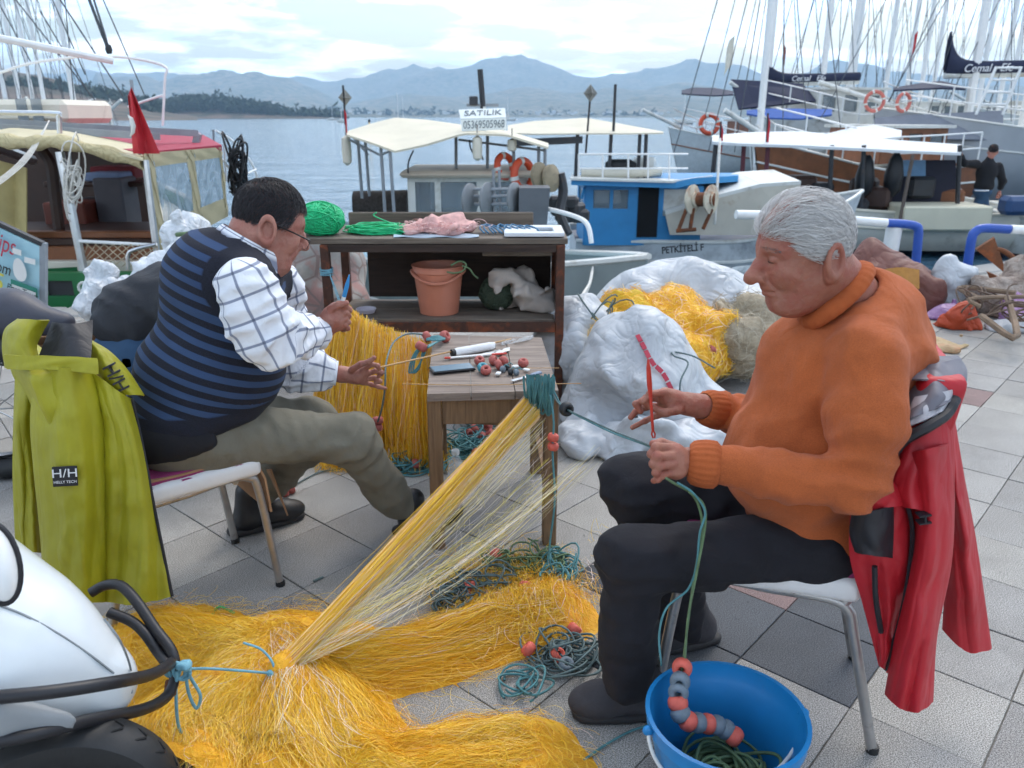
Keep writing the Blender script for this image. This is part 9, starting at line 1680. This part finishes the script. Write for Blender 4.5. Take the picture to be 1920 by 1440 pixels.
# ---- the tour boat on the left
def tour_boat():
 root = thing('tour_boat', 'green-hulled wooden tour boat with red roof and clear plastic curtain', 'boat', (-3.2, 8.0, SEA_Z)); Y0 = 6.55; X = lambda px, y, Y=Y0: W(px, y, Y)
 mg = M('green_boat_paint', '#1f6b3c', 0.4, 0.12, 3, 0.08, 20, dirt='#2f5a40', dirt_amt=0.2); xl, xr = X(-420, 540)[0], X(392, 540)[0]; zt, zb = X(0, 512)[2], -0.55
 hull(root, ((xl + xr) / 2, 6.75), ((xl + xr) / 2 - 1.9, 11.6), (xr - xl) * 0.94, zt - 0.02, zt + 0.05, zt + 0.7, mg, M_WHITE, M_WHITE, M_CREAM)
 # transom; a dark pane stands in for the shade inside its open hatch
 u = lambda px: (X(px, 540)[0] - xl) / (xr - xl); pane_wall(root, (xl, Y0 + 0.05), (xr, Y0 + 0.05), zb, zt, mg, [(u(84), u(136), (X(0, 556)[2] - zb) / (zt - zb), (X(0, 527)[2] - zb) / (zt - zb))], 0.08, M_DARK)
 ring(root, X(158, 540, 6.48), 0.045, 0.012, (0, -1, 0), M_WHITE, 'badge_ring')
 for y0, y1, Y, m in ((490, 520, 6.95, M_CREAM), (462, 489, 7.05, M_WOOD), (448, 461, 7.1, M_DARKWOOD), (434, 447, 7.15, M_WOOD)):
  a, b_ = X(-300, y0, Y), X(296, y1, Y); b = MB(); b.box(((a[0] + b_[0]) / 2, Y + 0.05, (a[2] + b_[2]) / 2), (b_[0] - a[0], 0.1, a[2] - b_[2] - 0.004), bev=0.006); b.build('bench_plank', m, root, False)
 a = X(-300, 436, 7.15); b = MB(); b.box(((a[0] + X(296, 436, 7.15)[0]) / 2, 7.6, a[2] - 0.03), (X(296, 436, 7.15)[0] - a[0], 0.8, 0.04)); b.build('bench_top', M_DARKWOOD, root, False)
 # dim saloon: back wall, cabinets, cushions
 b = MB(); p, q = X(-300, 262, 9.4), X(290, 460, 9.4); b.box(((p[0] + q[0]) / 2, 9.4, (p[2] + q[2]) / 2), (q[0] - p[0], 0.06, p[2] - q[2])); b.build('saloon_wall', M_DARKWOOD, root, False)
 b = MB(); b.box(((p[0] + q[0]) / 2, 8.5, X(0, 452, 8.5)[2]), (q[0] - p[0], 1.9, 0.05)); b.build('saloon_floor', M_DARKWOOD, root, False)
 for px, py, sx, sz, Y, m, nm in ((222, 385, 0.28, 0.55, 8.2, M('grey_cabinet', '#4e4e56', 0.6, 0.1), 'cabinet'), (140, 410, 0.40, 0.34, 8.0, M('red_brown_locker', '#6b3022', 0.5, 0.2), 'locker'), (180, 400, 0.3, 0.3, 8.3, M_DARK, 'locker'), (225, 322, 0.45, 0.12, 8.6, M('dull_red_cushion', '#7c2a30', 0.8), 'cushion'), (205, 330, 0.35, 0.08, 8.3, M('blue_white_cloth', '#7f93b5', 0.8), 'folded_cloth'), (190, 343, 1.0, 0.05, 8.35, M_DARKWOOD, 'shelf')):
  b = MB(); b.box(X(px, py, Y), (sx, 0.35, sz), bev=0.015); b.build(nm, m, root, False)
 # roof, awning, posts
 b = MB(); b.poly([X(160, 243, 9.5), X(372, 252, 9.5), X(416, 277, 7.7), X(268, 291, 7.0), X(120, 268, 7.2)], 0.05); b.build('red_roof', M('red_canvas_roof', '#a33247', 0.7, 0.1, 3, 0.2, 12), root, False)
 for q in (((-60, 226, 7.4), (372, 250, 8.0)), ((372, 250, 8.0), (366, 275, 8.0)), ((-60, 236, 7.3), (300, 256, 7.7))): b = MB(); b.bar(X(*q[0]), X(*q[1]), 0.05, 0.06); b.build('roof_beam', M_GALV, root, False)
 b = MB(); P = np.zeros((30, 10, 3)); rr = np.random.RandomState(2); ctl = ramp_at([X(-120, 232, 6.7), X(0, 262, 6.7), X(60, 268, 6.7), X(110, 266, 6.7), X(190, 284, 6.72), X(268, 306, 6.8)], 30)
 for i in range(30):
  r_ = 0.055 + 0.014 * math.sin(i * 1.1) + 0.01 * rr.rand()
  for j in range(10): t = 6.283 * j / 10; P[i, j] = ctl[i] + [0, r_ * math.cos(t), r_ * math.sin(t) * 0.9]
 b.sheet(P.transpose(1, 0, 2), 0, closed_u=True); b.build('rolled_awning', crease_mat('cream_canvas_roll', lin('#c4b78f'), lin('#a3946c'), 0.8, 9), root)
 canopy(root, [-120, 0, 25, 70, 120, 268], [236, 238, 236, 240, 244, 276], [250, 262, 256, 264, 262, 300], 7.6, 6.72, M('cream_awning_top', '#c9bf9f', 0.8, 0.08, 4, 0.3, 14), 0.02, name='awning')
 for a, c2, r_ in (((112, 285, 6.72), (158, 512, 6.66), 0.035), ((272, 300, 6.85), (298, 505, 6.8), 0.03), ((130, 285, 6.75), (140, 420, 6.75), 0.012), ((-20, 270, 6.8), (60, 300, 8.5), 0.05)): post(root, X(*a), X(*c2), r_, M_STEEL)
 b = MB(); b.tube(ramp_at([X(80, 282, 7.3), X(96, 310, 7.3), X(102, 360, 7.3), X(112, 440, 7.3)], 12), 0.05, 8); b.build('cabin_frame', M_DARKWOOD, root)
 # clear curtain with cream borders
 c = [X(270, 288, 6.95), X(415, 276, 7.7), X(428, 405, 7.75), X(300, 474, 6.95)]; Q = lambda s, t: (c[0] * (1 - s) + c[1] * s) * (1 - t) + (c[3] * (1 - s) + c[2] * s) * t
 mc = M('cream_curtain_border', '#b5ab8a', 0.7, 0.1, 6, 0.3, 30); t = NT('clear_creased_plastic'); cr = t.math('ABSOLUTE', t.math('SUBTRACT', t.noise(5, 3, 0.5, t.vec('Object', (1, 1, 0.35)), 1.5), 0.5)); t.col(lin('#9fb2bd')); t.set(Roughness=0.12, Alpha=t.ramp(cr, [(0.0, (0.85, 0.85, 0.85)), (0.06, (0.42, 0.42, 0.42)), (0.3, (0.30, 0.30, 0.30))])); t.bump(cr, 0.8, 0.05)
 def cells(us, vs_, hole):
  for i in range(len(us) - 1):
   for j in range(len(vs_) - 1):
    g = np.array([[Q(us[i] + (us[i + 1] - us[i]) * a / 5, vs_[j] + (vs_[j + 1] - vs_[j]) * d / 5) + [0, 0.015 * math.sin(9 * (us[i] + a / 5) + 5 * d), 0] for d in range(6)] for a in range(6)]); b = MB(); b.sheet(g, 0.006); b.build('curtain_pane' if (i, j) in hole else 'curtain_border', t.m if (i, j) in hole else mc, root)
 cells([0, 0.10, 0.52, 0.62, 0.96, 1.0], [0, 0.14, 0.72, 1.0], {(1, 1), (3, 1)})
 b = MB(); g = np.array([[X(-60 + 110 * i / 5, 285 + 150 * j / 6 + 6 * i, 6.9 + 0.05 * math.sin(i * 2)) for j in range(7)] for i in range(6)]); b.sheet(g, 0.01); b.build('side_curtain', M('yellowed_curtain', '#a89a68', 0.6, 0.2, 4, 0.2, 20), root)
 # upper works
 b = MB(); p, q = X(-200, 186, 8.2), X(126, 232, 8.2); b.box(((p[0] + q[0]) / 2, 8.7, (p[2] + q[2]) / 2), (q[0] - p[0], 1.0, p[2] - q[2]), bev=0.05); b.build('wheelhouse', M_CREAM, root, False)
 for px in (42, 70): b = MB(); b.box(X(px, 208, 8.19), (0.10, 0.01, 0.22)); b.build('window', M_GLASS, root, False)
 for pts, r_, m in (([(-80, 206, 7.2), (0, 211, 7.2), (104, 213, 7.2), (110, 220, 7.2), (112, 250, 7.2)], 0.022, M_STEEL), ([(165, 106, 9), (240, 108, 9), (308, 124, 9), (309, 150, 9), (305, 236, 9)], 0.014, M_PIPEWHITE), ([(0, 136, 9), (60, 118, 9), (165, 104, 9)], 0.014, M_PIPEWHITE), ([(240, 200, 9), (300, 180, 9), (305, 182, 9)], 0.012, M_PIPEWHITE), ([(-120, 55, 8), (0, 72, 8.2), (120, 96, 8.4), (212, 114, 8.6)], 0.035, M_PIPEWHITE),
      ([(240, 505, 6.6), (240, 478, 6.6), (252, 468, 6.6), (292, 458, 6.65)], 0.016, M_STEEL), ([(148, 452, 6.66), (295, 460, 6.75)], 0.014, M_PIPEWHITE), ([(405, 245, 9.5), (440, 268, 9.8), (478, 318, 10.0), (482, 370, 10.0)], 0.014, M_PIPEWHITE), ([(418, 300, 9.0), (445, 330, 9.2), (480, 318, 9.8)], 0.012, M_PIPEWHITE), ([(400, 243, 9.2), (402, 285, 9.2)], 0.012, M_GALV), ([(420, 262, 9.4), (424, 340, 9.4)], 0.012, M_PIPEWHITE), ([(460, 290, 9.9), (462, 350, 9.9)], 0.012, M_PIPEWHITE)):
  b = MB(); b.tube(ramp_at([X(*p) for p in pts], 18), r_, 8); b.build('rail', m, root)
 L = [[X(150 + 145 * s, 453 + 8 * s, 6.70), X(150 + 145 * min(1, s + 0.35), 500, 6.70)] for s in np.linspace(-0.3, 1, 12) if s >= 0] + [[X(150 + 145 * s, 453 + 8 * s, 6.70), X(150 + 145 * max(0, s - 0.35), 500, 6.70)] for s in np.linspace(0, 1, 10)]
 for q in L: b = MB(); b.tube(q, 0.0045, 4); b.build('net_cord', M('beige_cord', '#b9a890', 0.8), root)
 tangle('rope_coil', X(445, 318, 9.1), (0.03, 0.03, 0.06), 14, 0.012, M_BLACK, root, 3, -9, (0.05, 0.13), 20, 2.5); tangle('rope_coil', X(136, 338, 6.66), (0.02, 0.02, 0.06), 14, 0.006, M_ROPE_WHITE, root, 4, -9, (0.04, 0.11), 20, 2.5)
 for i in range(4): rope('mooring_line', [X(92 - 2 * i, 226 + 4 * i, 6.9), X(60 - 4 * i, 290, 6.5), X(20 - 5 * i, 330, 6.2), X(-40 - 8 * i, 372, 5.8)], 0.005, M_ROPE_WHITE, root, 12, 5)
 post(root, X(246, 150, 7.0), X(262, 290, 6.95), 0.014, M_GALV, 'flag_pole'); g = np.zeros((12, 9, 3))
 for i in range(12):
  for j in range(9): u_, v_ = j / 8, i / 11; g[i, j] = X(240 + 10 * v_ + u_ * (6 + 44 * v_), 180 + 108 * v_ - 16 * u_ * (1 - v_), 6.9 + 0.03 * math.sin(u_ * 9 + v_ * 3))
 b = MB(); b.sheet(g, 0.004); f = b.build('flag', M_RED, root); b = MB(); b.tube([X(240, 216, 6.84), X(246, 222, 6.83), X(250, 236, 6.83), X(249, 248, 6.83), X(244, 256, 6.84)], [0.004, 0.016, 0.02, 0.016, 0.004], 6); b.build('crescent', M_WHITE, f)
tour_boat()
for p0, p1, Y, ms, lb in ((-220, 60, 36.0, [(18, -400, 0.09), (38, -400, 0.09)], 'white sailing boat with two masts left behind the tour boat'), (-60, 200, 48.0, [(60, -400, 0.11), (84, -400, 0.10)], 'far white sailing boat masted behind the cream wheelhouse'), (60, 240, 40.0, [(106, -400, 0.09), (160, 140, 0.12)], 'white sailing boat with a short mast beside the white boom')):
 gulet('left', lb, Y, p0, p1, 0.6, M_WHITE, ms, M_CREAM, None, 1, (0.2, 0.6, 0.8, M_WHITE), True, 3.6)
def shrouds():
 r = thing('boom_tackle', 'dark tackle lines hanging from above over the tour boat', 'rigging', W(205, 90, 11))
 for q in (((160, -20), (204, 96), 0.02), ((170, -20), (206, 96), 0.014), ((185, -20), (270, 176), 0.008), ((90, -20), (160, 140), 0.008), ((100, -20), (232, 182), 0.010), ((0, 10), (60, 120), 0.008), ((30, 0), (180, 190), 0.008), ((75, 20), (170, 180), 0.008), ((120, -20), (140, 200), 0.007)): b = MB(); b.tube([W(*q[0], 11), W(*q[1], 11)], q[2], 5); b.build('line', M('dark_rigging', '#4d5258', 0.6), r)
 b = MB(); b.lathe([(0.03, -0.05), (0.045, 0.0), (0.03, 0.06)], 10, W(204, 93, 11)); b.build('block', M_DARK, r)
shrouds()
# ------------------------------------------------------------------ the quay's right side: rails, anchor, tarps, rubble
def quay_right():
 g = 'blue and white quay rails'
 r = thing('quay_rail', 'white pipe rail with blue bent end, left of the rail gap', 'rail', W(1715, 500, 7.9), g); Y = 7.9
 for pts, m in (([(1380, 402, 7.6), (1500, 406, 7.7), (1662, 418, Y)], M_PIPEWHITE), ([(1662, 418, Y), (1695, 420, Y), (1716, 424, Y), (1722, 436, Y), (1716, 505, Y)], M_PIPEBLUE)): b = MB(); b.tube(ramp_at([W(*p) for p in pts], 24), 0.042, 14); b.build('pipe', m, r)
 b = MB(); b.tube([W(1678, 420, Y + 0.06), W(1664, 500, Y + 0.06)], 0.075, 14); b.build('post', M_PIPEWHITE, r)
 r = thing('quay_rail', 'white pipe rail with blue bent end at the right edge', 'rail', W(1812, 505, 8.1), g)
 for pts, m in (([(1812, 512, 8.1), (1822, 448, 8.1), (1830, 434, 8.1), (1846, 428, 8.1), (1893, 430, 8.1)], M_PIPEBLUE), ([(1893, 430, 8.1), (1990, 434, 8.3), (2200, 446, 8.6)], M_PIPEWHITE)): b = MB(); b.tube(ramp_at([W(*p) for p in pts], 24), 0.045, 14); b.build('pipe', m, r)
 mt = crease_mat('brown_tarpaulin', lin('#6e4238'), lin('#4d2e28'), 0.6, 4)
 sack('brown_tarp', 'brown tarpaulin heap behind the orange shoulder', 'tarpaulin', [(W(1690, 545, 6.2), (0.30, 0.22, 0.25)), (W(1640, 520, 6.3), (0.28, 0.22, 0.24)), (W(1728, 560, 6.0), (0.15, 0.18, 0.20))], W(1680, 545, 6.2) - [0.7, 0.5, 0.5], W(1680, 545, 6.2) + [0.6, 0.5, 0.45], 0.024, mt, 41, 0.06, 0.04, 4)
 b = MB(); g_ = np.array([[W(1655 + 68 * i / 8, 506 + 36 * j / 6 - 4 * math.sin(i * 0.4), 5.88 - 0.02 * j + 0.02 * math.sin(i)) for j in range(7)] for i in range(9)]); b.sheet(g_, 0.01); tag(b.build('mesh_bag', M('ochre_mesh', '#9a6b2a', 0.8, 0.15, 30, 0.6, 80)), 'ochre mesh cloth lying on the brown tarpaulin', 'cloth')
 mp = crease_mat('mauve_printed_plastic', lin('#86608f'), lin('#a98fb0'), 0.5, 6)
 for lb, el, pl, sd_ in (('white and mauve plastic sack beside the brown tarpaulin', [(W(1785, 545, 6.05), (0.14, 0.13, 0.19)), (W(1808, 515, 6.1), (0.10, 0.08, 0.07))], [(W(1772, 598, 5.72), (0.13, 0.12, 0.10))], 51), ('white and mauve plastic sack lying at the right edge', [(W(1895, 618, 5.42), (0.18, 0.15, 0.10))], [(W(1912, 592, 5.5), (0.13, 0.12, 0.09))], 61)):
  r = thing('plastic_sack', lb, 'sack', el[0][0] * [1, 1, 0]); c = el[0][0]; sack('sack_body', None, None, el, c - [0.42, 0.4, 0.55], c + [0.42, 0.4, 0.4], 0.018, M_CLOTHW, sd_, 0.05, 0.04, 6, r); c = pl[0][0]; sack('printed_part', None, None, pl, c - [0.3, 0.3, 0.35], c + [0.3, 0.3, 0.3], 0.016, mp, sd_ + 3, 0.05, 0.04, 6, r)
 sack('orange_cloth', 'orange cloth crumpled on the slabs below the mauve sack', 'cloth', [(W(1797, 608, 5.45), (0.16, 0.12, 0.09)), (W(1836, 622, 5.36), (0.09, 0.07, 0.04))], W(1797, 608, 5.45) - [0.35, 0.3, 0.2], W(1797, 608, 5.45) + [0.35, 0.3, 0.2], 0.015, crease_mat('orange_plastic_cloth', lin('#b5431c'), lin('#8d3418'), 0.6, 6), 71, 0.05, 0.04, 8)
 sack('straw_litter', 'pale straw-coloured net scrap on the slabs behind the red jacket', 'net', [(G(1740, 650, 0.01), (0.25, 0.14, 0.03))], G(1740, 650) - [0.4, 0.3, 0.02], G(1740, 650) + [0.4, 0.3, 0.1], 0.014, fibre_mat('straw_fibre', lin('#a48a5c'), lin('#b9a884'), lin('#b8653a')), 77, 0.03, 0.02, 12)
 mm = NT('mottled_net_heap'); mm.col(mm.ramp(mm.noise(9, 6, 0.7), [(0.32, lin('#4a3a34')), (0.48, lin('#8a7c72')), (0.6, lin('#a79c92')), (0.72, lin('#7b4a38'))])); mm.set(Roughness=0.9); mm.bump(mm.noise(30, 5, 0.7), 0.8, 0.03)
 r = thing('net_heap', 'brown and grey heap of old nets and cords under the rusty anchor', 'net', G(1870, 600) * [1, 1, 0]); sack('heap_mass', None, None, [(G(1890, 560, 0.08), (0.32, 0.4, 0.16)), (G(1975, 555, 0.10), (0.45, 0.45, 0.20))], G(1880, 590) - [0.9, 0.9, 0.02], G(1880, 590) + [1.3, 1.1, 0.5], 0.03, mm.m, 83, 0.12, 0.05, 6, r); tangle('cord', G(1890, 575, 0.18), (0.25, 0.25, 0.06), 16, 0.006, M('brown_old_cord', '#6b5a4e', 0.9, 0.3, 20), r, 9, 0.02, (0.06, 0.16), 22, 0.5); rr = np.random.RandomState(15)
 for i in range(4): a = G(rr.uniform(1830, 1900), rr.uniform(560, 620), 0.2); b = MB(); b.tube(ramp_at([a, a + rr.normal(size=3) * [0.2, 0.15, 0.06], a + [rr.uniform(0.2, 0.4), rr.normal() * 0.2, 0.05]], 8), rr.uniform(0.012, 0.025), 7); b.build('driftwood', M('weathered_driftwood', '#7d6a58', 0.9, 0.25, 10, 0.5, 40), r)
 r = thing('anchor', 'rusty iron anchor leaning on the rubble heap', 'anchor', W(1885, 540, 6.9)); b = MB(); b.tube(ramp_at([W(1852, 468, 6.9), W(1880, 470, 6.85), W(1905, 490, 6.8), W(1916, 520, 6.8), W(1900, 538, 6.85), W(1870, 532, 6.9)], 26), [0.022] * 26, 10); b.build('arms', M_RUST, r); b = MB(); b.tube([W(1905, 490, 6.8), W(1960, 600, 7.1)], 0.026, 8); b.build('shank', M_RUST, r)
 for p, d in ((W(1862, 478, 6.86), (0.12, -0.05, -0.16)), (W(1872, 530, 6.9), (-0.12, 0, 0.1))): b = MB(); d = np.array(d); b.poly([p - d * 0.6 + [0.07, 0, 0.05], p - d * 0.6 - [0.07, 0, 0.05], p + d], 0.03, (0.2, 1, 0.2)); b.build('fluke', M_RUST, r, False)
quay_right()
